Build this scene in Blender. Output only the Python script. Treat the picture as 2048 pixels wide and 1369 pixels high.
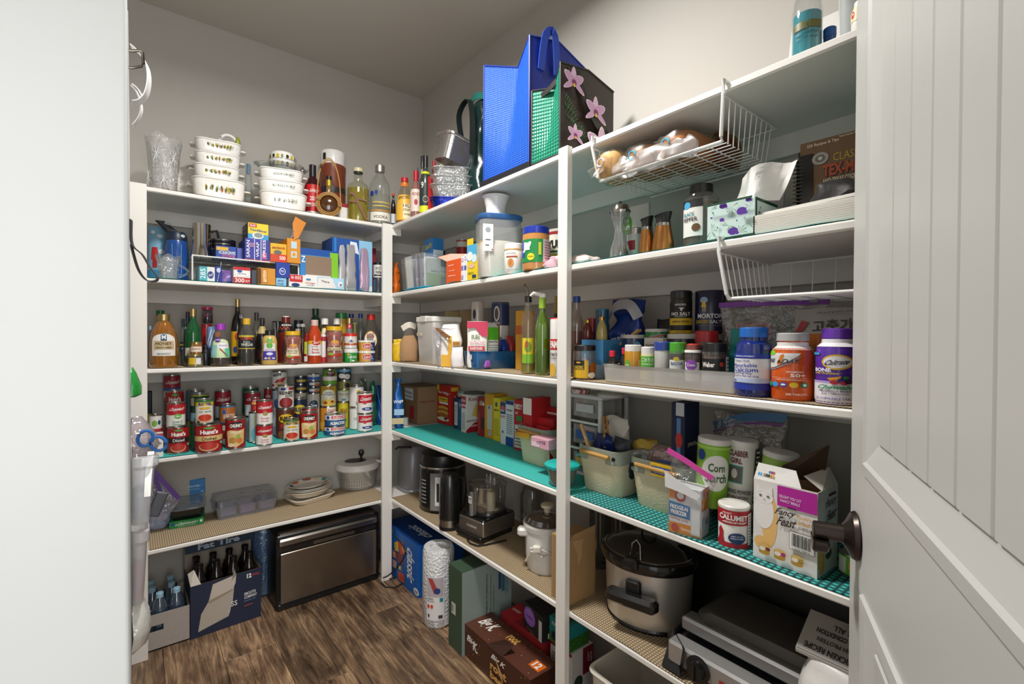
import bpy,bmesh,math,random
from mathutils import Vector,Matrix,noise
for _o in list(bpy.data.objects): bpy.data.objects.remove(_o)
SC = bpy.context.scene
COL = SC.collection
sin,cos,pi,rad = math.sin,math.cos,math.pi,math.radians
# ------------------------------------------------------------------ camera
FPX,IW,IH = 953.27,2048,1369
CAM = Vector((-1.4173,-2.6865,1.2675))
YAW,PITCH,ROLL = 0.6732,-0.0108,0.0051
_f = Vector((sin(YAW)*cos(PITCH),cos(YAW)*cos(PITCH),sin(PITCH)))
_r0 = Vector((cos(YAW),-sin(YAW),0)); _u0 = _r0.cross(_f)
CR = cos(ROLL)*_r0 + sin(ROLL)*_u0
CU = -sin(ROLL)*_r0 + cos(ROLL)*_u0
CF = _f
cd = bpy.data.cameras.new('camera'); cam = bpy.data.objects.new('camera',cd); COL.objects.link(cam)
cd.sensor_fit = 'HORIZONTAL'; cd.sensor_width = 36.0; cd.lens = FPX/IW*36.0
cd.clip_start = 0.02
M = Matrix((CR,CU,-CF)).transposed().to_4x4(); M.translation = CAM
cam.matrix_world = M
SC.camera = cam
# ------------------------------------------------------------------ light and exposure
SC.view_settings.view_transform = 'Standard'; SC.view_settings.look = 'None'
SC.view_settings.gamma = 1.0; SC.view_settings.use_curve_mapping = False
SC.view_settings.exposure = 0.3
wd = bpy.data.worlds.new('world'); SC.world = wd; wd.use_nodes = True
wd.node_tree.nodes['Background'].inputs[0].default_value = (.93,.96,1,1)
wd.node_tree.nodes['Background'].inputs[1].default_value = 0.9
def area_light(name,loc,target,sx,sy,power,col):
    l = bpy.data.lights.new(name,'AREA'); l.shape = 'RECTANGLE'; l.size = sx; l.size_y = sy
    l.energy = power; l.color = col
    o = bpy.data.objects.new(name,l); COL.objects.link(o); o.location = loc
    o.rotation_euler = (Vector(target)-Vector(loc)).to_track_quat('-Z','Y').to_euler()
    return o
# added soft fill light beyond the doorway, standing in for the room behind
area_light('doorway_fill_offscreen',(-1.45,-4.3,1.5),(-1.0,0,1.05),2.4,2.2,70,(1,.985,.965))
# the pantry's own ceiling lamp above the frame: it casts the shelf shadows on the liners
LAMP = Vector((-0.93,-1.50,2.69))
l = bpy.data.lights.new('ceiling_lamp_offscreen','AREA'); l.shape = 'DISK'; l.size = 0.26; l.energy = 30; l.color = (1,.97,.93); l.spread = rad(168)
lo = bpy.data.objects.new('ceiling_lamp_offscreen',l); COL.objects.link(lo); lo.location = LAMP
SC.cycles.max_bounces = 6; SC.cycles.diffuse_bounces = 4; SC.cycles.glossy_bounces = 3
SC.cycles.transparent_max_bounces = 24; SC.cycles.transmission_bounces = 4
SC.cycles.sample_clamp_indirect = 4.0; SC.cycles.caustics_reflective = False; SC.cycles.caustics_refractive = False
# ------------------------------------------------------------------ photo pixel -> place
DA,DB = 0.3469,0.3629
ZS = {1: 1.8458,2: 1.4912,3: 1.134,4: 0.7785,5: 0.4199,0: 0.0}
TH = 0.0185; ZC = 2.743
XL,XC,YM = -1.371,-0.3572,-1.6528
LIN = 0.0025                       # liner thickness
def ray(u,v): return CF + CR*((u-IW/2)/FPX) - CU*((v-IH/2)/FPX)
def onz(u,v,z):
    d = ray(u,v); return CAM + d*((z-CAM.z)/d.z)
def on_plane(u,axis,c):          # horizontal position where image column u meets the vertical plane axis=c
    n = CR - CF*((u-IW/2)/FPX)
    # n.(P-CAM)=0 ; take z=CAM.z
    if axis == 'y':
        y = c-CAM.y; x = -(n.y*y)/n.x; return Vector((CAM.x+x,c,0))
    x = c-CAM.x; y = -(n.x*x)/n.y; return Vector((c,CAM.y+y,0))
def dep(P): return (Vector((P[0],P[1],CAM.z))-CAM).dot(CF)
def z_at(u,v,D): return (CAM + ray(u,v)*D).z
def xy(P): return Vector((P[0],P[1],0))
def zsh(s): return ZS[s] + (LIN if s else 0)
def run_plane(run,d): return ('y',-DA+d) if run == 'A' else ('x',-DB+d)
def facing(P):                     # rotation that turns local -Y to the camera
    d = CAM-Vector(P); return math.atan2(d.y,d.x)+pi/2
def ceil_of(s): return ZS[s-1]-TH-.004 if s > 1 else (ZS[5]-TH-.004 if s == 0 else 9)
class Spot: pass
def spot(u0,u1,vt,base,s,run=None,on=None,h=None):
    """round thing between columns u0..u1, top row vt; base: row of its front foot (>3) or distance of its axis behind the shelf front"""
    uc = (u0+u1)/2; run = run or ('A' if uc < 775 else 'B')
    z = on.top if on else zsh(s)
    cs = 1/math.sqrt(1+((uc-IW/2)/FPX)**2)
    if base > 3 and s in (1,2,3) and not on:
        base = .02
        for _ in range(3):
            C = on_plane(uc,*run_plane(run,base)); base = .012+.5*(u1-u0)/FPX*dep(C)*cs
    if on and not base: C = on.loc.copy(); C = on_plane(uc,'y',C.y) if run == 'A' else on_plane(uc,'x',C.x); r = .5*(u1-u0)/FPX*dep(C)*cs
    elif base > 3:
        P = onz(uc,base,z)
        vd = (P-CAM); vd.z = 0; vd.normalize()
        r = .5*(u1-u0)/FPX*dep(P)*cs; C = P+vd*r
        r = .5*(u1-u0)/FPX*dep(C)*cs; C = P+vd*r
    else:
        C = on_plane(uc,*run_plane(run,base)); r = .5*(u1-u0)/FPX*dep(C)*cs
    D = dep(C); zt = z_at(uc,vt,D)
    if vt is not None:
        off = r*cs
        zt = z_at(uc,vt,D+off if zt < CAM.z else D-off)
    S = Spot(); S.loc = Vector((C.x,C.y,z)); S.r = r; S.h = h or max(min(zt,ceil_of(s))-z,.01); S.rot = facing(C); S.D = D; S.top = z+S.h; S.run = run; S.par = on
    return S
# ------------------------------------------------------------------ colours and materials
def lin(hexs):
    hexs = hexs.lstrip('#'); out = []
    for i in (0,2,4):
        c = int(hexs[i:i+2],16)/255
        out.append(c/12.92 if c <= .04045 else ((c+.055)/1.055)**2.4)
    return tuple(out)
_m = {}
def _new(name):
    m = bpy.data.materials.new(name); m.use_nodes = True
    return m,m.node_tree,m.node_tree.nodes['Principled BSDF']
def mat(hexs,rough=.5,metal=0,spec=.5,coat=0,bump=0,bscale=60):
    k = (hexs,rough,metal,spec,coat,bump,bscale)
    if k in _m: return _m[k]
    m,nt,b = _new('paint_'+hexs.strip('#')); c = lin(hexs)
    tc = nt.nodes.new('ShaderNodeTexCoord'); nz = nt.nodes.new('ShaderNodeTexNoise'); nz.inputs['Scale'].default_value = bscale
    nt.links.new(tc.outputs['Object'],nz.inputs['Vector'])
    rp = nt.nodes.new('ShaderNodeMixRGB'); rp.blend_type = 'MIX'
    rp.inputs[1].default_value = (*[x*.93 for x in c],1); rp.inputs[2].default_value = (*[min(1,x*1.05) for x in c],1)
    nt.links.new(nz.outputs['Fac'],rp.inputs[0]); nt.links.new(rp.outputs[0],b.inputs['Base Color'])
    b.inputs['Roughness'].default_value = rough; b.inputs['Metallic'].default_value = metal
    b.inputs['Specular IOR Level'].default_value = spec; b.inputs['Coat Weight'].default_value = coat
    if bump:
        bp = nt.nodes.new('ShaderNodeBump'); bp.inputs['Strength'].default_value = bump; bp.inputs['Distance'].default_value = .004
        nt.links.new(nz.outputs['Fac'],bp.inputs['Height']); nt.links.new(bp.outputs[0],b.inputs['Normal'])
    _m[k] = m; return m
def print_mat(rough=.42):
    k = ('print',rough)
    if k in _m: return _m[k]
    m,nt,b = _new('printed_ink')
    a = nt.nodes.new('ShaderNodeAttribute'); a.attribute_name = 'ink'
    nt.links.new(a.outputs['Color'],b.inputs['Base Color']); b.inputs['Roughness'].default_value = rough
    _m[k] = m; return m
def clear(tint='#ffffff',amt=.12,rough=.03,body=0.0,wrinkle=0,name='clear_plastic'):
    """thin see-through sheet: tinted transparency, Fresnel gloss, a little milky body"""
    k = ('clear',tint,amt,rough,body,wrinkle)
    if k in _m: return _m[k]
    m = bpy.data.materials.new(name); m.use_nodes = True; nt = m.node_tree
    for n in list(nt.nodes): nt.nodes.remove(n)
    N = nt.nodes.new; L = nt.links.new
    out = N('ShaderNodeOutputMaterial'); tr = N('ShaderNodeBsdfTransparent'); gl = N('ShaderNodeBsdfGlossy'); di = N('ShaderNodeBsdfDiffuse')
    c = lin(tint); tr.inputs[0].default_value = (*[x**.5 for x in c],1); di.inputs[0].default_value = (*c,1); gl.inputs['Roughness'].default_value = rough
    lw = N('ShaderNodeLayerWeight'); lw.inputs['Blend'].default_value = .35
    mr = N('ShaderNodeMapRange'); mr.inputs['To Min'].default_value = amt*.5; mr.inputs['To Max'].default_value = min(.9,amt*4)
    L(lw.outputs['Facing'],mr.inputs['Value'])
    m1 = N('ShaderNodeMixShader'); m1.inputs[0].default_value = body; L(tr.outputs[0],m1.inputs[1]); L(di.outputs[0],m1.inputs[2])
    m2 = N('ShaderNodeMixShader'); L(mr.outputs[0],m2.inputs[0]); L(m1.outputs[0],m2.inputs[1]); L(gl.outputs[0],m2.inputs[2])
    if wrinkle:
        tc = N('ShaderNodeTexCoord'); nz = N('ShaderNodeTexNoise'); nz.inputs['Scale'].default_value = wrinkle; nz.inputs['Detail'].default_value = 3
        bp = N('ShaderNodeBump'); bp.inputs['Strength'].default_value = .9; bp.inputs['Distance'].default_value = .02
        L(tc.outputs['Object'],nz.inputs['Vector']); L(nz.outputs['Fac'],bp.inputs['Height'])
        L(bp.outputs[0],gl.inputs['Normal']); L(bp.outputs[0],lw.inputs['Normal'])
    L(m2.outputs[0],out.inputs[0]); _m[k] = m; return m
GLASS = lambda tint='#f2f6f4',body=0.02: clear(tint,.10,.02,body,0,'thin_glass')
FILM = lambda tint='#f7f7f7',body=.08: clear(tint,.16,.12,body,26,'plastic_film')
STEEL = lambda c='#b9b6b0',r=.28: mat(c,r,1.0)
# ------------------------------------------------------------------ mesh helpers
def curve(p,n):                                             # Catmull-Rom through the points
    out = []
    for i in range(len(p)-1):
        a,b,c,d = p[max(i-1,0)],p[i],p[i+1],p[min(i+2,len(p)-1)]
        for k in range(n):
            t = k/n; out.append(.5*((2*b)+(c-a)*t+(2*a-5*b+4*c-d)*t*t+(3*b-a-3*c+d)*t*t*t))
    return out+[p[-1]]
class MB:
    def __init__(s): s.v = []; s.f = []; s.c = []; s.cur = None
    def add(s,vs,fs):
        n = len(s.v); s.v += [tuple(v) for v in vs]; s.f += [tuple(i+n for i in f) for f in fs]; s.c += [s.cur]*len(fs); return s
    def box(s,x0,y0,z0,x1,y1,z1):
        return s.add([(x0,y0,z0),(x1,y0,z0),(x1,y1,z0),(x0,y1,z0),(x0,y0,z1),(x1,y0,z1),(x1,y1,z1),(x0,y1,z1)],
                     [(0,3,2,1),(4,5,6,7),(0,1,5,4),(1,2,6,5),(2,3,7,6),(3,0,4,7)])
    def loft(s,rings,cap0=True,cap1=True,closed=True):
        n = len(rings[0]); vs = [p for r in rings for p in r]; fs = []
        m = n if closed else n-1
        for k in range(len(rings)-1):
            for i in range(m):
                j = (i+1) % n; fs.append((k*n+i,k*n+j,(k+1)*n+j,(k+1)*n+i))
        if cap0: fs.append(tuple(range(n-1,-1,-1)))
        if cap1: fs.append(tuple((len(rings)-1)*n+i for i in range(n)))
        return s.add(vs,fs)
    def lathe(s,prof,seg=24,sx=1,sy=1,cx=0,cy=0,cap0=True,cap1=True):
        rings = [[(cx+max(r,1e-5)*sx*cos(2*pi*i/seg),cy+max(r,1e-5)*sy*sin(2*pi*i/seg),z) for i in range(seg)] for r,z in prof]
        return s.loft(rings,cap0,cap1)
    def rbox(s,sx,sy,z0,z1,r,cx=0,cy=0,b=None,n=4,taper=1,tx=None):
        b = min(r,.004) if b is None else b
        R = lambda e,k=1: rring(sx*k-2*e,sy*(k if tx is None else tx if k != 1 else 1)-2*e,max(r-e,.0004),n,cx,cy)
        rings = [[(x,y,z0) for x,y in R(b)],[(x,y,z0+b) for x,y in R(0)],[(x,y,z1-b) for x,y in R(0,taper)],[(x,y,z1) for x,y in R(b,taper)]]
        return s.loft(rings)
    def tube(s,pts,r,seg=6,closed=False,sm=0):
        pts = [Vector(p) for p in pts]
        if sm: pts = curve(pts,sm)
        n = len(pts); rings = []
        up = Vector((0,0,1))
        for i,p in enumerate(pts):
            a = pts[i-1] if (i or closed) else p; b = pts[(i+1) % n] if (i < n-1 or closed) else p
            t = (b-a).normalized(); q = up if abs(t.dot(up)) < .95 else Vector((1,0,0))
            x = t.cross(q).normalized(); y = t.cross(x)
            rr = r[i] if isinstance(r,(list,tuple)) else r
            rings.append([p+x*rr*cos(2*pi*k/seg)+y*rr*sin(2*pi*k/seg) for k in range(seg)])
        if closed: rings.append(rings[0]); return s.loft(rings,False,False)
        return s.loft(rings)
    def strip(s,pts,wid,th=.0008,up=(0,0,1)):          # flat ribbon with thickness
        pts = curve([Vector(p) for p in pts],5 if len(pts) > 2 else 1); rings = []
        for i,p in enumerate(pts):
            t = (pts[min(i+1,len(pts)-1)]-pts[max(i-1,0)]).normalized(); w = Vector(up)
            w = (w-t*w.dot(t)).normalized(); nrm = t.cross(w)
            rings.append([p+w*wid/2+nrm*th/2,p-w*wid/2+nrm*th/2,p-w*wid/2-nrm*th/2,p+w*wid/2-nrm*th/2])
        return s.loft(rings)
    def xf(s,M,start=0):
        for i in range(start,len(s.v)): s.v[i] = tuple(M @ Vector(s.v[i]))
        return s
    def jitter(s,a,sc,seed=0,axes=(1,1,1)):
        for i,v in enumerate(s.v):
            p = Vector(v)*sc+Vector((seed*7.3,seed*3.1,seed)); q = noise.noise_vector(p)
            s.v[i] = (v[0]+a*q.x*axes[0],v[1]+a*q.y*axes[1],v[2]+a*q.z*axes[2])
        return s
    def build(s,name,m,parent=None,loc=(0,0,0),rot=(0,0,0),smooth=35,bev=0):
        me = bpy.data.meshes.new(name); me.from_pydata(s.v,[],s.f)
        if any(c is not None for c in s.c):
            a = me.attributes.new('ink','FLOAT_COLOR','FACE'); buf = []
            for c in s.c: buf += [*(lin(c) if c else (1,1,1)),1.0]
            a.data.foreach_set('color',buf)
        if bev:
            bm = bmesh.new(); bm.from_mesh(me); bmesh.ops.bevel(bm,geom=bm.edges[:],offset=bev,segments=1,affect='EDGES',clamp_overlap=True); bm.to_mesh(me); bm.free()
        if smooth:
            me.polygons.foreach_set('use_smooth',[True]*len(me.polygons)); me.set_sharp_from_angle(angle=rad(smooth))
        me.update()
        o = bpy.data.objects.new(name,me); COL.objects.link(o)
        if m: me.materials.append(m)
        if parent: o.parent = parent
        o.location = loc; o.rotation_euler = rot
        return o
def rring(sx,sy,r,n=4,cx=0,cy=0):
    out = []; r = min(r,sx/2-1e-5,sy/2-1e-5)
    for qx,qy,a0 in ((1,1,0),(-1,1,90),(-1,-1,180),(1,-1,270)):
        for i in range(n+1):
            a = rad(a0+90*i/n); out.append((cx+qx*(sx/2-r)+r*cos(a),cy+qy*(sy/2-r)+r*sin(a)))
    return out
def sring(rx,ry,z,n=28,e=2.0,cx=0,cy=0):               # superellipse ring
    out = []
    for i in range(n):
        a = 2*pi*i/n; c,s_ = cos(a),sin(a)
        out.append((cx+rx*math.copysign(abs(c)**(2/e),c),cy+ry*math.copysign(abs(s_)**(2/e),s_),z))
    return out
def tag(o,label,cat,group=None,kind=None):
    if label: o['label'] = label
    if cat: o['category'] = cat
    if group: o['group'] = group
    if kind: o['kind'] = kind
    return o
def thing(name,label,cat,loc=(0,0,0),rot=0,group=None):
    o = bpy.data.objects.new(name,None); o.empty_display_size = .02; COL.objects.link(o)
    o.location = loc; o.rotation_euler = rot if isinstance(rot,(tuple,list)) else (0,0,rot)
    return tag(o,label,cat,group)
# ------------------------------------------------------------------ print
_tx = {}
_ts = bpy.data.scenes.new('lettering_workshop')
def text2d(s,b=0.02,cut=0):
    k = (s,b,cut)
    if k in _tx: return _tx[k]
    c = bpy.data.curves.new('t','FONT'); c.body = s; c.resolution_u = 2; c.offset = b; c.fill_mode = 'FRONT'
    o = bpy.data.objects.new('t',c); _ts.collection.objects.link(o); vl = _ts.view_layers[0]; vl.update()
    me = bpy.data.meshes.new_from_object(o.evaluated_get(vl.depsgraph))
    bpy.data.objects.remove(o); bpy.data.curves.remove(c)
    xs = [v.co.x for v in me.vertices] or [0,1]; ys = [v.co.y for v in me.vertices] or [0,1]
    x0,y0 = min(xs),min(ys); w = max(max(xs)-x0,.01); h = max(max(ys)-y0,.01)
    if cut:
        bm = bmesh.new(); bm.from_mesh(me)
        for i in range(1,cut):
            bmesh.ops.bisect_plane(bm,geom=bm.verts[:]+bm.edges[:]+bm.faces[:],plane_co=(x0+w*i/cut,0,0),plane_no=(1,0,0))
        bm.to_mesh(me); bm.free()
    out = ([((v.co.x-x0)/w-.5,(v.co.y-y0)/h-.5) for v in me.vertices],[tuple(p.vertices) for p in me.polygons])
    bpy.data.meshes.remove(me); _tx[k] = out; return out
def draw(items,mp,parent,curved=False,lab='label',rough=.42,txt='lettering',asp=1.0):
    """items: q x0 y0 x1 y1 col | o xc yc w h col | t text xc yc w h col [rot shear bold] | p pts col ; mp(x,y,layer)->local point"""
    A,T = MB(),MB(); n = 0
    for it in items:
        k = it[0]; n += 1
        if k == 't':
            _,s,xc,yc,w,h,col = it[:7]; rot = it[7] if len(it) > 7 else 0; sh = it[8] if len(it) > 8 else 0; b = it[9] if len(it) > 9 else .015
            vs,fs = text2d(s,b,max(2,int(abs(w)/7)) if curved else 0)
            cr,sr = cos(rad(rot)),sin(rad(rot)); pts = []
            for x,y in vs:
                x,y = (x+sh*y)*1.0,y
                if rot in (90,-90,180):
                    X,Y = (x*cr-y*sr),(x*sr+y*cr); ww,hh_ = (w,h) if rot == 180 else (h,w); pts.append(mp(xc+X*ww,yc+Y*hh_,n+3))
                else: pts.append(mp(xc+x*w,yc+y*h+(x*w*asp*math.tan(rad(rot)) if rot else 0),n+3))
            T.cur = col; T.add(pts,fs); continue
        A.cur = it[-1]
        if k == 'q':
            _,x0,y0,x1,y1,_c = it; m = max(1,math.ceil(abs(x1-x0)/6)) if curved else 1; my = max(1,math.ceil(abs(y1-y0)/.07)) if curved else 1
            g = [mp(x0+(x1-x0)*i/m,y0+(y1-y0)*j/my,n) for j in range(my+1) for i in range(m+1)]
            A.add(g,[(j*(m+1)+i,j*(m+1)+i+1,(j+1)*(m+1)+i+1,(j+1)*(m+1)+i) for j in range(my) for i in range(m)])
        elif k == 'o':
            _,xc,yc,w,h,_c = it; m = 16
            top = []; bot = []
            for i in range(m+1):
                t = pi*i/m; x = -cos(t)*w/2; y = sin(t)*h/2
                top.append(mp(xc+x,yc+y,n)); bot.append(mp(xc+x,yc-y,n))
            A.add(top+bot,[(m+1+i,m+2+i,i+1,i) for i in range(m)])
        elif k == 'p':
            if not curved: A.add([mp(x,y,n) for x,y in it[1]],[tuple(range(len(it[1])))])
            else:
                bm = bmesh.new(); bm.faces.new([bm.verts.new((x,y,0)) for x,y in it[1]])
                xs = [x for x,_ in it[1]]; ys = [y for _,y in it[1]]; bmesh.ops.triangulate(bm,faces=bm.faces[:])
                for ax,lo,hi,st in ((0,min(xs),max(xs),6),(1,min(ys),max(ys),.07)):
                    q = lo+st
                    while q < hi:
                        co = [0,0,0]; no = [0,0,0]; co[ax] = q; no[ax] = 1
                        bmesh.ops.bisect_plane(bm,geom=bm.verts[:]+bm.edges[:]+bm.faces[:],plane_co=co,plane_no=no); q += st
                bm.verts.index_update(); A.add([mp(v.co.x,v.co.y,n) for v in bm.verts],[tuple(v.index for v in f.verts) for f in bm.faces]); bm.free()
    if A.v: A.build(lab,print_mat(rough),parent,smooth=0)
    if T.v: T.build(txt,print_mat(rough),parent,smooth=0)
LAY = .00022
def wrap(parent,rfun,h,items,flat=1.0,lab='label',rough=.42,z0=0):
    """items in degrees (0 faces the camera) and fractions of the height"""
    def mp(a,zf,n):
        z = z0+zf*h; r = rfun(z-z0)+LAY*n+.0005; a = rad(a); return (r*sin(a),-r*flat*cos(a),z)
    it2 = []
    for it in items:
        if it[0] == 'b': it2.append(('q',-180,it[1],180,it[2],it[3]))
        else: it2.append(it)
    draw(it2,mp,parent,True,lab,rough,asp=rad(1)*rfun(h*.5)/h)
def facep(parent,O,U,V,N,items,lab='printed_panel',rough=.42):
    O,U,V,N = Vector(O),Vector(U),Vector(V),Vector(N)
    draw(items,lambda x,y,n: O+U*x+V*y+N*(.0003+LAY*n),parent,False,lab,rough,asp=U.length/max(V.length,1e-6))
def boxprint(parent,sx,sy,sz,faces,z0=0):
    """faces: {'f':items,'r':..,'l':..,'t':..} for a box with front y=0"""
    F = {'f': ((-sx/2,0,z0),(sx,0,0),(0,0,sz),(0,-1,0)),'r': ((sx/2,0,z0),(0,sy,0),(0,0,sz),(1,0,0)),
         'l': ((-sx/2,sy,z0),(0,-sy,0),(0,0,sz),(-1,0,0)),'t': ((-sx/2,0,z0+sz),(sx,0,0),(0,sy,0),(0,0,1))}
    nm = {'f': 'front_print','r': 'side_print','l': 'side_print','t': 'top_print'}
    for k,items in faces.items(): facep(parent,*F[k],items,nm[k])
# ------------------------------------------------------------------ generic goods
CANM = lambda: STEEL('#c9c6bf',.22)
def rprof(prof):
    def f(z):
        for (r0,z0),(r1,z1) in zip(prof,prof[1:]):
            if z0 <= z <= z1 and z1 > z0: return r0+(r1-r0)*(z-z0)/(z1-z0)
        return prof[-1][0]
    return f
def cut(o,mb):                                              # real opening through a part
    c = mb.build('cutter',None,None,smooth=0); par = o.parent; o.parent = None
    for q in (o,c): COL.objects.unlink(q); _ts.collection.objects.link(q)
    md = o.modifiers.new('cut','BOOLEAN'); md.object = c; md.operation = 'DIFFERENCE'; vl = _ts.view_layers[0]; vl.update()
    me = bpy.data.meshes.new_from_object(o.evaluated_get(vl.depsgraph)); o.modifiers.clear(); o.data = me
    _ts.collection.objects.unlink(o); COL.objects.link(o); o.parent = par; bpy.data.objects.remove(c)
def pill(cx,cz,w,h,y0,y1):
    q = [(cx+math.copysign(max(w/2-h/2,0),cos(a))+h/2*cos(a),cz+h/2*sin(a)) for a in [2*pi*(i+.5)/20 for i in range(20)]]
    return MB().loft([[(x,y,z) for x,z in q] for y in (y0,y1)])
REG = []
def reg(t,S,r):
    '''remember where a round thing stands, so that neighbours can be nudged apart at the end'''
    S.t = t; REG.append((t,S,r))
def settle(n=160):
    root = {}
    for t,S,r in REG:
        q = S
        while getattr(q,'par',None) is not None and hasattr(q.par,'t'): q = q.par
        root.setdefault(id(q),[]).append((t,S,r))
    st = []
    for g in root.values():
        c = Vector((g[0][1].loc.x,g[0][1].loc.y,0)); run = getattr(g[0][1],'run',None); rm = max(r for _,_,r in g)
        d = Vector((c.x-CAM.x,c.y-CAM.y,0)).normalized(); st.append([g,c,c.copy(),d,run,rm])
    def lim(s):
        if s[4] == 'A': s[1].y = min(max(s[1].y,-DA+s[5]*.9),-.021-s[5])
        elif s[4] == 'B': s[1].x = min(max(s[1].x,-DB+s[5]*.9),-.021-s[5])
    for _ in range(n):
        moved = False
        for i,a in enumerate(st):
            for b in st[i+1:]:
                if (a[1]-b[1]).length > .2: continue
                for _,S,r in a[0]:
                    for _,T,q in b[0]:
                        if S.loc.z+S.h-.002 < T.loc.z or T.loc.z+T.h-.002 < S.loc.z: continue
                        da = a[1]+xy(S.loc)-a[2]; db = b[1]+xy(T.loc)-b[2]; o = r+q+.0008-(da-db).length
                        if o <= 0 or not a[4] or not b[4]: continue
                        f,k = (a,b) if (a[1]-CAM).dot(CF) < (b[1]-CAM).dot(CF) else (b,a)
                        k[1] += k[3]*o*.45; f[1] -= f[3]*o*.25; w = (k[1]-f[1]); w.z = 0; w.normalize(); k[1] += w*o*.1; f[1] -= w*o*.1; lim(a); lim(b); moved = True
        if not moved: break
    for g,c,c0,*_ in st:
        for t,S,r in g: t.location.x += c.x-c0.x; t.location.y += c.y-c0.y
_n = {}
def can(label,S,items,base='#c22026',cat='can',name='food_can',group=None,lid='#c9c6bf',pull=False,r=None,dx=0):
    r = r or S.r; h = S.h
    t = thing(name,label,cat,S.loc+Vector((dx,0,0)),S.rot,group); reg(t,S,r)
    e = min(.004,h*.06)
    MB().lathe([(r*.94,0),(r,.0008),(r,e*.7),(r*.965,e),(r*.965,h-e),(r,h-e*.7),(r*1.0,h-.0008),(r*.95,h),(r*.93,h-.003),(r*.90,h-.003),(r*.88,h-.0022)],30).build('can_body',STEEL(lid,.25),t)
    MB().lathe([(r*.975,e*1.3),(r*.975,h-e*1.3)],30,cap0=False,cap1=False).build('wrapper',mat(base,.38),t)
    if items: wrap(t,lambda z: r*.975,h,items)
    if pull: MB().tube([(r*.3*sin(a*pi/6),-r*.35-r*.25*cos(a*pi/6),h-.001) for a in range(12)],.0012,5,True).build('ring_pull',STEEL(),t)
    return t
def bottle(label,S,prof,body,liquid=None,cap=None,items=(),cat='bottle',name='bottle',group=None,flat=1.0,seg=32,extra_rot=0,capknurl=False,lrough=.42):
    r,h = S.r,S.h
    t = thing(name,label,cat,S.loc,S.rot+extra_rot,group); reg(t,S,r*max(a for a,_ in prof))
    P = [(a*r,b*h) for a,b in prof]
    isglass = not isinstance(body,str)
    bm = body if isglass else mat(body,.3,coat=.3)
    MB().lathe(P,seg,1,flat,cap0=True,cap1=True).build('bottle_body',bm,t)
    if liquid:
        lv,hexs = liquid[0],liquid[1]; f = rprof(P); k = liquid[2] if len(liquid) > 2 else .95
        zs = sorted({h*.02,*[z for _,z in P if h*.02 < z < lv*h],lv*h})
        lm = hexs if not isinstance(hexs,str) else mat(hexs,.15,spec=.6)
        MB().lathe([(f(z)*k,z) for z in zs],seg,1,flat).build('contents',lm,t)
    if cap:
        ch,z0,rf = cap[0],cap[1],cap[2]; z1 = cap[3] if len(cap) > 3 else 1.0
        rr = rf*r; e = min(rr*.12,.002)
        MB().lathe([(rr,z0*h),(rr,z1*h-e),(rr-e,z1*h),(0,z1*h)],20,1,max(flat,.8) if flat < 1 else 1).build('cap',mat(ch,.35,1 if ch in ('#c8a24a','#b9b6b0','#c9b27a') else 0,coat=.2),t)
    if items: wrap(t,rprof(P),h,items,flat,rough=lrough)
    return t
# profiles: (radius fraction, height fraction)
JAR = [(.0,0),(.92,0),(1,.03),(1,.74),(.82,.84),(.80,.98),(0,.98)]
WIDEJAR = [(0,0),(.94,0),(1,.03),(1,.80),(.93,.84),(.92,.98),(0,.98)]
TALL = [(0,0),(.93,0),(1,.02),(1,.58),(.85,.68),(.45,.80),(.36,.86),(.36,.98),(0,.98)]
WINE = [(0,0),(.93,0),(1,.02),(1,.55),(.8,.68),(.42,.78),(.36,.84),(.36,.99),(0,.99)]
SAUCE = [(0,0),(.95,0),(1,.02),(1,.60),(.95,.66),(.52,.86),(.48,.98),(0,.98)]
SQUEEZE = [(0,0),(.9,0),(1,.05),(1,.3),(.92,.5),(.95,.65),(.8,.8),(.5,.86),(.5,.98),(0,.98)]
STRAIGHT = [(0,0),(.95,0),(1,.02),(1,.96),(.97,.98),(0,.98)]
SYRUP = [(0,0),(.92,0),(1,.04),(1,.3),(.85,.55),(.5,.78),(.38,.86),(.38,.98),(0,.98)]
SQ = [(0,0),(.95,0),(1,.03),(1,.62),(.85,.70),(.40,.76),(.37,.80),(.37,.98),(0,.98)]
PILL = [(0,0),(.93,0),(1,.03),(1,.68),(.93,.76),(.72,.80),(.70,.98),(0,.98)]
class Bx: pass
def boxat(s,u0,u1,vt,d,depth,run=None,z=None,h=None,yaw=0):
    """carton whose front is parallel to the shelf front, d behind it; columns u0..u1, top row vt"""
    uc = (u0+u1)/2; run = run or ('A' if uc < 775 else 'B'); z = zsh(s) if z is None else z
    A = on_plane(u0,*run_plane(run,d)); B = on_plane(u1,*run_plane(run,d)); C = (A+B)/2
    b = Bx(); b.w = (B-A).length; b.d = depth; b.h = h or max(min(z_at(uc,vt,dep(C)),ceil_of(s))-z,.005)
    b.loc = Vector((C.x,C.y,z)); b.rot = (0 if run == 'A' else -pi/2)+rad(yaw); b.top = z+b.h; b.run = run; return b
def boxv(s,u0,v0,u1,vt,depth,run=None,h=None,yaw=0):
    '''as boxat, the distance behind the shelf front taken from the lower left corner pixel'''
    run = run or ('A' if (u0+u1)/2 < 775 else 'B'); P = onz(u0,v0,zsh(s))
    return boxat(s,u0,u1,vt,P.y+DA if run == 'A' else P.x+DB,depth,run,h=h,yaw=yaw)
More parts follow.
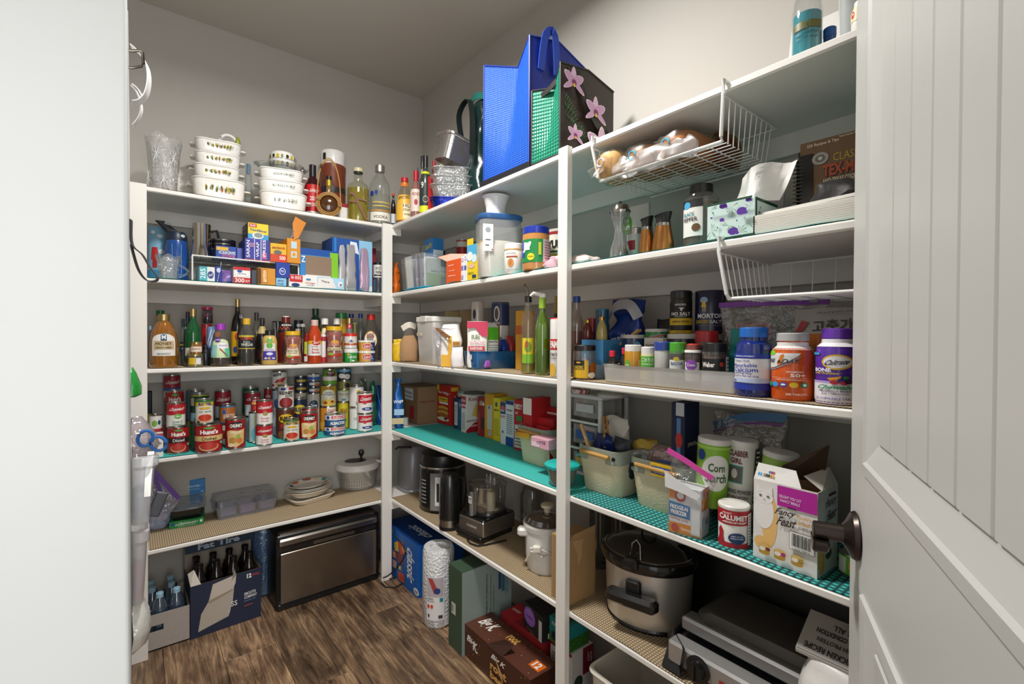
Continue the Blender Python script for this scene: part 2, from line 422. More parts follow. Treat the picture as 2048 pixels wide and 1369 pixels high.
def boxpx(s,p0,p1,h,depth,z=None,vt=None):
    """carton from the pixels of its two lower front corners"""
    z = zsh(s) if z is None else z
    A = onz(*p0,z); B = onz(*p1,z); C = (A+B)/2; b = Bx(); b.w = (B-A).length; b.d = depth
    b.h = h if vt is None else z_at(p0[0],vt,dep(A))-z
    b.loc = Vector((C.x,C.y,z)); v = B-A; b.rot = math.atan2(v.y,v.x); b.top = z+b.h; b.run = 'A'; return b
def carton(label,b,base,faces=None,cat='box',name='carton',group=None,rough=.5,tilt=0,m=None,open_in=None):
    t = thing(name,label,cat,b.loc,(0,0,b.rot) if not tilt else (rad(tilt),0,b.rot),group)
    if open_in:
        w,d,h,e = b.w/2,b.d,b.h,.0018; R = lambda k,z: [(-w+k,k,z),(w-k,k,z),(w-k,d-k,z),(-w+k,d-k,z)]
        MB().loft([R(0,0),R(0,h),R(e*.5,h)],True,False).build('box_body',mat(base,rough),t,smooth=0)
        MB().loft([R(e*.5,h),R(e,h),R(e,e)],False,True).build('box_inside',mat(open_in,.8),t,smooth=0)
    else: MB().box(-b.w/2,0,0,b.w/2,b.d,b.h).build('box_body',m or mat(base,rough,bump=.06),t,smooth=0,bev=min(.0012,b.w*.05))
    if faces: boxprint(t,b.w,b.d,b.h,faces)
    return t
def bag(label,loc,rot,w,d,h,m,prof=None,e=3.0,wr=.008,seed=1,cat='bag',name='bag',group=None,part='bag_film',sc=22,n=30,solo=False):
    """soft pouch: rings of superellipses, wrinkled. prof: (z,w,d[,cx,cy]) fractions"""
    prof = prof or [(0,.8,.8),(.06,1,1),(.5,.97,.95),(.8,.85,.6),(.93,.8,.2),(1,.85,.05)]
    t = None if solo else thing(name,label,cat,loc,rot,group)
    zs = []; k = 4
    for a,b in zip(prof,prof[1:]):
        for i in range(k): zs.append([x+(y-x)*i/k for x,y in zip(a,b)])
    zs.append(list(prof[-1]))
    mb = MB(); mb.loft([sring(w/2*q[1],d/2*max(q[2],.01),q[0]*h,n,e,*(([q[3]*w,q[4]*d]) if len(q) > 4 else (0,0))) for q in zs])
    mb.jitter(wr,sc,seed)
    zmin = min(v[2] for v in mb.v); mb.v = [(x,y,max(z,0) if z < h*.05 else z) for x,y,z in mb.v]
    if solo: o = mb.build(name,m,None,loc,(0,0,rot),60); return tag(o,label,cat,group)
    mb.build(part,m,t,smooth=60); return t
# ------------------------------------------------------------------ surface materials
def wall_paint(name,hexs,rough=.7,scale=260,strength=.05):
    m,nt,b = _new(name); N = nt.nodes.new; L = nt.links.new
    tc = N('ShaderNodeTexCoord'); nz = N('ShaderNodeTexNoise'); nz.inputs['Scale'].default_value = scale; nz.inputs['Detail'].default_value = 3
    n2 = N('ShaderNodeTexNoise'); n2.inputs['Scale'].default_value = 3
    L(tc.outputs['Object'],nz.inputs['Vector']); L(tc.outputs['Object'],n2.inputs['Vector'])
    c = lin(hexs); mx = N('ShaderNodeMixRGB'); mx.inputs[1].default_value = (*[x*.97 for x in c],1); mx.inputs[2].default_value = (*[x*1.02 for x in c],1)
    L(n2.outputs['Fac'],mx.inputs[0]); L(mx.outputs[0],b.inputs['Base Color'])
    bp = N('ShaderNodeBump'); bp.inputs['Strength'].default_value = strength; bp.inputs['Distance'].default_value = .003
    L(nz.outputs['Fac'],bp.inputs['Height']); L(bp.outputs[0],b.inputs['Normal']); b.inputs['Roughness'].default_value = rough
    return m
WALL = wall_paint('wall_paint','#bcb8b1'); CEIL = wall_paint('ceiling_paint','#c6c0b6',.8)
WHITE = wall_paint('white_shelf_paint','#ebe8e2',.38,90,.03); DOORW = wall_paint('door_paint','#c6c6c2',.42,120,.02)
def wood_floor():
    m,nt,b = _new('dark_oak_plank'); N = nt.nodes.new; L = nt.links.new
    tc = N('ShaderNodeTexCoord'); oi = N('ShaderNodeObjectInfo'); mp = N('ShaderNodeMapping')
    ad = N('ShaderNodeVectorMath'); ad.operation = 'ADD'; sc = N('ShaderNodeVectorMath'); sc.operation = 'SCALE'; sc.inputs['Scale'].default_value = 31
    cb = N('ShaderNodeCombineXYZ'); L(oi.outputs['Random'],cb.inputs[0]); L(oi.outputs['Random'],cb.inputs[1]); L(cb.outputs[0],sc.inputs[0])
    L(tc.outputs['Object'],ad.inputs[0]); L(sc.outputs[0],ad.inputs[1]); L(ad.outputs[0],mp.inputs[0]); mp.inputs['Scale'].default_value = (16,1.6,8)
    n1 = N('ShaderNodeTexNoise'); n1.inputs['Scale'].default_value = 2.2; n1.inputs['Detail'].default_value = 9; n1.inputs['Roughness'].default_value = .68; n1.inputs['Distortion'].default_value = 1.3
    L(mp.outputs[0],n1.inputs['Vector'])
    m2 = N('ShaderNodeMapping'); m2.inputs['Scale'].default_value = (3.2,1.3,2); L(ad.outputs[0],m2.inputs[0])
    n2 = N('ShaderNodeTexNoise'); n2.inputs['Scale'].default_value = 2.4; n2.inputs['Detail'].default_value = 5; n2.inputs['Distortion'].default_value = 1.0; L(m2.outputs[0],n2.inputs['Vector'])
    w = N('ShaderNodeTexNoise'); w.inputs['Scale'].default_value = 9; w.inputs['Detail'].default_value = 4
    m3 = N('ShaderNodeMapping'); m3.inputs['Scale'].default_value = (26,.9,4); L(ad.outputs[0],m3.inputs[0]); L(m3.outputs[0],w.inputs['Vector'])
    r1 = N('ShaderNodeValToRGB'); e = r1.color_ramp.elements
    e[0].position = .30; e[0].color = (*lin('#3d2c20'),1); e[1].position = .74; e[1].color = (*lin('#d8b891'),1)
    x = r1.color_ramp.elements.new(.46); x.color = (*lin('#7d624b'),1); x = r1.color_ramp.elements.new(.6); x.color = (*lin('#ab8c6b'),1)
    L(n1.outputs['Fac'],r1.inputs[0])
    r2 = N('ShaderNodeValToRGB'); e = r2.color_ramp.elements; e[0].position = .34; e[0].color = (.22,.2,.19,1); e[1].position = .55; e[1].color = (1,1,1,1)
    L(n2.outputs['Fac'],r2.inputs[0])
    mu = N('ShaderNodeMixRGB'); mu.blend_type = 'MULTIPLY'; mu.inputs[0].default_value = .85; L(r1.outputs[0],mu.inputs[1]); L(r2.outputs[0],mu.inputs[2])
    hs = N('ShaderNodeHueSaturation'); mr = N('ShaderNodeMapRange'); mr.inputs['To Min'].default_value = .75; mr.inputs['To Max'].default_value = 1.25
    L(oi.outputs['Random'],mr.inputs[0]); L(mr.outputs[0],hs.inputs['Value']); L(mu.outputs[0],hs.inputs['Color'])
    mw = N('ShaderNodeMixRGB'); mw.blend_type = 'OVERLAY'; mw.inputs[0].default_value = .55; L(hs.outputs[0],mw.inputs[1]); L(w.outputs['Fac'],mw.inputs[2])
    L(mw.outputs[0],b.inputs['Base Color']); b.inputs['Roughness'].default_value = .42
    bp = N('ShaderNodeBump'); bp.inputs['Strength'].default_value = .25; bp.inputs['Distance'].default_value = .003; L(w.outputs['Fac'],bp.inputs['Height']); L(bp.outputs[0],b.inputs['Normal'])
    return m
def weave(name,c0,c1,sx,sy,rough=.8,depth=.5):
    """woven non-slip liner: crossing ribs, sx, sy ribs per metre"""
    m,nt,b = _new(name); N = nt.nodes.new; L = nt.links.new
    tc = N('ShaderNodeTexCoord'); sp = N('ShaderNodeSeparateXYZ'); L(tc.outputs['Object'],sp.inputs[0])
    def wav(o,k):
        a = N('ShaderNodeMath'); a.operation = 'MULTIPLY'; a.inputs[1].default_value = k*2*pi; L(o,a.inputs[0])
        s_ = N('ShaderNodeMath'); s_.operation = 'SINE'; L(a.outputs[0],s_.inputs[0]); return s_.outputs[0]
    mn = N('ShaderNodeMath'); mn.operation = 'MINIMUM' if sx and sy else 'MAXIMUM'
    if sx: L(wav(sp.outputs[0],sx),mn.inputs[0])
    else: mn.inputs[0].default_value = -1
    if sy: L(wav(sp.outputs[1],sy),mn.inputs[1])
    else: mn.inputs[1].default_value = -1
    mr = N('ShaderNodeMapRange'); mr.inputs['From Min'].default_value = -1; L(mn.outputs[0],mr.inputs[0])
    mx = N('ShaderNodeMixRGB'); mx.inputs[1].default_value = (*lin(c0),1); mx.inputs[2].default_value = (*lin(c1),1); L(mr.outputs[0],mx.inputs[0])
    L(mx.outputs[0],b.inputs['Base Color']); b.inputs['Roughness'].default_value = rough
    bp = N('ShaderNodeBump'); bp.inputs['Strength'].default_value = depth; bp.inputs['Distance'].default_value = .002; L(mr.outputs[0],bp.inputs['Height']); L(bp.outputs[0],b.inputs['Normal'])
    return m
TEALW = weave('teal_liner','#1fa39b','#5fd6ce',160,110); TEALG = weave('teal_grid_liner','#0d3f43','#4ccfc6',70,70)
BEIGER = weave('beige_rib_liner','#8f7b60','#c9b494',0,130); BEIGEG = weave('beige_grid_liner','#7a6548','#d8c4a2',110,110)
BEIGEX = weave('beige_rib_liner_x','#8f7b60','#c9b494',130,0)
# ------------------------------------------------------------------ room shell
YF,XW = -2.76,-2.25
tag(MB().box(XW-.1,0,-.1,.1,.1,ZC).build('wall_back',WALL,smooth=0),'smooth off-white wall behind the shelves of cans','wall',kind='structure')
tag(MB().box(0,YF-.1,-.1,.1,0,ZC).build('wall_right',WALL,smooth=0),'smooth off-white wall behind the long right-hand shelving','wall',kind='structure')
tag(MB().box(XW-.1,YF-.1,-.1,XW,0,ZC).build('wall_left',WALL,smooth=0),'smooth off-white wall beside the refrigerator','wall',kind='structure')
mb = MB(); mb.box(XW,YF-.1,0,-1.95,YF,ZC); mb.box(-1.12,YF-.1,0,0,YF,ZC); mb.box(-1.95,YF-.1,2.06,-1.12,YF,ZC)
tag(mb.build('wall_front',WALL,smooth=0),'wall around the pantry doorway','wall',kind='structure')
tag(MB().box(XW-.1,YF-.1,ZC,.1,.1,ZC+.1).build('ceiling',CEIL,smooth=0),'plain beige painted ceiling','ceiling',kind='structure')
fl = tag(MB().box(XW,YF-.1,-.1,0,0,-.006).build('floor',mat('#1d1511',.8),smooth=0),'dark brown rustic wood plank floor','floor',kind='structure')
FW = wood_floor(); random.seed(4)
PW = .185; x = -2.25; k = 0
while x < 0:
    y = -2.86 - (.35*k % 1.0); x1 = min(x+PW,0)
    while y < 0:
        y0,y1 = max(y,-2.86),min(y+1.2,0)
        if y1-y0 > .01:
            MB().box(-(x1-x)/2+.0006,-(y1-y0)/2+.0006,-.006,(x1-x)/2-.0006,(y1-y0)/2-.0006,0).build('plank',FW,fl,((x+x1)/2,(y0+y1)/2,0),smooth=0,bev=.0008)
        y += 1.2
    x += PW; k += 1
# ------------------------------------------------------------------ shelving
sa = thing('shelving_unit','white painted L-shaped wooden pantry shelving with five levels','shelving',(-.9,-DA/2,0))
sb = sa
def kid(mb,name,par,m=None,bev=.0015):
    off = Vector(par.location); mb.v = [tuple(Vector(v)-off) for v in mb.v]; return mb.build(name,m or WHITE,par,smooth=0,bev=bev)
PT = .0185
for s in range(1,6):
    z = ZS[s]
    kid(MB().box(XL-.075,-DA,z-TH,-DB,-.0005,z),'shelf_board',sa,bev=.004)
    kid(MB().box(-DB,-2.70,z-TH-.001,-.0005,-.0005,z),'shelf_board',sb,bev=.004)
    kid(MB().box(XL-.075,-.0185,z-TH-.062,-.02,-.0005,z-TH),'wall_cleat',sa)
    kid(MB().box(-.0185,-2.70,z-TH-.062,-.0005,-.02,z-TH-.001),'wall_cleat',sb)
    kid(MB().box(-DB-.019,-DA+.002,z-TH-.045,-DB,-.019,z-TH),'end_cleat',sa)
    kid(MB().box(-DB+.001,-DA-.02,z-TH-.036,-DB+.05,-DA-.001,z-TH-.001),'end_cleat',sb)
kid(MB().box(XL-.062,-DA-PT,0,XL,-DA,ZS[1]+.004),'post',sa)
p0 = on_plane(765.4,'y',-DA-PT); p1 = on_plane(784.7,'y',-DA-PT)
kid(MB().box(p0.x,-DA-PT,0,p1.x,-DA,ZS[1]+.001),'post',sa)
p0 = on_plane(1114,'x',-DB-PT)
kid(MB().box(-DB-PT,YM,0,-DB+.004,p0.y,ZS[1]+.006),'post',sb)
# liners
def liner(label,x0,y0,x1,y1,s,m,wav=0,cat='shelf liner'):
    n = 40; w = x1-x0; l = y1-y0; mb = MB(); vs = []; fs = []
    nx,ny = (n,2) if w > l else (2,n)
    for j in range(ny+1):
        for i in range(nx+1):
            X,Y = x0+w*i/nx,y0+l*j/ny
            zz = max(0,noise.noise(Vector((X*9,Y*9,s))))*wav if (i in (0,nx) or j in (0,ny)) else 0
            vs.append((X-x0,Y-y0,.0022+zz))
    st = nx+1
    fs = [(j*st+i,j*st+i+1,(j+1)*st+i+1,(j+1)*st+i) for j in range(ny) for i in range(nx)]
    k = len(vs); vs += [(v[0],v[1],max(.0002,v[2]-.002)) for v in vs]
    fs += [tuple(i+k for i in reversed(f)) for f in fs]
    o = mb.add(vs,fs).build('shelf_liner',m,None,(x0,y0,ZS[s]),smooth=0); return tag(o,label,cat,'shelf liners')
liner('turquoise woven liner under the bottles of blue bags and boxes on the crystal creamer shelf',XL+.004,-DA+.001,-DB-.03,-.03,2,TEALW)
liner('turquoise woven liner beneath the peanut butter and rice container',-DB+.006,YM-.01,-.03,-.40,2,TEALW,.012)
liner('turquoise liner beneath the pepper mill and tissue box',-DB+.004,-2.6,-.03,YM-.01,2,TEALW,.004)
liner('tan liner beneath the honey jug and salsa jars',XL+.004,-DA+.004,-DB-.03,-.03,3,BEIGEX)
liner('tan liner beneath the blue plastic bin and oil bottles',-DB+.006,YM-.01,-.03,-.38,3,BEIGEG)
liner('tan knitted liner beneath the vitamin bottles and spice tray',-DB+.004,-2.6,-.03,YM-.01,3,BEIGEG)
liner('bright turquoise liner beneath the stacked food cans',XL+.004,-DA+.001,-DB+.0,-.03,4,TEALW)
liner('bright turquoise liner in front of the row of cereal boxes',-DB+.006,YM-.01,-.03,-.35,4,TEALW)
liner('turquoise grid liner beneath the fabric bins and cat food box',-DB+.002,-2.6,-.03,YM-.01,4,TEALG,.006)
liner('tan ribbed liner beneath the salad spinner and plates',XL+.004,-DA+.002,-DB-.0,-.03,5,BEIGEX)
liner('tan mesh liner beneath the food processor and white slow cooker',-DB+.006,YM-.01,-.03,-.35,5,BEIGEG)
liner('tan mesh liner with a loose corner beneath the steel slow cooker',-DB+.002,-2.6,-.03,YM-.01,5,BEIGEG,.008)
liner('tan ribbed liner beneath the casserole dishes',XL+.05,-DA+.004,-.75,-.03,1,BEIGEX)
# ------------------------------------------------------------------ door on the right, opened against the shelves
def opened_door():
    ang = math.atan2(-.4216,-.9068)      # local +X runs from the free edge to the hinge
    d = tag(thing('door_1',None,None,(-.4413,-2.409,.012),ang),'white plank-panel door standing open against the shelves','door',kind='structure')
    Wd,Hd,T = .76,2.03,.035           # local -Y is... visible face at y=0, body towards +Y
    st = .112
    # visible face normal must be (-.4216,.9068): local y axis = rotate90(x)
    MB().box(0,.008,0,Wd,T,Hd).build('core',DOORW,d,smooth=0)
    for x0,x1 in ((0,st),(Wd-st,Wd)): MB().box(x0,0,0,x1,.0085,Hd).build('stile',DOORW,d,smooth=0,bev=.001)
    for z0,z1 in ((0,.22),(.856,1.055),(Hd-.13,Hd)): MB().box(st,0,z0,Wd-st,.0085,z1).build('rail',DOORW,d,smooth=0,bev=.001)
    for z0,z1 in ((.22,.856),(1.055,Hd-.13)):
        a,b,c = (.0,-.004),(.014,-.006),(.05,.0075)
        x0,x1 = st,Wd-st
        R = lambda e,y: [(x0+e,y,z0+e),(x1-e,y,z0+e),(x1-e,y,z1-e),(x0+e,y,z1-e)]
        prof = [(-.006,.0),(-.004,-.005),(.012,-.006),(.016,-.002),(.045,.0065),(.052,.0078)]
        MB().loft([R(e,y) for e,y in prof],False,False).build('panel_moulding',DOORW,d,smooth=0)
        n = 6; pw = (x1-x0-.1)/n
        for i in range(n): MB().box(x0+.05+pw*i+.0010,.0035,z0+.05,x0+.05+pw*(i+1)-.0010,.009,z1-.05).build('panel_plank',DOORW,d,smooth=0,bev=.0028)
    BR = mat('#4a423d',.32,.85)
    kx,kz = .062,.935
    h = MB().lathe([(.0,.0),(.036,.0),(.039,.003),(.036,.009),(.022,.016),(.0165,.020),(.0,.020)],32).xf(Matrix.Translation((kx,0,kz)) @ Matrix.Rotation(pi/2,4,'X')).build('door_handle',BR,d)
    g = MB().lathe([(.0145,.018),(.0145,.060),(.0125,.062),(.0,.062)],24).xf(Matrix.Translation((kx,0,kz)) @ Matrix.Rotation(pi/2,4,'X')).build('handle_shank',BR,h)
    pts = [(.024*cos(a),.024*sin(a)) for a in [pi+pi*i/14 for i in range(15)]]
    mb = MB(); rings = []
    for y,k in ((.040,.85),(.043,1),(.060,1),(.063,.85)): rings.append([(kx+x*k,-y,kz-.012+z*k) for x,z in pts])
    mb.loft(rings).build('thumb_piece',BR,h)
    return d
opened_door()
# refrigerator side at the left
rf = thing('refrigerator','tall plain white refrigerator cabinet with rounded corners at the shelf end','refrigerator',(-1.80,-1.40,0))
FE = wall_paint('fridge_enamel','#c2c4c3',.45,300,.03)
MB().rbox(.757,.72,.03,1.783,.006,0,0,.006).build('cabinet',FE,rf)
MB().rbox(.60,.6,0,.031,.01).build('plinth',mat('#3a3a3a',.6),rf)
MB().rbox(.004,.69,.06,1.765,.0015,.3775,0,.001).build('refrigerator_door',FE,rf)
# ================================================================== top shelf, back wall
sp = spot
def crystal(label,S,prof,name,scallop=8,amp=.06,cat='vase',handle=False,star=True):
    t = thing(name,label,cat,S.loc,S.rot); r,h = S.r,S.h; n = 40; mb = MB(); rings = []
    for rf_,zf in prof:
        ring = []
        for i in range(n):
            a = 2*pi*i/n; k = max(0,(zf-.75)/.25); f = 1+.025*math.copysign(1,sin(a*10))*(.2 < zf < .9)
            zz = zf*h - k*amp*h*(.5+.5*cos(scallop*a))
            ring.append((r*rf_*f*cos(a),r*rf_*f*sin(a),zz))
        rings.append(ring)
    mb.loft(rings,True,False).build('glass_body',clear('#f4f6f6',.3,.04,.22,60,'cut_glass'),t,smooth=20)
    if star:
        mb = MB()
        for a0,zf in ((-25,.62),(35,.6),(0,.22),(60,.22),(-60,.22)):
            for k in range(8):
                q = rad(k*45+10); R0 = r*.90
                for e in (1,):
                    a1 = rad(a0)+cos(q)*.30; z1 = zf*h+sin(q)*h*.14
                    mb.tube([(R0*1.02*sin(rad(a0)),-R0*1.02*cos(rad(a0)),zf*h),(R0*1.04*sin(a1),-R0*1.04*cos(a1),z1)],[.0026,.0008],4)
        mb.build('cut_star',clear('#ffffff',.5,.05,.85,0,'frosted_cut'),t)
    if handle:
        pts = [(r*.85+r*.75*sin(pi*i/10),0,h*(.62-.5*i/10)) for i in range(11)]
        MB().tube(pts,r*.12,8).build('handle',GLASS('#e8eef0',.1),t)
    return t
crystal('tall cut-crystal vase with scalloped rim on the top shelf',sp(290,366,266,.10,1),[(.0,0),(.70,0),(.72,.05),(.76,.3),(.86,.7),(.98,.92),(1.02,1)],'crystal_vase',5,.09)
VEG = [(-.62,'#c9a21c','#6d7d1e'),(-.34,'#6f7d22','#c9a21c'),(-.1,'#c9a82c','#8a9a3a'),(.14,'#cf5a2c','#d97a44'),(.36,'#c9a21c','#d8b83a'),(.56,'#8a8e22','#c9a21c'),(.74,'#d0a91e','#6d7d1e')]
FLO = [(-.45,'#5566a8','#6a7a4a'),(-.2,'#7a88b8','#55704a'),(.05,'#9aa05a','#5566a8'),(.3,'#5566a8','#8a9a5a'),(.5,'#c9b860','#5566a8'),(.66,'#7a88b8','#6a7a4a')]
PORC = mat('#f1efe9',.18,coat=.5)
def casserole(label,S,motif,grp,veg=True):
    w,h = 2*S.r,S.h; t = thing('casserole_dish',label,'dish',S.loc,S.rot,grp)
    mb = MB(); rings = []
    for k,z in ((.80,0),(.88,.004),(.93,h*.3),(.97,h-.006),(1.0,h-.004),(1.0,h),(.95,h),(.90,h*.3),(.78,.008)):
        rings.append([(x,y,z) for x,y in rring(w*k,w*k,w*.2*k,5)])
    mb.loft(rings).build('dish_body',PORC,t)
    for s_ in (-1,1):
        q = MB().rbox(w*.30,w*.15,h*.70,h*.70+.007,w*.06,b=.002,cx=0,cy=0)
        q.xf(Matrix.Translation((s_*w*.53,0,0)) @ Matrix.Rotation(pi/2,4,'Z'))
        q.build('handle',PORC,t)
    it = []; rnd = random.Random(S.loc.z)
    for x,c1,c2 in motif:
        for k in range(3):
            sz = (.05 if veg else .018)*(1-.2*k)
            it.append(('o',.5+x*.42+rnd.uniform(-.02,.02),.52+rnd.uniform(-.1,.12),sz*1.15,(.26 if veg else .11)*rnd.uniform(.7,1),(c1,c2,'#4a5a22')[k % 3]))
        for k in range(3):
            a = rnd.uniform(-.05,.05); it.append(('p',[(.5+x*.42+a,.42),(.5+x*.42+a+.012,.43),(.5+x*.42+a*1.6,.78)],'#5d6b34'))
    facep(t,(-w*.42,-w*.462,h*.12),(w*.84,0,0),(0,-w*.022,h*.76),(0,-1,.1),it,'painted_motif',.25)
    S.inner = t; return t
S = sp(386,492,358,.15,1); casserole('widest white casserole dish with vegetable print, bottom of its stack',S,VEG,'vegetable print casserole dishes')
S = sp(389,481,331,.15,1,on=S); casserole('white vegetable-print casserole resting on the widest one',S,VEG,'vegetable print casserole dishes')
S = sp(391,482,307,.15,1,on=S); casserole('white vegetable-print casserole third from the shelf in its stack',S,VEG,'vegetable print casserole dishes')
S = sp(391,484,281,.15,1,on=S); casserole('white vegetable-print casserole topmost of its stack under the glass lid',S,VEG,'vegetable print casserole dishes')
t = thing('glass_cover','clear glass lid with knob on the vegetable-print stack','lid',(S.loc.x,S.loc.y,S.top),S.rot)
MB().lathe([(0,.002),(S.r*.7,.002),(S.r*.96,.0),(S.r*.96,.004),(S.r*.7,.011),(S.r*.15,.016),(0,.016)][::1],28).build('lid_glass',GLASS('#eef2ef',.08),t)
MB().tube([(-.05*cos(pi*i/8)*.35-.03,0,.012+.018*sin(pi*i/8)) for i in range(9)],.004,6).build('knob',GLASS('#d8e0b0',.3),t)
t = thing('ceramic_handle_jug','small white ceramic pepper-shaped jug handle piece on the glass lid','jug',(S.loc.x+.035,S.loc.y-.02,S.top+.012),S.rot)
MB().tube([(.032*cos(pi*i/10),0,.006+.034*sin(pi*i/10)) for i in range(11)],.007,8).build('arched_handle',PORC,t)
MB().lathe([(0,0),(.010,0),(.013,.012),(.009,.03),(.004,.04),(0,.042)],12).build('green_pepper',mat('#8d9a2c',.3),t,(.036,0,0))
MB().lathe([(0,0),(.011,0),(.011,.007),(0,.01)],12).build('red_foot',mat('#b8452c',.3),t,(-.032,0,0))
# lids leaning behind the stack, cup
for i,(u,lab) in enumerate(((376,'white ceramic plate with knob leaning behind the vegetable-print casseroles'),)):
    S2 = sp(362,392,262,.29,1); t = thing('ceramic_plate',lab,'lid',S2.loc,(0,0,S2.rot))
    MB().lathe([(0,0),(.085,0),(.09,.006),(.03,.012),(0,.014)],24).xf(Matrix.Translation((0,0,.10)) @ Matrix.Rotation(rad(70),4,'X') @ Matrix.Rotation(rad(20),4,'Y')).build('lid_disc',PORC,t)
    MB().tube([(0,-.012,.1+.01),(0,-.03,.11)],.008,8).build('knob',PORC,t)
bottle('clear plastic jar with blue clip between the two casserole stacks',sp(490,504,328,.2,1),JAR,GLASS('#dfe6e6',.1),None,('#2d7fb0',.80,.5,1.0),cat='jar',name='plastic_jar')
S = sp(520,614,385,.13,1); casserole('white casserole with blue flower sprigs, bottom of its stack',S,FLO,'flower print casserole dishes',False)
S = sp(518,609,361,.13,1,on=S); casserole('white blue-flower casserole in the middle of its stack',S,FLO,'flower print casserole dishes',False)
S = sp(519,607,338,.13,1,on=S); casserole('white blue-flower casserole topmost under the flared glass dish',S,FLO,'flower print casserole dishes',False)
t = thing('glass_dish','clear flared glass dish holding two small patterned bowls','dish',(S.loc.x,S.loc.y,S.top),S.rot); r = S.r
mb = MB(); rings = []
for k,z in ((.55,0),(.85,.006),(1.05,.022),(1.18,.034),(1.16,.036),(.82,.011),(.5,.006)):
    rings.append([(r*k*(1+.06*sin(6*2*pi*i/36))*cos(2*pi*i/36),r*k*.8*(1+.06*sin(6*2*pi*i/36))*sin(2*pi*i/36),z) for i in range(36)])
mb.loft(rings).build('dish_body',clear('#e6ebea',.24,.05,.12,0,'cut_glass2'),t)
for s_ in (-1,1): MB().tube([(s_*r*1.0,-.03,.03),(s_*r*1.22,-.02,.038),(s_*r*1.22,.02,.038),(s_*r*1.0,.03,.03)],.0035,6).build('handle',GLASS('#e6ebea',.15),t)
def bowl(label,loc,rot,r,h,flip):
    t = thing('patterned_bowl',label,'bowl',loc,rot,'small patterned bowls')
    P = [(.0,.004),(.6,0),(.82,.05),(1,.6),(1,1),(.95,1),(.75,.1),(0,.08)]
    if flip: P = [(a,1-b) for a,b in P][::-1]
    MB().lathe([(a*r,b*h) for a,b in P],26).build('bowl_body',PORC,t)
    it = [('b',.42 if not flip else .08,.46 if not flip else .12,'#3a3a2a')]
    for k in range(9): it += [('o',-80+k*20,.62 if not flip else .34,13,.40,('#d6b416','#6b7a26','#3b3a20')[k % 3])]
    wrap(t,lambda z: r*1.0,h,it,rough=.25)
zz = S.top+.008; c = Vector((S.loc.x+.005,S.loc.y,zz))
bowl('small white bowl with yellow fruit band standing in the glass dish',c,S.rot,.058,.048,False)
bowl('small white bowl with yellow fruit band turned upside down on the other bowl',c+Vector((0,0,.049)),S.rot,.058,.042,True)
bottle('red wine bottle with black neck beside the flower-print stack',sp(608,642,327,.16,1),WINE,mat('#3a0d10',.15,coat=.5),None,('#1c1a1a',.74,.42),[('q',-85,.05,85,.62,'#c01c22'),('q',-85,.08,85,.13,'#e9e3df'),('t','VINO',10,.50,60,.06,'#f0e6e0',0,.3),('t','2015',8,.36,50,.08,'#f0e6e0'),('t','ROSSO',8,.25,55,.06,'#f0e6e0')],group='bottles on the top shelf')
S = sp(640,691,299,.22,1); t = thing('thermos_flask','brown thermos flask with white cup lid','flask',S.loc,S.rot); r,h = S.r,S.h
MB().lathe([(r*.95,0),(r,.004),(r,h*.72),(r*1.03,h*.74),(r*1.03,h*.80),(r*.9,h*.82),(0,h*.82)],28).build('flask_body',mat('#7c3b26',.35),t)
MB().lathe([(r*.86,h*.80),(r*.92,h*.81),(r*.98,h*.97),(r*.9,h),(0,h)],28).build('cup_lid',mat('#eceae6',.3),t)
MB().lathe([(r*1.01,h*.42),(r*1.02,h*.46),(r*1.01,h*.50)],28,cap0=False,cap1=False).build('stripe',mat('#2c2624',.4),t)
wrap(t,lambda z: r*.96,h,[('q',-52,.86,-34,.95,'#1d1d1d')])
S = sp(632,683,383,.05,1,h=.10); t = thing('wicker_bottle','round flat amber bottle in wicker with tall wicker handle','bottle',S.loc,S.rot); R = S.r
H = z_at(657,383,S.D)-S.loc.z
mb = MB(); mb.lathe([(R*.99*sin(pi*i/14),-R*.55*cos(pi*i/14)) for i in range(15)],28); mb.xf(Matrix.Translation((0,0,R)) @ Matrix.Rotation(pi/2,4,'X')); mb.build('bottle_body',mat('#4a2a0c',.12,coat=.6),t)
MB().lathe([(R*.28,R*1.85),(R*.2,R*2.2),(R*.2,R*2.75),(0,R*2.75)],18).build('neck',clear('#caa45a',.2,.04,.3,0,'amber_neck'),t)
MB().lathe([(R*.22,R*2.6),(R*.22,R*3.25),(0,R*3.25)],18).build('gold_foil',mat('#b9a13a',.35,.6),t)
MB().lathe([(R*.24,R*3.1),(R*.24,R*3.4),(0,R*3.4)],18).build('cap',mat('#1d1c1a',.3),t)
WK = mat('#b98d4c',.6,bump=.3,bscale=300)
mb = MB()
for k,rr in enumerate((.98,.86,.74)): mb.tube([(R*rr*cos(2*pi*i/36),-R*(.34+.12*k*0)-R*.5*(1-rr)*.9-.004,R+R*rr*sin(2*pi*i/36)) for i in range(36)],.0022,5,True)
for i in range(44):
    a = 2*pi*i/44; mb.tube([(R*.74*cos(a),-R*.47-.004,R+R*.74*sin(a)),(R*.98*cos(a+.1),-R*.34-.004,R+R*.98*sin(a+.1))],.0012,4)
mb.build('wicker_rim',WK,t)
hz = (z_at(657,320,S.D)-S.loc.z)
mb = MB()
for o in (-.012,.012): mb.tube([(R*.92*cos(pi*i/16),o,R+(hz-R)*sin(pi*i/16)**.8) for i in range(17)],.0026,6)
mb.build('wicker_handle',WK,t)
b = boxat(1,676,697,408,.10,.05); carton('small white and red box behind the wicker bottle',b,'#e8e4df',{'f': [('q',0,.8,1,1,'#9c2430')]})
S = sp(694,738,331,.07,1); t = bottle('square tequila bottle of yellow-green liquor with a wooden gecko',S,SQ,GLASS('#f0f2dc'),(.62,clear('#b7a512',.12,.05,.45,0,'yellow_liquor'),.95),('#d8cfa4',.93,.42),flat=.7,group='bottles on the top shelf')
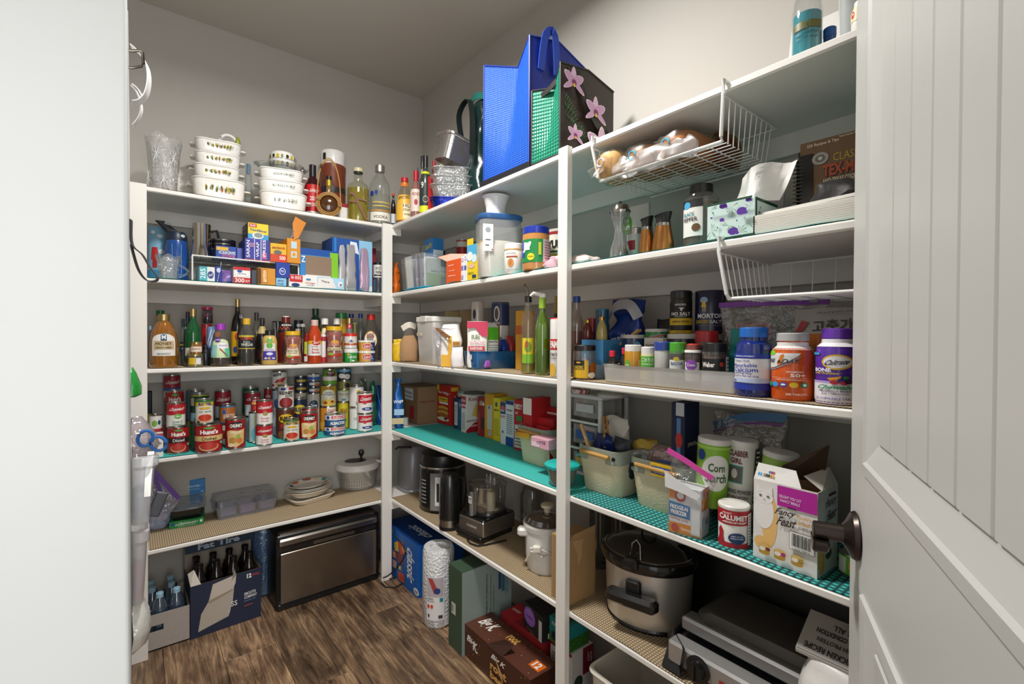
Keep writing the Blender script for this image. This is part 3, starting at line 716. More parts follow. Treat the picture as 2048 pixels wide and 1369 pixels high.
MB().lathe([(S.r*.42,S.h*.90),(S.r*.42,S.h*.925),(S.r*.38,S.h*.93)],18).build('neck_ring',mat('#22201c',.4),t)
r,h = S.r,S.h
mb = MB(); mb.strip([(-r*.75,-r*.72,h*.50),(-r*.3,-r*.75,h*.46),(r*.1,-r*.76,h*.28),(r*.75,-r*.72,h*.03)],.012,.004,(0,0,1)); mb.strip([(-r*.8,-r*.72,h*.36),(-r*.1,-r*.75,h*.34)],.009,.004); mb.strip([(r*.05,-r*.74,h*.40),(r*.8,-r*.72,h*.38)],.008,.004)
mb.build('wooden_gecko',mat('#6e3d16',.5),t)
bottle('clear vodka bottle with silver cap and orange label',sp(738,780,326,.06,1),[(0,0),(.95,0),(1,.02),(1,.60),(.92,.70),(.6,.79),(.40,.84),(.36,.87),(.36,.98),(0,.98)],GLASS(),(.5,clear('#eef0e4',.08,.03,.08,0,'clear_spirit')),('#b9b6b0',.89,.46),[('q',-62,.06,75,.20,'#e9e6dd'),('q',-62,.21,75,.24,'#b98a3c'),('q',-40,.29,70,.31,'#d2b455'),('q',-40,.35,70,.37,'#d2b455'),('t','VODKA',5,.12,80,.05,'#6a5a30'),('o',-45,.50,26,.09,'#243c86'),('o',-18,.52,18,.08,'#243c86')],flat=.8,group='bottles on the top shelf')
bottle('slim dark bottle with orange-red top between liquor bottles',sp(781,791,387,.04,1,run='A'),TALL,mat('#24130c',.15,coat=.5),None,('#d8452c',.93,.6),[('q',-60,.1,60,.38,'#cfd4d8')],group='bottles on the top shelf')
GROUP1 = 'bottles on the top shelf'
bottle('whiskey bottle with red cap and flame-orange label',sp(791,826,352,.05,1,run='B'),SYRUP,GLASS('#f0e2c8'),(.52,mat('#b8741c',.1,coat=.5)),('#c2202c',.90,.42),[('q',-70,.05,80,.60,'#e8b440'),('q',-10,.08,80,.40,'#efe0b8'),('t','SPICED',-5,.54,90,.06,'#4a2a10',8),('t','HILL',20,.36,60,.07,'#3a2410'),('t','COUNTRY',25,.27,70,.05,'#3a2410'),('t','WHISKEY',25,.17,60,.035,'#3a2410'),('q',-70,.80,70,.89,'#e07a20')],group=GROUP1)
bottle('pinkish liquor bottle with red cap beside the whiskey',sp(820,842,340,.07,1,run='B'),WINE,clear('#c98a86',.2,.04,.45,0,'rose_glass'),(.4,'#3a2018'),('#b81c2c',.80,.45),[('q',-80,.18,80,.62,'#e0cfc4'),('t','ROSY',5,.52,80,.06,'#a8303a'),('o',0,.36,34,.12,'#a8202e')],group=GROUP1)
bottle('black liquor bottle with yellow-green bands',sp(838,862,309,.09,1,run='B'),WINE,mat('#37403a',.25,coat=.4),None,('#191919',.82,.42),[('b',.10,.20,'#d7dc28'),('q',-70,.22,70,.55,'#2c352f'),('t','9',-30,.52,26,.10,'#e8e8e0'),('o',0,.30,50,.10,'#d8d8d0'),('o',0,.30,44,.085,'#2c352f'),('b',.70,.74,'#d7dc28')],group=GROUP1)
bottle('black-capped bottle standing behind the yellow-green banded one',sp(837,850,312,.20,1,run='B'),WINE,mat('#2a2320',.2,coat=.4),None,('#171717',.85,.5),[('q',-80,.70,80,.82,'#d8cdbd'),('o',-10,.76,50,.05,'#b02028')],group=GROUP1)
bottle('slim bottle with red foil neck behind the foil pans',sp(861,872,322,.14,1,run='B'),WINE,mat('#5a1218',.2,coat=.4),None,('#b3202c',.80,.55),group=GROUP1)
bottle('slim bottle with pale cap behind the stack of clear pans',sp(876,888,318,.22,1,run='B'),WINE,mat('#4a4238',.2,coat=.4),None,('#cfc5a6',.86,.5),group=GROUP1)
# corkscrew and pen standing behind the bottles
for u,hx,lab in ((822,'#b7a07c','tan handled tool standing behind the rosy bottle'),(833,'#2c3f88','blue handled tool standing behind the rosy bottle')):
    S = sp(u-3,u+3,335,.22,1,run='B'); tag(MB().tube([(0,0,0),(.004,0,S.h*.6),(.009,0,S.h*.9),(.003,0,S.h),(-.004,0,S.h*.9),(-.001,0,S.h*.6)],.003,6).build('kitchen_tool',mat(hx,.4),None,S.loc,(0,0,S.rot)),lab,'tool','tools behind the bottles')
# ================================================================== second shelf, back wall
S = sp(296,335,452,.25,2); t = bottle('pale blue tumbler printed with clouds and a red roof',S,STRAIGHT,mat('#7fb2cf',.35),None,None,[('q',-100,.02,100,.22,'#2b86b4'),('p',[(-40,.40),(8,.40),(0,.62),(-34,.62)],'#b5282c'),('q',-30,.26,-2,.40,'#a32428'),('o',25,.55,36,.09,'#dbe7ee'),('o',15,.82,34,.07,'#dbe7ee'),('o',-25,.88,26,.06,'#dbe7ee'),('p',[(30,.30),(60,.38),(60,.44),(36,.42)],'#9c2a2c')],cat='tumbler',name='tumbler')
S = sp(330,378,443,.17,2); t = thing('water_bottle','blue sports water bottle with black flip-up spout','bottle',S.loc,S.rot); r,h = S.r,S.h
MB().lathe([(r*.9,0),(r,.006),(r,h*.5),(r*.92,h*.68),(r*.88,h*.70),(0,h*.70)],26).build('bottle_body',mat('#1f4f96',.22,coat=.4),t)
MB().lathe([(r*.9,h*.69),(r*.9,h*.78),(r*.7,h*.84),(0,h*.85)],26).build('lid',mat('#1f2c40',.4),t)
mb = MB(); mb.loft([[(x-.018*k*3-.004,y,h*(.80+.2*k)) for x,y in rring(.05-.016*k,.024,.008,3)] for k in (0,.3,.6,.85,1)]); mb.build('spout',mat('#22262e',.45),t)
MB().tube([(-.042,-.012,h*.97),(-.02,-.013,h*.95)],.005,6).build('bite_valve',mat('#c8d0d4',.4),t)
wrap(t,lambda z: r*.9,h,[('o',35,.77,26,.05,'#d5dbdd')]); wrap(t,lambda z: r,h,[('q',-22,.12,22,.125,'#a8c0dc'),('q',-22,.12,-20.5,.62,'#a8c0dc'),('q',20.5,.12,22,.62,'#a8c0dc'),('t','24',0,.2,16,.03,'#c8d6e8'),('t','16',0,.34,16,.03,'#c8d6e8')],lab='gauge_print')
crystal('small cut-crystal creamer with handle and wavy rim',sp(312,362,508,.055,2),[(0,0),(.72,0),(.76,.05),(.74,.3),(.82,.6),(.98,.85),(1.08,1)],'crystal_creamer',6,.10,'pitcher',True,False)
# wire rack
A0 = on_plane(385,'y',-DA+.03); A1 = on_plane(597,'y',-DA+.03); zr = z_at(386,511,dep(A0))
t = thing('wire_rack','white coated wire shelf rack with four legs','rack',((A0.x+A1.x)/2,-DA+.03,zsh(2))); w = A1.x-A0.x; hh = zr-zsh(2)
WW = mat('#e9e9e6',.3)
MB().tube([(-w/2,0,hh),(w/2,0,hh),(w/2,.22,hh),(-w/2,.22,hh)],.0032,6,True).build('top_frame',WW,t)
for i in range(40): MB().tube([(-w/2+w*(i+.5)/40,0,hh+.002),(-w/2+w*(i+.5)/40,.22,hh+.002)],.0014,4).build('cross_wire',WW,t)
for xx in (-w/2,w/2):
    for yy in (.0,.22): MB().tube([(xx,yy,0),(xx,yy,hh)],.0032,6).build('leg',WW,t)
RT = zr+.0035
def rk(u0,u1,vt,d=.06,h=None):
    S = sp(u0,u1,vt,d,2,h=h); S.loc.z = RT; zt = z_at((u0+u1)/2,vt,S.D); S.h = h or zt-RT; S.top = RT+S.h; return S
S = rk(384,424,450,.10); t = thing('steel_pitcher','polished steel frothing pitcher with loop handle on the wire rack','pitcher',S.loc,S.rot); r,h = S.r,S.h
MB().lathe([(r*1.05,0),(r*1.15,.004),(r*1.0,h*.22),(r*.92,h*.4),(r*.95,h),(r*.9,h),(r*.88,h*.3),(0,h*.28)],30).build('pitcher_body',STEEL('#c7c1b6',.1),t)
MB().tube([(r*.95,0,h*.80),(r*1.5,0,h*.86),(r*1.75,0,h*.6),(r*1.6,0,h*.32),(r*1.0,0,h*.26)],.006,8).build('handle',STEEL('#77736c',.15),t)
b = boxat(2,432,473,493,.05,.12,z=RT); carton('blue freezer-bag carton lying on the wire rack under the black pans',b,'#24479c',{'f': [('q',.02,.62,.6,.9,'#d9b13c'),('t','SANDWICH',.55,.45,.8,.28,'#e8e8f0',180),('t','BAGS',.6,.18,.6,.2,'#e06a8c',180)]})
for i,(v0,lab) in enumerate(((486,'dark round tin, lower of two on the blue carton'),(473,'dark round tin, upper of two on the blue carton'))):
    S = sp(423,472,v0,.12,2); zb = b.top+i*.018; t = thing('round_tin',lab,'tin',(S.loc.x,S.loc.y,zb),S.rot,'dark round tins'); r = S.r
    MB().lathe([(r*.95,0),(r,.003),(r,.017),(r*.96,.0178),(r*.9,.012),(0,.012)],28).build('tin_body',mat('#26282a',.25,.4),t); MB().lathe([(r*1.01,.011),(r*1.015,.014),(r*1.01,.0165)],28,cap0=False,cap1=False).build('rim',STEEL('#8d8d8c'),t)
b = boxat(2,490,540,479,.03,.16,z=RT); carton('purple-blue wrap carton lying on the wire rack',b,'#3a3f9a',{'f': [('q',0,0,1,.04,'#a8324a'),('q',.36,0,.39,1,'#d8d4ea'),('q',.62,0,.65,1,'#d8d4ea'),('t','SARAN',.12,.5,.8,.13,'#eceaf6',90),('t','200',.28,.7,.2,.2,'#d89ab0',0),('t','WRAP',.5,.5,.7,.12,'#eceaf6',90),('t','PRESS',.76,.6,.8,.12,'#eceaf6',90),('q',.68,.08,.86,.38,'#c86a9a')]})
b2 = boxat(2,496,537,448,.05,.13,z=b.top); carton('yellow and blue storage-bag carton on top of the purple wrap carton',b2,'#e6cf2c',{'f': [('q',0,0,1,.34,'#3b9cd0'),('q',.05,.74,.42,.95,'#c4282c'),('t','GLAD',.23,.845,.28,.13,'#f4f0ea'),('t','FoodSaver',.52,.58,.8,.14,'#3558a8',-3),('o',.48,.26,.55,.40,'#e9e9e6'),('o',.5,.28,.42,.30,'#8d9690'),('t','120 bags',.3,.07,.4,.07,'#f0f0ea')],'l': [('q',0,0,1,1,'#2c2f38'),('t','BAGS',.5,.8,.5,.12,'#d8d8d4'),('t','ZIP',.5,.45,.4,.1,'#d8d8d4')]})
b3 = boxat(2,541,573,488,.02,.15,z=RT); carton('small yellow and red sandwich-bag carton marked 500',b3,'#e0b429',{'f': [('q',0,0,1,.42,'#cf4a2c'),('q',.5,.06,.98,.40,'#d8301c'),('t','500',.74,.23,.38,.22,'#f6f0e8'),('t','sandwich',.5,.78,.8,.14,'#a02c28'),('o',.45,.52,.5,.24,'#6d6a66')]})
b4 = boxat(2,574,601,478,.01,.17,z=RT); t = carton('orange bag carton with its lid flap torn open',b4,'#d58b1e',{'f': [('q',.3,.60,.72,.88,'#bcd3df'),('q',.3,.22,.72,.48,'#bcd3df'),('q',.4,.28,.62,.42,'#d9962a')]})
mb = MB(); mb.add([(0,-.002,b4.h*.95),(b4.w*.35,-.004,b4.h*1.05),(b4.w*.9,-.006,b4.h*1.7),(.1*b4.w,-.004,b4.h*1.9),(-b4.w*.1,.0,b4.h*1.6),(0,.001,b4.h*.95),(b4.w*.35,-.001,b4.h*1.05),(b4.w*.9,-.003,b4.h*1.7),(.1*b4.w,-.001,b4.h*1.9),(-b4.w*.1,.003,b4.h*1.6)],[(0,1,2,3,4),(9,8,7,6,5),(0,5,6,1),(1,6,7,2),(2,7,8,3),(3,8,9,4),(4,9,5,0)]).build('torn_flap',mat('#cf7f1a',.5),t,smooth=0)
mb = MB(); mb.tube([(-b4.w*.2,.02,b4.h*.8),(b4.w*.02,.01,b4.h*1.3),(b4.w*.2,.02,b4.h*1.1)],[.012,.014,.006],8); mb.build('film_roll',mat('#c9c5bf',.25,.3),t)
b = boxat(2,474,489,497,.09,.1,z=RT); carton('small violet-blue carton behind the purple wrap carton',b,'#5a68b4')
# under the rack
U = lambda u0,u1,vt,d=.02,dd=.15: boxat(2,u0,u1,vt,d,dd)
carton('teal and white wrap carton printed 285',U(399,430,534,.015),'#e3e6e4',{'f': [('q',0,0,.5,1,'#3fa8b4'),('t','285',.22,.5,.7,.34,'#e8f4f4',90),('o',.72,.45,.4,.5,'#1f2f78'),('t','foil',.72,.45,.26,.2,'#dfe3f0',20)]})
carton('narrow dark blue carton beside the 285 carton',U(430.5,444,533,.02),'#1d2f86',{'f': [('o',.5,.75,.6,.3,'#c8cfe6'),('t','Glad',.5,.4,.8,.2,'#dfe3f0',80)]})
bag('crumpled purple and pink packet under the wire rack',Vector((on_plane(455,'y',-DA+.06).x,-DA+.07,zsh(2))),0,.06,.05,.06,mat('#7a5f9e',.35),seed=5,wr=.012,cat='packet',name='packet',solo=True)
carton('red and white foil carton printed 300',U(467,501,535,.01),'#e6e3df',{'f': [('q',0,0,1,.36,'#c5222e'),('q',0,.82,1,1,'#c5222e'),('o',.5,.6,.8,.38,'#f1efec'),('o',.36,.74,.3,.18,'#2a5aa0'),('t','300',.36,.18,.55,.26,'#f6efea'),('t','SQ FT',.82,.15,.26,.14,'#f6efea'),('t','Foil Wrap',.5,.58,.5,.1,'#4a5a8a')]})
bag('crumpled clear bag tip behind the red foil carton',Vector((on_plane(494,'y',-DA+.10).x,-DA+.2,zsh(2))),0,.035,.03,.10,FILM('#e6c8cf',.3),seed=8,wr=.01,cat='packet',name='packet',solo=True)
carton('dark grey bag carton between red and orange cartons',U(503,515,541,.04),'#474b5a')
carton('orange and brown carton with a dark logo frame',U(516,551,537,.006),'#d5902c',{'f': [('q',0,.04,.18,.96,'#5a3320'),('q',.22,.1,.55,.92,'#a8621c'),('q',.25,.14,.52,.88,'#dba044'),('t','grillin',.38,.5,.7,.2,'#f2e4c8',90)]})
b = U(552,573,556,.006,.02); carton('pale blue carton under the dark blue cube carton',b,'#8ac0e2',{'f': [('t','dry',.45,.6,.6,.3,'#31507e'),('t','bags',.45,.25,.6,.2,'#31507e')]})
b2 = boxat(2,552,580,526,.003,.023,z=b.top); carton('dark blue cube carton with round white emblem',b2,'#1f3f9a',{'f': [('o',.46,.42,.44,.46,'#e6e9f2'),('o',.46,.42,.36,.38,'#1f3f9a'),('t','hy',.46,.43,.22,.2,'#e6e9f2')]})
carton('white carton with red panel and upside-down 250 ft print',U(578,636,551,.003,.024),'#ebe7e3',{'f': [('q',.02,.40,.46,.98,'#c62a30'),('t','250 ft',.24,.75,.36,.26,'#f4ece8',180),('o',.22,.16,.28,.30,'#26366e'),('t','chicago',.72,.38,.34,.16,'#c2502c'),('t','CUTLERY',.74,.2,.28,.08,'#4a5a70'),('o',.66,.68,.18,.16,'#4a86b4')]})
# big bag cartons at the right of the shelf
b = boxat(2,600,676,500,.03,.017); t = carton('blue and green zip-bag carton with a torn-open window',b,'#2f7fc0',{'f': [('q',0,.84,1,1,'#1d4f9e'),('q',.78,0,1,.95,'#7fc02c'),('q',.14,.30,.82,.82,'#8a7460'),('q',.14,.2,.8,.34,'#d8d3cb'),('q',.14,.26,.8,.30,'#3c9a54'),('q',.2,.06,.74,.18,'#b5673c'),('t','Z',.08,.72,.1,.16,'#f0f4f8'),('q',0,0,.18,.1,'#63aee0')]})
bag('crumpled clear bag standing up behind the zip-bag carton',Vector((on_plane(632,'y',-DA+.19).x,-DA+.22,zsh(2))),0,.09,.06,.19,FILM('#dcdcd8',.12),seed=11,wr=.014,name='clear_bag',solo=True)
b = boxat(2,634,688,556,.002,.03); carton('pale blue and white flat carton lying before the zip-bag carton',b,'#a9d3e8',{'f': [('p',[(.0,.0),(.7,.1),(.55,.95),(.05,.9)],'#e6e3de'),('t','tape',.3,.6,.3,.2,'#6a6a6a',-10),('q',.78,.2,.92,.7,'#dfeaf2'),('q',.84,.3,.9,.5,'#a03a44')]})
b = boxat(2,664,744,480,.05,.16); carton('tall blue storage-bag carton with pale blue half',b,'#1c4f9c',{'f': [('q',.66,0,1,1,'#8fc3e2'),('q',.05,0,.1,1,'#2c7fc4'),('p',[(.42,.78),(.66,.72),(.60,.95),(.44,.96)],'#dfe8f2'),('q',.78,.66,.88,.80,'#cfe0ea'),('t','DOUBLE',.8,.3,.5,.05,'#b03040',90),('q',.66,0,1,.12,'#d5dde2')]})
for i,(u0,u1,vt,lab,hx) in enumerate(((676,690,491,'silver-grey plastic bags pulled from the tall blue carton, leftmost fold','#b9b7bb'),(690,711,490,'silver-grey plastic bags with pink fold hanging from the tall blue carton','#a9a6aa'),(718,737,497,'lilac plastic bag spilling from the pale blue carton half','#b79db4'))):
    P0 = on_plane(u0,'y',-DA+.035); P1 = on_plane(u1,'y',-DA+.035); h = z_at(u0,vt,dep(P0))-zsh(2)
    bag(lab,Vector(((P0.x+P1.x)/2,-DA+.032,zsh(2))),0,(P1-P0).length,.026,h,mat(hx,.18,.25),[(0,.9,.7),(.1,1,1),(.6,.9,.9),(1,.75,.6)],seed=20+i,wr=.006,sc=40,name='folded_plastic_bag',solo=True)
carton('dark red carton behind the black jars',boxat(2,744,752,497,.16,.1),'#8c2030')
S = sp(746,767,557,.08,2); S.h = z_at(756,557,S.D)-S.loc.z; S.top = S.loc.z+S.h
bottle('dark grey jar beneath the black and white lettered jar',S,STRAIGHT,mat('#3a4048',.25,coat=.3),None,None,[('q',-90,.1,-35,.9,'#5a6f88')],cat='jar',name='jar')
S = sp(746,766,525,.08,2,on=S); bottle('white jar with black scrawled lettering and black lid',S,STRAIGHT,mat('#d8d5ce',.4),None,('#20201f',.84,1.02),[('t','WILD',0,.62,60,.18,'#2a2a2a',10),('t','cafe',5,.38,60,.2,'#2a2a2a',-8),('q',-50,.12,50,.2,'#2a2a2a')],cat='jar',name='jar')
# ================================================================== third shelf, back wall: sauces
G3 = 'sauces and syrups on the third shelf'
S = sp(298,357,628,733,3)
bottle('large amber honey jug with gold cap and white label',S,[(0,0),(.93,0),(1,.03),(1,.45),(.92,.62),(.62,.80),(.40,.87),(.38,.93),(0,.93)],clear('#d8932a',.2,.05,.35,0,'honey_plastic'),(.84,mat('#8f4d08',.15,coat=.4)),('#c9b27a',.88,.42,1.0),
    [('q',-50,.22,50,.52,'#e9e6e2'),('o',0,.52,100,.22,'#e9e6e2'),('q',-12,.50,12,.64,'#1f4a66'),('t','M',0,.57,16,.08,'#e8eef2'),('q',-40,.34,42,.50,'#c8b184'),('t','HONEY',0,.45,62,.055,'#2c2a20'),('t','GRADE A AMBER',0,.375,60,.03,'#4a4028'),('t','MEMBERS',0,.26,50,.03,'#8a8a8a')],name='honey_jug',flat=.75,group=G3)
def mini(u0,u1,vt,base,lab,hx,capc,items=(),prof=WIDEJAR,on=None,capz=.80,capr=1.0,cat='jar',name='jar',glass=None,lq=None,**k):
    S = sp(u0,u1,vt,base,3,on=on); bottle(lab,S,prof,glass or mat(hx,.2,coat=.4),lq,(capc,capz,capr) if capc else None,items,cat=cat,name=name,group=G3,**k); return S
S = mini(374,407,708,732,'squat clear jar with yellow label under the honey jar','','#c9b27a',[('q',-50,.2,0,.72,'#d9b420'),('q',5,.2,40,.70,'#e4e2df')],glass=GLASS('#e8e4d4',.1),lq=(.5,'#8a7a4a'),capz=.86)
mini(381,404,684,0,'little gold-lidded honey jar on the squat clear jar','','#c9b27a',[('q',-70,.18,70,.62,'#e9d6c2'),('t','Raspberry',0,.42,80,.14,'#8a4a40')],glass=clear('#c9862a',.2,.05,.4,0,'amber_jar'),on=S)
mini(420,462,648,731,'flat syrup bottle with purple cap and pastel label','','#a23ab8',[('q',-58,.2,58,.56,'#cfe0b0'),('o',0,.56,116,.16,'#cfe0b0'),('o',-20,.62,44,.12,'#5a2a86'),('t','private',-20,.62,34,.05,'#e8dcf0'),('o',14,.48,66,.16,'#ece9ee'),('q',-58,.22,-20,.50,'#8fc8c4'),('q',24,.22,58,.42,'#5cc4a0'),('p',[(-5,.40),(40,.22),(42,.24),(-3,.43)],'#a03a34'),('t','Syrup Lite',16,.49,48,.04,'#6a5a8a')],prof=SYRUP,glass=GLASS('#e6e3dc',.05),lq=(.30,mat('#3a2415',.15)),capz=.86,capr=.48,cat='bottle',name='syrup_bottle')
mini(476,510,637,731,'clear black-vinegar bottle with yellow cap','','#e0b02c',[('q',-70,.36,70,.64,'#20222c'),('q',-70,.60,70,.64,'#b9b43a'),('t','TOWNE',0,.575,88,.07,'#d8502c'),('t','Kuro',2,.50,44,.05,'#b0b8a8'),('t','VINEGAR',4,.44,80,.06,'#dcdcd0'),('q',-70,.35,70,.37,'#b9a43a')],prof=[(0,0),(.92,0),(1,.03),(1,.55),(.92,.66),(.55,.82),(.42,.88),(.42,.98),(0,.98)],glass=GLASS('#dcdcd2',.05),lq=(.64,mat('#1c1712',.12)),capz=.87,capr=.48,cat='bottle',name='vinegar_bottle')
mini(522,555,661,729,'tan mustard squeeze bottle with black cap and purple label','#cfae62','#1f1f1f',[('q',-52,.14,52,.40,'#4a3f9c'),('q',-45,.40,45,.62,'#eceae6'),('o',0,.56,46,.16,'#5fae3a'),('q',-22,.66,22,.76,'#6cae54'),('t','DIJON',0,.48,40,.03,'#5a5aa0'),('t','mustard',0,.44,60,.035,'#3f3f98'),('o',0,.32,46,.08,'#d8d4ee'),('o',-26,.19,20,.06,'#d8d4ee'),('o',-4,.19,18,.06,'#e0a44a'),('o',26,.19,22,.05,'#d8d4ee')],prof=SQUEEZE,capz=.84,capr=.56,cat='bottle',name='mustard_bottle')
SAL = [(0,0),(.95,0),(1,.02),(1,.22),(.86,.42),(.88,.55),(1,.72),(.97,.80),(.82,.86),(.82,.97),(0,.97)]
PACE = lambda l2: [('p',[(-40,.50),(40,.50),(44,.42),(46,.2),(-46,.2),(-44,.42)],'#d8c9a8'),('o',5,.54,60,.16,'#e2a82c'),('t','Pace',2,.52,62,.11,'#f0e8e0',6,.3,.05),('t','Pace',2,.522,60,.10,'#b3202c',6,.3,.02),('t',l2,0,.40,72,.05,'#3a4a34'),('t','THICK & CHUNKY',0,.34,66,.035,'#5a4a30'),('q',-44,.17,46,.25,'#a8301c'),('o',-20,.24,36,.07,'#7aa83a')]
mini(566,603,663,728,'salsa jar with yellow lid and cream restaurant-style label','','#e3b41c',PACE('Mexican Style'),prof=SAL,glass=clear('#e8c8b8',.2,.04,.15,0,'salsa_glass'),lq=(.84,mat('#a8301a',.3,bump=.4,bscale=160)),capz=.88,capr=.84,name='salsa_jar')
mini(615,643,640,727,'red hot sauce bottle with pink paper cap','#b83e16','#d8b4ac',[('q',-90,.18,90,.52,'#e6e2dc'),('q',-90,.44,90,.52,'#e0b429'),('o',12,.47,70,.11,'#c0202c'),('t','Texas',12,.48,54,.055,'#f2e6d8',8,.3),('t','HOTTER',0,.385,50,.03,'#5a4a44'),('t','Hot',6,.325,50,.055,'#b8282c'),('t','Sauce',8,.26,60,.055,'#b8282c')],prof=SAUCE,capz=.80,capr=.52,cat='bottle',name='hot_sauce_bottle')
mini(649,688,653,726,'salsa jar with yellow lid and red picante logo beside the hot sauce','','#e3b41c',PACE('PICANTE')[1:]+[('q',-46,.33,46,.42,'#d9cba4'),('t','PICANTE',0,.375,80,.06,'#4a4a30')],prof=SAL,glass=clear('#e8c8b8',.2,.04,.15,0,'salsa_glass'),lq=(.84,mat('#a3240f',.3,bump=.4,bscale=160)),capz=.885,capr=.86,name='salsa_jar')
S = mini(687,714,697,724,'green and white tub under the red-lidded jar','#1f8c3a',None,[('q',-180,.70,180,.98,'#e6e6e2'),('o',-20,.58,24,.14,'#e0a42c'),('t','CHICKEN',12,.38,76,.16,'#e8f0e4'),('o',20,.12,26,.12,'#ece8d8')],prof=STRAIGHT,cat='tub',name='bouillon_tub')
mini(687,713,667,0,'small red-lidded jar with silver and red label on the green tub','#ddd9d6','#d0281e',[('q',-90,.22,90,.36,'#c0563a'),('o',5,.42,56,.26,'#c8b8a8'),('o',5,.50,24,.14,'#2c58a0')],on=S,capz=.72)
TUB = [(0,0),(.86,0),(.9,.04),(.97,.82),(1.02,.84),(1.02,1),(.97,1),(0,.97)]
TP = [('q',-90,.06,90,.8,'#d69a2c'),('q',30,.06,80,.8,'#26347c'),('o',4,.46,76,.52,'#f1ece6'),('o',4,.46,68,.44,'#c2283a'),('t','Fritos',4,.46,50,.26,'#f6f0e8',10,.2),('o',46,.26,22,.24,'#3a8ac8')]
S = mini(718,752,702,722,'cheese dip tub with red oval logo, lower of two','#ebe7e0',None,TP,prof=TUB,cat='tub',name='dip_tub')
S = mini(718,752,681,0,'cheese dip tub with red oval logo stacked on its twin','#ebe7e0',None,TP,prof=TUB,cat='tub',name='dip_tub',on=S)
# behind
mini(309,332,621,.17,'dark bottle with green cap behind the honey jug','#2a2622','#12703a',prof=TALL,capz=.90,capr=.75,cat='bottle',name='bottle')
mini(297,304,652,.14,'pale blue capped bottle at the post behind the honey jug','#3a4a5a','#8fb0cc',prof=TALL,capz=.9,capr=.7,cat='bottle',name='bottle')
mini(360,372,638,.18,'clear bottle with teal neck behind the honey jug','','#2d4a52',[('q',-80,.3,80,.5,'#1f2430'),('q',-80,.42,80,.46,'#c9c02c'),('t','AMINO',0,.36,70,.06,'#8fd0dc')],prof=TALL,glass=GLASS('#c8d4d0',.12),lq=(.4,'#5a2a18'),capz=.82,capr=.55,cat='bottle',name='bottle')
mini(367,384,624,.14,'slim dark bottle with navy cap beside the green bottle','#26343a','#1f2f52',[('b',.68,.72,'#6aa0b8')],prof=WINE,capz=.82,capr=.5,cat='bottle',name='bottle')
mini(370,404,617,.09,'green glass bottle with gold foil neck behind the little honey jar','','#c9b27a',[('q',-70,.18,40,.32,'#e2d8c4')],prof=WINE,glass=mat('#14532a',.1,coat=.6),capz=.86,capr=.42,cat='bottle',name='bottle')
S = mini(402,426,647,.16,'red jar under the dark jam jar','#9c2026',None,[('q',-60,.1,60,.5,'#701c20')],prof=WIDEJAR)
mini(404,427,614,0,'dark jam jar with magenta lid stacked on the red jar','','#c01a5e',[('t','M',-10,.5,26,.25,'#a83a60')],on=S,glass=clear('#5a4a50',.2,.04,.5,0,'jam_glass'),lq=(.8,'#3a1a24'),capz=.84,capr=1.02)
mini(413,430,652,.10,'blue and white can behind the purple-capped syrup','#6a8ab4',None,[('p',[(-60,.5),(0,.9),(10,.9),(-50,.5)],'#e4e8ee'),('p',[(-30,.5),(40,.9),(50,.9),(-20,.5)],'#e4e8ee'),('b',0,.45,'#2b3350')],prof=STRAIGHT,cat='can',name='drink_can')
mini(417,440,665,.13,'dark jar with orange-red lid behind the purple-capped syrup','#3a2016','#d06a24',capz=.86,prof=WIDEJAR)
mini(404,420,690,.09,'dark pepper sauce bottle behind the squat clear jar','#23262e','#2a2f3a',prof=TALL,capz=.86,capr=.5,cat='bottle',name='bottle')
mini(462,488,598,.17,'tall dark soy bottle with gold cap','#1d1916','#c9b27a',[('q',-70,.12,70,.50,'#d8a81c'),('o',5,.42,60,.14,'#c8402c'),('o',-20,.22,40,.1,'#2a4a9c')],prof=WINE,capz=.88,capr=.40,cat='bottle',name='bottle')
mini(474,491,629,.13,'dark bottle with grey cap behind the yellow-capped vinegar','#211c18','#9a9a9c',[('q',-70,.2,70,.5,'#d5a31e')],prof=TALL,capz=.92,capr=.5,cat='bottle',name='bottle')
mini(504,522,625,.15,'clear bottle with grey ribbed stopper and dark syrup','','#4a4a4c',prof=TALL,glass=GLASS('#b8b8b4',.1),lq=(.6,'#151210'),capz=.84,capr=.5,cat='bottle',name='bottle')
mini(513,537,636,.08,'dark sauce bottle with black cap and tan neck label','#1f1815','#2a2724',[('b',.66,.82,'#b5a368'),('q',-70,.1,60,.32,'#2a1618'),('o',0,.2,34,.1,'#a02a2c')],prof=TALL,capz=.88,capr=.44,cat='bottle',name='bottle')
mini(544,568,641,.19,'black and grey can behind the mustard bottle','#2a2a2c',None,[('q',-90,.1,-20,.95,'#8f8f8c'),('o',-45,.7,30,.2,'#3a3a3a')],prof=STRAIGHT,cat='can',name='drink_can')
mini(555,590,632,.09,'brown sauce bottle with white cap and zigzag black label','#6a2018','#ebe9e6',[('b',.66,.86,'#1d1a1c'),('t','MONTANA',8,.81,90,.04,'#e8e4dc'),('p',[(-60,.72),(-45,.78),(-30,.72),(-15,.78),(0,.72),(15,.78),(30,.72),(30,.71),(15,.76),(0,.70),(-15,.76),(-30,.70),(-45,.76),(-60,.70)],'#d84a2c'),('q',-20,.05,60,.46,'#2a2a46')],prof=SQUEEZE,capz=.88,capr=.40,cat='bottle',name='bottle')
mini(588,606,639,.18,'dark jar with black wrapped neck behind the cream-label salsa','#1c1e22',None,[('b',.80,.98,'#20242a'),('o',0,.86,50,.08,'#c8ccd0'),('q',-40,.70,40,.78,'#c8b8a8')],prof=STRAIGHT,cat='jar',name='jar')
mini(595,616,648,.13,'dark glass bottle with grey screw cap','#2c2620','#a9a7a2',prof=TALL,capz=.92,capr=.5,cat='bottle',name='bottle')
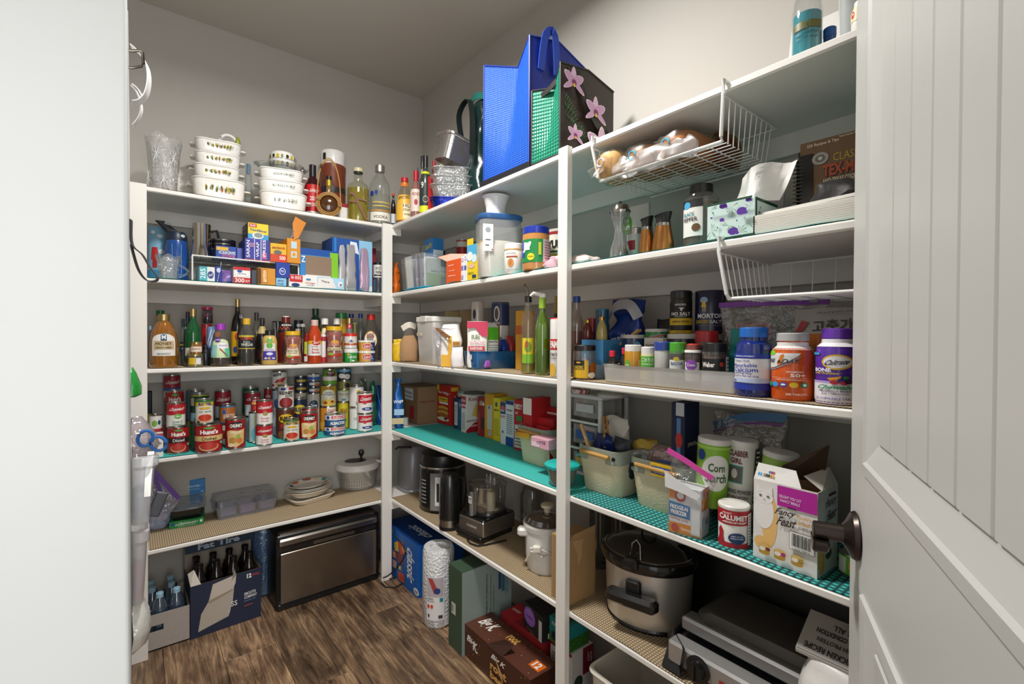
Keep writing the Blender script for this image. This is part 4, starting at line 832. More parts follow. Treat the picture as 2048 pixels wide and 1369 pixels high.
mini(606,622,666,.08,'red-brown sauce bottle with green label beside the hot sauce','#8a2016',None,[('q',-40,.3,20,.7,'#b8c43a'),('q',-40,.05,40,.22,'#d8d4ce')],prof=SQUEEZE,cat='bottle',name='bottle')
mini(619,644,617,.16,'tall dark green ribbed bottle behind the hot sauce','#14402c','#123a28',prof=[(0,0),(1,.02),(1,.5),(.9,.6),(.7,.68),(.85,.74),(.7,.82),(.5,.86),(.5,.98),(0,.98)],capz=.88,capr=.55,cat='bottle',name='bottle')
WC = [('q',-80,.60,80,.78,'#d9b428'),('q',-40,.62,50,.76,'#ebe4d4'),('t','II',18,.69,24,.1,'#a8283a')]
mini(640,658,637,.13,'brown spice bottle with white cap and yellow label, beside the hot sauce','#4a3318','#eceae8',WC,prof=TALL,capz=.86,capr=.8,cat='bottle',name='bottle')
mini(665,682,637,.14,'brown spice bottle with white cap and yellow label, behind the picante jar','#4a3318','#eceae8',WC,prof=TALL,capz=.86,capr=.8,cat='bottle',name='bottle')
mini(643,653,668,.06,'slim white and red packet carton between hot sauce and picante jar','#e4dedb',None,[('b',.0,.2,'#b02838'),('b',.75,.9,'#b02838')],prof=STRAIGHT,cat='packet',name='packet')
mini(671,694,626,.17,'gold jar with green lid behind the picante jar','#c09a34','#1f7a3c',prof=WIDEJAR,capz=.88,capr=1.0)
mini(688,710,636,.08,'clear dressing bottle with gold cap and red neck band','','#c9b27a',[('b',.76,.86,'#b8303a'),('t','SALT',5,.81,50,.05,'#f0e4e0')],prof=SYRUP,glass=clear('#c4c8c8',.3,.05,.3,0,'milky_bottle'),capz=.88,capr=.48,cat='bottle',name='bottle')
mini(694,711,628,.18,'clear bottle with navy cap standing behind the gold-capped dressing','','#1c2f78',prof=TALL,glass=GLASS('#c8ccc8',.1),lq=(.5,'#4a4438'),capz=.92,capr=.6,cat='bottle',name='bottle')
mini(714,731,627,.16,'clear bottle with blue cap beside the log label syrup','','#1d3f8c',prof=TALL,glass=GLASS('#c8ccc8',.1),lq=(.5,'#4a4438'),capz=.91,capr=.55,cat='bottle',name='bottle')
mini(703,716,646,.12,'small olive jar with gold top','#5a5a34','#8a8a44',prof=JAR,capz=.85,capr=.8)
mini(719,761,628,.10,'clear syrup bottle with red cap and arched LOG label','','#c0281e',[('o',-4,.46,84,.36,'#e3a84a'),('o',-4,.45,76,.33,'#efece6'),('t','LOG',-4,.55,46,.10,'#a8342c')],prof=SYRUP,glass=GLASS('#a8a69c',.12),lq=(.35,'#3a2214'),capz=.88,capr=.40,cat='bottle',name='syrup_bottle')
P = on_plane(758,'y',-DA+.25); bag('clear crumpled bag with pink zip in the corner behind the syrup',Vector((P.x-.0,P.y,zsh(3))),0,.07,.05,.16,FILM('#c9c6c6',.25),seed=33,name='clear_bag',solo=True)
# ================================================================== fourth shelf, back wall: cans
G4 = 'food cans on the fourth shelf'
RED = '#b3202a'
CAMP = lambda l='Tomato Soup': ('#ece9e4',[('b',.5,.96,RED),('t',"Campbell's",4,.72,92,.16,'#f4f0ec',0,.35),('o',6,.48,36,.17,'#a58a4c'),('t',l.split()[0],4,.30,54,.08,RED),('t',l.split()[-1],4,.18,50,.08,RED)])
HUNT = lambda l,band='#26222a',tc='#efe6e0': ('#a81c22',[('b',.42,.60,band),('t',"Hunt's",2,.74,76,.16,'#f4efe8',0,0,.05),('o',2,.88,50,.07,'#4f9a44'),('t',l,2,.51,60,.11,tc),('o',0,.22,86,.3,'#c9a07a'),('o',0,.25,74,.26,'#b8382c'),('q',52,.28,68,.36,'#7ac8c0')])
def cn(u0,u1,vt,base,lab,spec,on=None,h=None,**k):
    S = sp(u0,u1,vt,base,4,on=on,h=h); can(lab,S,spec[1],spec[0],group=G4,**k); return S
plain = lambda c,*it: (c,list(it))
# left stack
S = cn(327,362,852,.235,'grey can, bottom of the leftmost stack',plain('#7a8a98',('b',.5,.9,'#9c2230')),h=.104)
S = cn(327,362,800,.235,'plain steel-blue can in the middle of the leftmost stack',plain('#5f7386'),on=S,h=.104)
cn(327,361,749,0,'condensed soup can with red top band, topmost of the leftmost stack',('#d9dde0',[('b',.45,.96,'#9c1f2c'),('q',-90,.34,90,.46,'#2f5fa8'),('t',"Campbell's",2,.68,92,.18,'#eeeae8',0,.35),('t','Chunky Soup',2,.18,80,.1,'#4a5a6a',6)]),on=S)
S = cn(329,368,850,.155,'dark red can with white strip under the tomato can in the back',('#8f1f28',[('b',.1,.4,'#d9dde0')]),h=.113)
cn(330,368,780,0,'red tomato can stacked behind the green-dot soup can',HUNT('Tomato'),on=S)
S = cn(334,379,850,909,'red diced tomato can with black band at the shelf front',HUNT('Diced'))
cn(332,371,804,0,'red and white chicken soup can with green dot on the diced tomatoes',('#e6e4df',[('b',.52,.96,RED),('t',"Campbell's",6,.74,92,.17,'#f4f0ec',0,.35),('o',12,.46,44,.2,'#5fae3c'),('t','New',12,.46,28,.08,'#eef4ea'),('t','Cream of',10,.24,60,.09,'#3f8a54'),('t','Chicken',10,.12,60,.09,'#3f8a54')]),on=S)
cn(297,325,828,.12,'white can with green circle beside the leftmost stack',plain('#e3e2dd',('o',-10,.78,46,.16,'#79ae3c'),('o',30,.8,26,.12,'#2c4a6a'),('q',-20,.56,80,.64,'#b8303a')))
carton('small red and white carton with red flap beside the diced tomatoes',boxat(4,313,326,868,.015,.04),'#e6e2de',{'f': [('q',0,.82,1,1,'#b3242e'),('o',.5,.3,.4,.08,'#b3242e'),('t','mix',.5,.6,.5,.1,'#7a4a4a')]})
cn(295,304,782,.24,'dark jar with yellow label half behind the post',plain('#24303a',('b',.3,.6,'#c9b02c')),lid='#2a3a44')
S = cn(372,409,840,.20,'yellow-green can, bottom of the steel-blue stack',plain('#7fa83c',('o',10,.6,60,.5,'#3f7fb4'),('o',10,.3,60,.3,'#cfe0e4')),h=.11)
cn(372,410,779,0,'steel-blue unlabelled can on the yellow-green one',plain('#5f7280',('o',26,.3,40,.22,'#26344a')),on=S)
S = cn(380,418,842,.15,'green and blue can under the dark green vegetable can',plain('#3f7f5a',('o',0,.6,50,.4,'#86b8d8')),h=.108)
cn(380,418,786,0,'dark green vegetable can behind the yellow and white tomato can',plain('#1f4a34',('q',-70,.6,-36,.88,'#c9d6a8'),('b',.93,.97,'#b8c43a'),('q',-80,.05,80,.35,'#7fa8b8')),on=S)
ROT = ('#e4e0d4',[('b',.76,.96,'#dcb62c'),('b',.9,.98,'#2f6a3c'),('t','RO*TEL',6,.83,86,.12,'#1d3f7a',0,0,.04),('o',4,.66,70,.1,'#d6a72a'),('t','DICED TOMATOES',4,.52,76,.06,'#3a6a4a'),('o',4,.24,100,.34,'#d9b48a'),('o',4,.27,84,.28,'#c23a24'),('o',-40,.1,26,.12,'#3a4a2c')])
S = cn(389,446,843,907,'wide red crushed tomato can with gold band',HUNT('Crushed','#d8bb7a','#3a3a30'))
cn(390,427,797,0,'tomato and chili can with yellow top band on the crushed tomatoes',ROT,on=S)
S = cn(430,462,838,.22,'pale can with yellow stripe under the soup can beside the tuna',plain('#b8c0c4',('b',.3,.6,'#d9b02c')),h=.104)
cn(429,462,780,0,'red and white soup can behind the small brown tuna can',('#cfd6da',[('b',.45,.96,'#9c1f30'),('t',"Campbell's",4,.68,94,.18,'#eeeae8',0,.35),('o',6,.42,36,.16,'#8a8d8c')]),on=S)
S = cn(440,474,838,.13,'gold-rimmed can carrying the small brown tuna can',plain('#d8d3c4',('b',.3,.7,'#b0303a')),h=.092)
cn(438,472,807,0,'small brown and blue tuna can',plain('#3a6f96',('q',-70,.14,80,.86,'#a8642c'),('o',-24,.62,24,.26,'#2a5fa8'),('t','ALBACORE',12,.40,84,.26,'#ece4da')),on=S)
CHK = lambda c='#9c1c22': (c,[('o',4,.80,84,.22,'#1f1c1c'),('t','CHUNKY',4,.78,72,.12,'#efe8dc',0,0,.05),('p',[(-52,.60),(-25,.64),(10,.60),(56,.66),(50,.2),(0,.05),(-46,.2)],'#d8b878'),('t','SIRLOIN',4,.56,74,.09,'#f0e6d0'),('o',-14,.3,44,.2,'#b5853c'),('o',22,.28,34,.18,'#d0783a'),('o',14,.42,26,.14,'#8fae4a'),('o',-26,.14,36,.12,'#e4d8b4')])
cn(450,492,834,899,'chunky soup can with orange vegetable label beside the crushed tomatoes',CHK())
S = cn(485,518,826,.22,'lime and blue can under the dark green can',plain('#a8b84a',('o',0,.5,70,.5,'#7ab0c4')),h=.112)
cn(484,518,773,0,'dark green can with steel lid behind the soup cans',plain('#1f5238',('b',.80,.86,'#3a7a4a')),on=S)
S = cn(490,521,834,.16,'grey and green can below the back red soup can',plain('#8fa4a8',('o',0,.4,80,.5,'#6fa040')),h=.112)
cn(489,521,783,0,'red and white soup can behind the pair of tomato soups',('#cfd6dc',[('b',.5,.96,'#9a1e2e'),('t',"Campbell's",4,.72,94,.16,'#eeeae8',0,.35)]),on=S)
S = cn(497,519,823,.09,'pale yellow-green can beside the tomato soups',plain('#b6c4c4',('q',10,.05,90,.9,'#c3bd4a'),('o',0,.3,60,.4,'#6fb0bc')))
cn(502,520,795,0,'narrow red tomato paste can',plain('#a32026',('q',-60,.55,70,.7,'#d9b44a'),('t','HUNTS',4,.8,80,.12,'#f0e8e0'),('o',4,.3,70,.3,'#c2382c')),on=S)
S = cn(511,546,847,892,'tomato soup can at the front, lower of two',CAMP())
cn(512,546,799,0,'tomato soup can at the front, upper of two',CAMP(),on=S)
S = cn(529,545,826,.2,'blue can below the back dark-red soup can',plain('#2a5f9c'),h=.104)
cn(529,545,776,0,'dark-red soup can behind the upper tomato soup',plain('#8a1c28',('t','Camp',0,.7,70,.14,'#eeeae8',0,.35)),on=S)
S = cn(543,560,779,.19,'blue-white striped can below the cherry pie filling can',plain('#a9b8cc',('o',0,.7,60,.2,'#2c4a8c'),('q',-60,.2,60,.6,'#d5dae2')))
cn(541,575,742,0,'white cherry pie filling can high at the back',plain('#e9e6e0',('p',[(-50,.72),(10,.78),(10,.92),(-50,.86)],'#33424e'),('t','filling',-20,.82,44,.08,'#dfe6ea',4),('p',[(-40,.38),(30,.42),(56,.7),(30,.66),(-20,.55)],'#b52a2c'),('p',[(-30,.22),(50,.22),(30,.42),(-30,.36)],'#d9c48a'),('o',-52,.25,26,.14,'#b5202c'),('q',-30,.04,50,.14,'#3a4a52')),on=S,r=.035)
S = cn(552,590,815,.10,'brown baked beans can with yellow oval logo',plain('#5c3020',('o',4,.68,96,.30,'#dcb428'),('t',"BUSH'S",4,.69,76,.14,'#201c14',0,0,.05),('q',-30,.36,90,.50,'#b8282a'),('t','Zesty',10,.43,50,.1,'#f0e8de'),('o',-10,.16,80,.26,'#8a4a2c')))
cn(555,589,769,0,'dark red kidney bean can on the baked beans',plain('#d9d5cc',('o',-18,.84,40,.12,'#26428c'),('q',20,.80,80,.9,'#b02430'),('t','KIDNEY',4,.68,100,.14,'#26221e',0,0,.05),('t','BEANS',24,.55,56,.10,'#26221e'),('o',2,.26,96,.44,'#6a1a1e'),('o',2,.28,80,.34,'#8f2a2e')),on=S)
cn(566,599,835,883,'tomato and chili can with yellow band at the shelf front',ROT)
S = cn(590,622,797,.12,'navy bean can with yellow oval logo',plain('#1d2a4a',('o',6,.70,92,.26,'#d9bd2c'),('t',"BUSH'S",6,.70,74,.13,'#1d2a4a',0,0,.05),('q',-80,.1,80,.35,'#2f5a9c')))
S = cn(589,614,784,.21,'garbanzo can under the dark blue olive cans',plain('#ccc5b4',('t','GARBANZO',0,.75,90,.14,'#2a3a50')))
S = cn(589,614,774,0,'short dark blue can, lower of two at the back',plain('#22304e',('q',-40,.3,60,.6,'#c9b23a')),on=S,h=.04)
cn(589,614,763,0,'short dark blue can, upper of two at the back',plain('#22304e',('q',-40,.3,60,.6,'#c9b23a')),on=S,h=.04)
S = cn(613,640,786,.15,'cranberry sauce can below the stack of small tuna cans',plain('#b9b4ac',('o',6,.68,84,.3,'#24384c'),('t','Ocean',6,.68,56,.14,'#e6ecf0',6),('t','CRANBERRY',4,.36,84,.1,'#8a3a44')))
for i,(vt,lab,sps) in enumerate(((774,'small dark blue tuna can, lowest of three on the cranberry sauce',plain('#22344a',('q',-40,.3,70,.7,'#c9d0d4'),('q',10,.2,60,.6,'#b56a3a'))),(760,'small dark blue tuna can, middle of three on the cranberry sauce',plain('#22344a',('q',-40,.3,70,.7,'#c9d0d4'),('q',10,.2,60,.6,'#b56a3a'))),(747,'small white and blue tuna can, topmost of three on the cranberry sauce',plain('#dcdad2',('b',.1,.6,'#2f5a9c'),('t','TUNA',0,.78,60,.2,'#4a4a4a'))))):
    S = cn(614,640,vt,0,lab,sps,on=S,h=.032)
S = cn(636,670,813,.13,'orange chili can at the back',plain('#cf8a26',('q',-10,.6,60,.98,'#e6ddd2'),('t','CHILI',24,.82,54,.16,'#b02c28'),('b',.1,.4,'#d9a23a')))
S = cn(637,669,771,0,'black-eyed pea can with yellow arch label on the orange chili can',plain('#dfd8b8',('b',.55,.98,'#c8a52c'),('t','LUCKS',0,.88,80,.12,'#6a2a1c'),('o',2,.62,96,.38,'#efece4'),('t','LARGE',2,.68,50,.07,'#3a3a3a'),('t','BUTTERBEANS',2,.58,76,.07,'#3a3a3a'),('o',2,.2,110,.3,'#d0b23a'),('o',-20,.2,30,.14,'#a03a24'),('o',30,.24,26,.12,'#a03a24')),on=S)
cn(641,671,738,0,'green and maroon bean can, topmost of its stack',plain('#5f9a34',('b',.3,.55,'#e2d8d0'),('o',10,.72,76,.36,'#5a1a24'),('t','BLACK',10,.78,54,.1,'#d8cfc4')),on=S)
cn(600,632,815,.09,'red chunky soup can behind the sirloin one',plain('#b01c28'))
cn(605,642,821,879,'red chunky sirloin soup can at the shelf front',CHK('#a5161e'))
TUN = plain('#1f5a8c',('b',.55,.94,'#e9e7e2'),('o',-42,.74,22,.3,'#2b52a0'),('q',-20,.64,90,.88,'#c2283a'),('t','ALBACORE',26,.76,80,.18,'#f2ecea'),('t','ALBACORE',16,.30,86,.26,'#eef0f0',0,0,.04))
S = cn(648,692,848,873,'wide blue and white albacore can, lower of two',TUN)
cn(649,692,824,0,'wide blue and white albacore can, upper of two',TUN,on=S)
S = cn(676,699,803,.16,'yellow pea can at the back right',plain('#cfc22c',('t','PEAS',10,.68,70,.16,'#8a2a2c'),('o',0,.35,70,.3,'#3f8a3c')))
S = cn(676,702,778,0,'cream and green artichoke can on the yellow pea can',plain('#d2d0c0',('b',.86,.98,'#9aae5a'),('t','ARTICHOKE',4,.62,90,.12,'#6a6a5a'),('o',0,.2,40,.16,'#4a8a9c')),on=S)
S = cn(677,703,767,0,'short olive can on the artichoke can',plain('#8a8448',('o',24,.5,50,.6,'#26241e')),on=S,h=.045)
cn(676,704,737,0,'coconut milk can with split coconut picture, topmost at the back',plain('#23282c',('b',.72,.98,'#3f9ac8'),('t','COCONUT',0,.84,80,.12,'#e8f0f4'),('o',-24,.42,60,.4,'#ece9e2'),('o',26,.36,56,.42,'#ece9e2'),('o',26,.36,44,.30,'#d5d3cc')),on=S)
S = cn(698,726,812,.12,'white can with grey print, lower of two beside the milk cans',plain('#e3e1db',('b',.93,.95,'#8a8a88'),('t','COLA',10,.5,60,.12,'#8a8a88')))
cn(698,728,770,0,'white can with yellow and navy corner print, upper of two',plain('#e3e1db',('b',.93,.95,'#8a8a88'),('o',14,.72,34,.18,'#d0a82c'),('q',0,.62,30,.70,'#2a3550'),('o',10,.2,40,.18,'#a8a49c')),on=S)
CAR = lambda b: plain('#e9e6e1',('b',.52,.90,'#c0222e'),('q',-180,.52,-55,.9,'#e9e6e1'),('t','Carnation',12,.72,88,.18,'#f4efea',4,.2),('o',0,.53,26,.14,'#c0222e'),('o',20,.24,84,.15,'#27358c'),('t','Milk',20,.24,32,.08,'#dfe2f2'))
S = cn(714,745,824,864,'evaporated milk can with red banner, lower of two',CAR(0))
cn(714,745,783,0,'evaporated milk can with red banner, upper of two',CAR(0),on=S)
for u,w,vt,hx,lab,sd in ((726,.05,760,'#5a6a5c','dark silvery foil bag with green print in the corner of the can shelf',41),(746,.05,764,'#2f6f5a','green foil snack bag in the corner of the can shelf',43),(760,.05,772,'#1f4f96','blue snack bag tucked beside the corner post',47)):
    P = on_plane(u,'y',-DA+.17); h = z_at(u,vt,dep(P))-zsh(4)
    bag(lab,Vector((P.x,P.y,zsh(4))),0,.045,.05,h,mat(hx,.25,.4),[(0,.8,.8),(.1,1,1),(.5,.9,.8),(.85,.6,.3),(1,.8,.05)],seed=sd,wr=.012,sc=30,name='foil_bag',solo=True)
# ================================================================== fifth shelf, back wall
P = onz(318,1062,zsh(5)); bag('white garlic-like bulbs in a clear bag at the post',P+Vector((0,.05,0)),.2,.085,.08,.10,mat('#b4bedb',.3,bump=.4,bscale=40),[(0,.9,.9),(.15,1.05,1),(.45,.8,.8),(.62,.95,.9),(.8,.8,.7),(1,.9,.3)],e=2,seed=51,wr=.018,sc=26,name='bulb_bag',solo=True)
def fr(u,v,y):          # point on the plane y=const seen at (u, v)
    d = ray(u,v); return CAM+d*((y-CAM.y)/d.y)
yz = -DA+.17; o = fr(322,1000,yz); o.z = zsh(5)
t = thing('zip_bag','open clear zip bag with purple zipper leaning on the black food tray','bag',o)
c4 = [fr(u,v,yz)-o for u,v in ((296,930),(306,932),(358,1000),(330,1040),(300,1040))]; mb = MB()
mb.loft([[p+Vector((0,.012,0)) for p in c4],[p-Vector((0,.012,0)) for p in c4]]); mb.build('bag_film',FILM('#d9dcec',.15),t,smooth=0)
MB().strip([fr(300,938,yz-.016)-o,fr(312,962,yz-.017)-o,fr(326,1000,yz-.018)-o],.016,.003,(1,0,.3)).build('zipper',mat('#5a2f9a',.3),t)
MB().strip([fr(302,937,yz-.014)-o,fr(325,962,yz-.015)-o,fr(358,998,yz-.016)-o],.018,.003,(.4,0,1)).build('zipper',mat('#6a3aa8',.3),t)
b = boxpx(5,(338,1060),(408,1048),.03,.15); carton('green celebration candle sleeve lying under the black tray',b,'#1f8a44',{'f': [('t','Celebration',.52,.58,.6,.42,'#e6f2e4',0,.3),('t','CANDLE ROUNDS',.5,.2,.5,.12,'#cfe6d0'),('o',.1,.62,.12,.4,'#2a4aa0'),('q',.88,.4,.95,.75,'#dff0e0')]})
zb = b.top; t = thing('food_tray','black plastic food tray with clear snap lid on the green sleeve','tray',(b.loc.x,b.loc.y,zb),b.rot)
mb = MB(); W0 = b.w
mb.loft([[(x,y+.075,z) for x,y in rring(W0*k,.15*k,.02,4)] for k,z in ((.82,.0),(.86,.003),(.98,.048),(.94,.048),(.82,.006))]).build('tray_body',mat('#17191c',.25,coat=.3),t)
mb = MB(); mb.loft([[(x,y+.075,z) for x,y in rring(W0*k,.16*k,.03,5)] for k,z in ((1.06,.046),(1.1,.050),(1.1,.055),(1.0,.06),(.95,.066))]).build('clear_lid',clear('#c4d6ec',.2,.05,.3,0,'lid_plastic'),t)
b = boxpx(5,(362,992),(410,986),.062,.07,z=zb+.066); b.h = .068; carton('blue everyday candle carton on the black food tray',b,'#3f8ccf',{'f': [('t','everyday',.5,.55,.62,.2,'#e6f0f8',0,.2),('t','CANDLE COUNT',.5,.34,.6,.07,'#cfe0f0'),('t','24',.88,.14,.1,.12,'#e6f0f8')],'t': [('q',.02,.05,.98,.95,'#2a5f8c')]})
A = onz(442,1042,zsh(5)); B = onz(556,1018,zsh(5)); C = (A+B)/2; v = B-A; w = v.length*1.06
t = thing('food_container','clear hinged plastic container holding purple fruit cups','container',C,math.atan2(v.y,v.x))
CP = clear('#e3eaf2',.16,.06,.16,0,'container_plastic')
mb = MB(); mb.loft([[(x-.01,y+.085,z) for x,y in rring(w*k,.17*k,.015,4)] for k,z in ((.94,.001),(1.02,.05),(1.04,.052),(1.04,.055),(1.0,.057),(.98,.085),(.93,.087))]).build('container_shell',CP,t)
for k in range(3):
    MB().rbox(w*.27,.12,.003,.045,.012,-w*.34+k*w*.32,.085,.006).build('fruit_cup',mat(('#8086ae','#8c7cab','#7d749a')[k],.3,bump=.5,bscale=120),t)
for k in range(5):
    a = Vector((-.05+k*.035,.06+.03*(k % 2),.088)); MB().lathe([(0,.006),(.010,.005),(.014,.0),(.012,-.002)][::-1],14).build('lid_bump',CP,t,a)
C = onz(616,1010,zsh(5)); C = C+Vector((.03,.09,0)); rr = .118
WPL = mat('#e7e1d6',.5)
t = thing('foam_tray','cream compartment tray at the bottom of the plates','tray',C,.25)
mb = MB(); mb.loft([[(x,y,z) for x,y in rring(.215*k,.17*k,.04,5)] for k,z in ((.85,.0),(.9,.004),(1,.022),(1.04,.024),(1.0,.026),(.9,.008))]).build('tray_body',mat('#e9dfd0',.55),t)
z = C.z+.026
for i in range(5):
    t = thing('paper_plate',('deep white paper plate lowest in the stack','white paper plate second from the bottom of the stack','white paper plate in the middle of the stack','white paper plate just under the patterned one','oval paper plate with teal, orange and navy leaf rim on the stack')[i],'plate',(C.x,C.y,z),.2,'stacked paper plates')
    q = rr*(1,.99,1.0,.98,.86)[i]; hh = (.030,.012,.012,.010,.014)[i]
    MB().lathe([(0,0),(q*.7,0),(q*.8,hh*.5),(q,hh),(q*.99,hh+.002),(q*.78,hh*.5+.003),(q*.68,.003),(0,.003)],36,1,.78).build('plate_body',WPL if i else mat('#d9cdb8',.5),t)
    if i == 4:
        it = []
        for k,(a,c_) in enumerate(((-150,'#c9652c'),(-110,'#1f3a6a'),(-70,'#d9b49a'),(-30,'#2f9a94'),(20,'#1f3a6a'),(50,'#c9652c'),(95,'#2f9a94'),(130,'#d9cfa8'),(165,'#b5522c'))):
            it.append(('p',[(a+d,r_) for d,r_ in ((-14,.80),(0,.74),(16,.82),(14,.95),(-10,.95))],c_))
        draw(it,lambda a,r_,n: (q*r_*sin(rad(a)),-q*r_*.78*cos(rad(a)),hh*(.5+.5*(r_-.78)/.22)+.0035+LAY*n),t,False,'painted_rim')
    z += (.012,.008,.008,.008,0)[i] if i else .018
S = sp(671,759,905,985,5); t = thing('salad_spinner','white salad spinner with slotted basket and black crank','salad spinner',S.loc,S.rot); r = S.r*.95; h = .135
MB().lathe([(r*.8,0),(r*.86,.003),(r*.95,h*.45),(r*1.0,h*.8),(r*.97,h*.8),(r*.9,h*.4),(0,.01)],40).build('clear_bowl',clear('#e8e6e2',.2,.08,.35,0,'bowl_plastic'),t)
SPW = mat('#ebe8e3',.35)
mb = MB(); na = 88; zr = [.012,h*.14]+[q for k in range(4) for q in (h*(.16+k*.14),h*(.26+k*.14))]+[h*.76]; ok = [0]*2+[1,0]*4; rg = [(r*(.80+.15*z/(h*.76)),z) for z in zr]
mb.add([(q*sin(2*pi*i/na),-q*cos(2*pi*i/na),z) for q,z in rg for i in range(na)],[(j*na+i,j*na+(i+1) % na,(j+1)*na+(i+1) % na,(j+1)*na+i) for j in range(len(rg)-1) for i in range(na) if not (ok[j] and i % 2)])
o = mb.build('basket',SPW,t); o.modifiers.new('wall','SOLIDIFY').thickness = .0018
MB().lathe([(r*1.02,h*.76),(r*1.07,h*.80),(r*1.07,h*.90),(r*.98,h*1.02),(r*.5,h*1.08),(0,h*1.08)],40).build('lid',SPW,t)
MB().lathe([(r*.52,h*1.078),(r*.52,h*1.09),(0,h*1.09)],30,1,.8).build('crank_plate',mat('#2a2826',.4),t,(-.01,-.01,0))
MB().lathe([(.005,h*1.08),(.006,h*1.18),(.014,h*1.25),(.016,h*1.36),(.010,h*1.44),(0,h*1.46)],16,1,.6).build('crank_knob',mat('#211f1e',.35),t,(r*.18,.03,0))
MB().rbox(.05,.03,h*.98,h*1.09,.01).build('latch',SPW,t,(r*.72,-.01,0),(0,rad(18),0))
# ================================================================== floor, back wall
A = onz(270,1300,0); A = Vector((XL-.03,-DA+.035,0)); B = on_plane(378,'y',-DA+.03)
t = thing('water_bottle_tray','open grey cardboard tray with hand slot holding water bottles','box',((A.x+B.x)/2,A.y,.001)); w = B.x-A.x; h = .14
TRM = mat('#a9a19a',.7,bump=.1); mb = MB()
mb.box(-w/2,.25,0,w/2,.254,h); mb.box(-w/2,.004,0,-w/2+.004,.25,h); mb.box(w/2-.004,.004,0,w/2,.25,h); mb.box(-w/2,0,0,w/2,.254,.004); mb.build('tray_body',TRM,t,smooth=0)
mb = MB(); mb.box(-w/2,0,0,w/2,.004,h*.53); mb.box(-w/2,0,h*.71,w/2,.004,h*1.02); mb.box(-w/2,0,h*.53,-w*.37,.004,h*.71); mb.box(-w*.02,0,h*.53,w/2,.004,h*.71); mb.build('front_wall',TRM,t,smooth=0)
WB = clear('#9fc0dc',.3,.04,.12,0,'water_bottle_plastic')
for i,(u,v,d,lab) in enumerate(((352,1163,.085,'water bottle in front by the beer box'),(318,1170,.08,'water bottle in front by the hand slot'),(303,1160,.147,'water bottle in the second row at the post'),(342,1145,.152,'water bottle in the second row by the beer box'),(300,1150,.212,'water bottle in the back row at the post'),(340,1130,.218,'water bottle in the back row at the corner'))):
    P = on_plane(u,'y',-DA+d); P.z = .006; S = Spot(); S.loc = P; S.r = .029; S.h = .205; S.rot = facing(P)
    bottle(lab,S,[(0,0),(.95,0),(1,.03),(.95,.3),(1,.5),(1,.66),(.75,.82),(.42,.92),(.4,.99),(0,.99)],WB,None,('#9cc4dc',.91,.46),[('b',.42,.60,'#2a4f9c'),('b',.42,.46,'#c9dbe8'),('b',.57,.60,'#c9dbe8'),('t','WATER',0,.51,70,.07,'#dfeaf4')],name='water_bottle',group='water bottles in the cardboard tray')
b = boxpx(0,(381,1281),(522,1233),.222,.21)
t = carton('navy twelve-pack beer carton with torn front and open top',b,'#1d2740',{'f': [('q',.86,.82,.99,.97,'#1d2740'),('t','12',.82,.90,.07,.09,'#e8e6e4',0,0,.05),('t','BOTTLES',.92,.90,.10,.04,'#d84a34'),('p',[(.10,.10),(.52,.22),(.58,.50),(.60,.78),(.63,1.0),(.30,.93),(.24,.62),(.14,.42)],'#b5aca0'),('p',[(.30,.93),(.63,1.0),(.62,.84),(.58,.72),(.26,.66)],'#c9bfb4'),('p',[(.24,.62),(.58,.74),(.57,.70),(.25,.58)],'#a08c70'),('t','SS',.60,.44,.09,.10,'#dcdcdc'),('t','T',.53,.30,.03,.06,'#dcdcdc'),('t','SMOOTH',.83,.56,.17,.06,'#e6e6e8',3),('t','COMPANY',.84,.49,.19,.06,'#e6e6e8',3),('t','premium craft',.83,.42,.17,.03,'#7fa8d0',3),('t','select',.81,.33,.13,.03,'#c85a44',3)]},open_in='#9b8a74')
# bottles standing in the open carton
for i in range(4):
    for j in range(2):
        x = -b.w/2+b.w*(.14+.24*i); y = .05+.09*j
        MB().lathe([(.027,.003),(.029,.006),(.029,b.h-.03),(.026,b.h+.004),(.014,b.h+.030),(.0125,b.h+.05),(.0145,b.h+.052),(.0145,b.h+.064),(0,b.h+.065)],16).build('beer_bottle_neck',mat('#16110e',.12,coat=.5),t,(x,y,0))
b2 = boxpx(0,(373,1150),(513,1105),.10,.02,z=.222)
w = b.w
mb = MB(); mb.box(-w/2,b.d-.012,b.h,w/2,b.d,b.h+.105); mb.box(-w/2,b.d-.05,b.h+.09,w/2,b.d,b.h+.105); mb.build('back_flap',mat('#9b9184',.6),t,smooth=0)
MB().box(-w/2-.001,b.d-.054,b.h+.078,w/2+.001,b.d-.05,b.h+.122).build('flap_band',mat('#22364e',.5),t,smooth=0)
facep(t,(-w/2,b.d-.0545,b.h+.08),(w,0,0),(0,0,.040),(0,-1,0),[('t','Fat Tire',.48,.5,.62,.72,'#a9bccb',0,0,.04)],'flap_print')
mb = MB(); mb.add([(-w*.5,-.002,b.h),(-w*.36,-.002,b.h),(-w*.44,.03,b.h+.055),(-w*.52,.04,b.h+.04)],[(0,1,2,3),(3,2,1,0)]); mb.add([(w*.06,-.003,b.h*.9),(w*.13,-.003,b.h),(w*.10,-.006,b.h+.028)],[(0,1,2),(2,1,0)]); mb.build('torn_card',mat('#c9bfb4',.7),t,smooth=0)
P = on_plane(526,'y',-DA+.265); S = Spot(); S.loc = Vector((P.x,P.y,0.001)); S.r = .062; S.h = .36; S.rot = 0
t = thing('wrapped_roll','tall roll wrapped in blue-grey plastic beside the toaster oven','roll',S.loc,0); MB().lathe([(.05,0),(.055,.004),(.055,.352),(.05,.36),(.02,.36),(.02,.34)],26).build('roll_body',mat('#5d7d9c',.3,coat=.3),t); MB().lathe([(.056,.02),(.057,.34)],26,cap0=False,cap1=False).jitter(.003,40,3).build('plastic_wrap',FILM('#a8c4e0',.12),t)
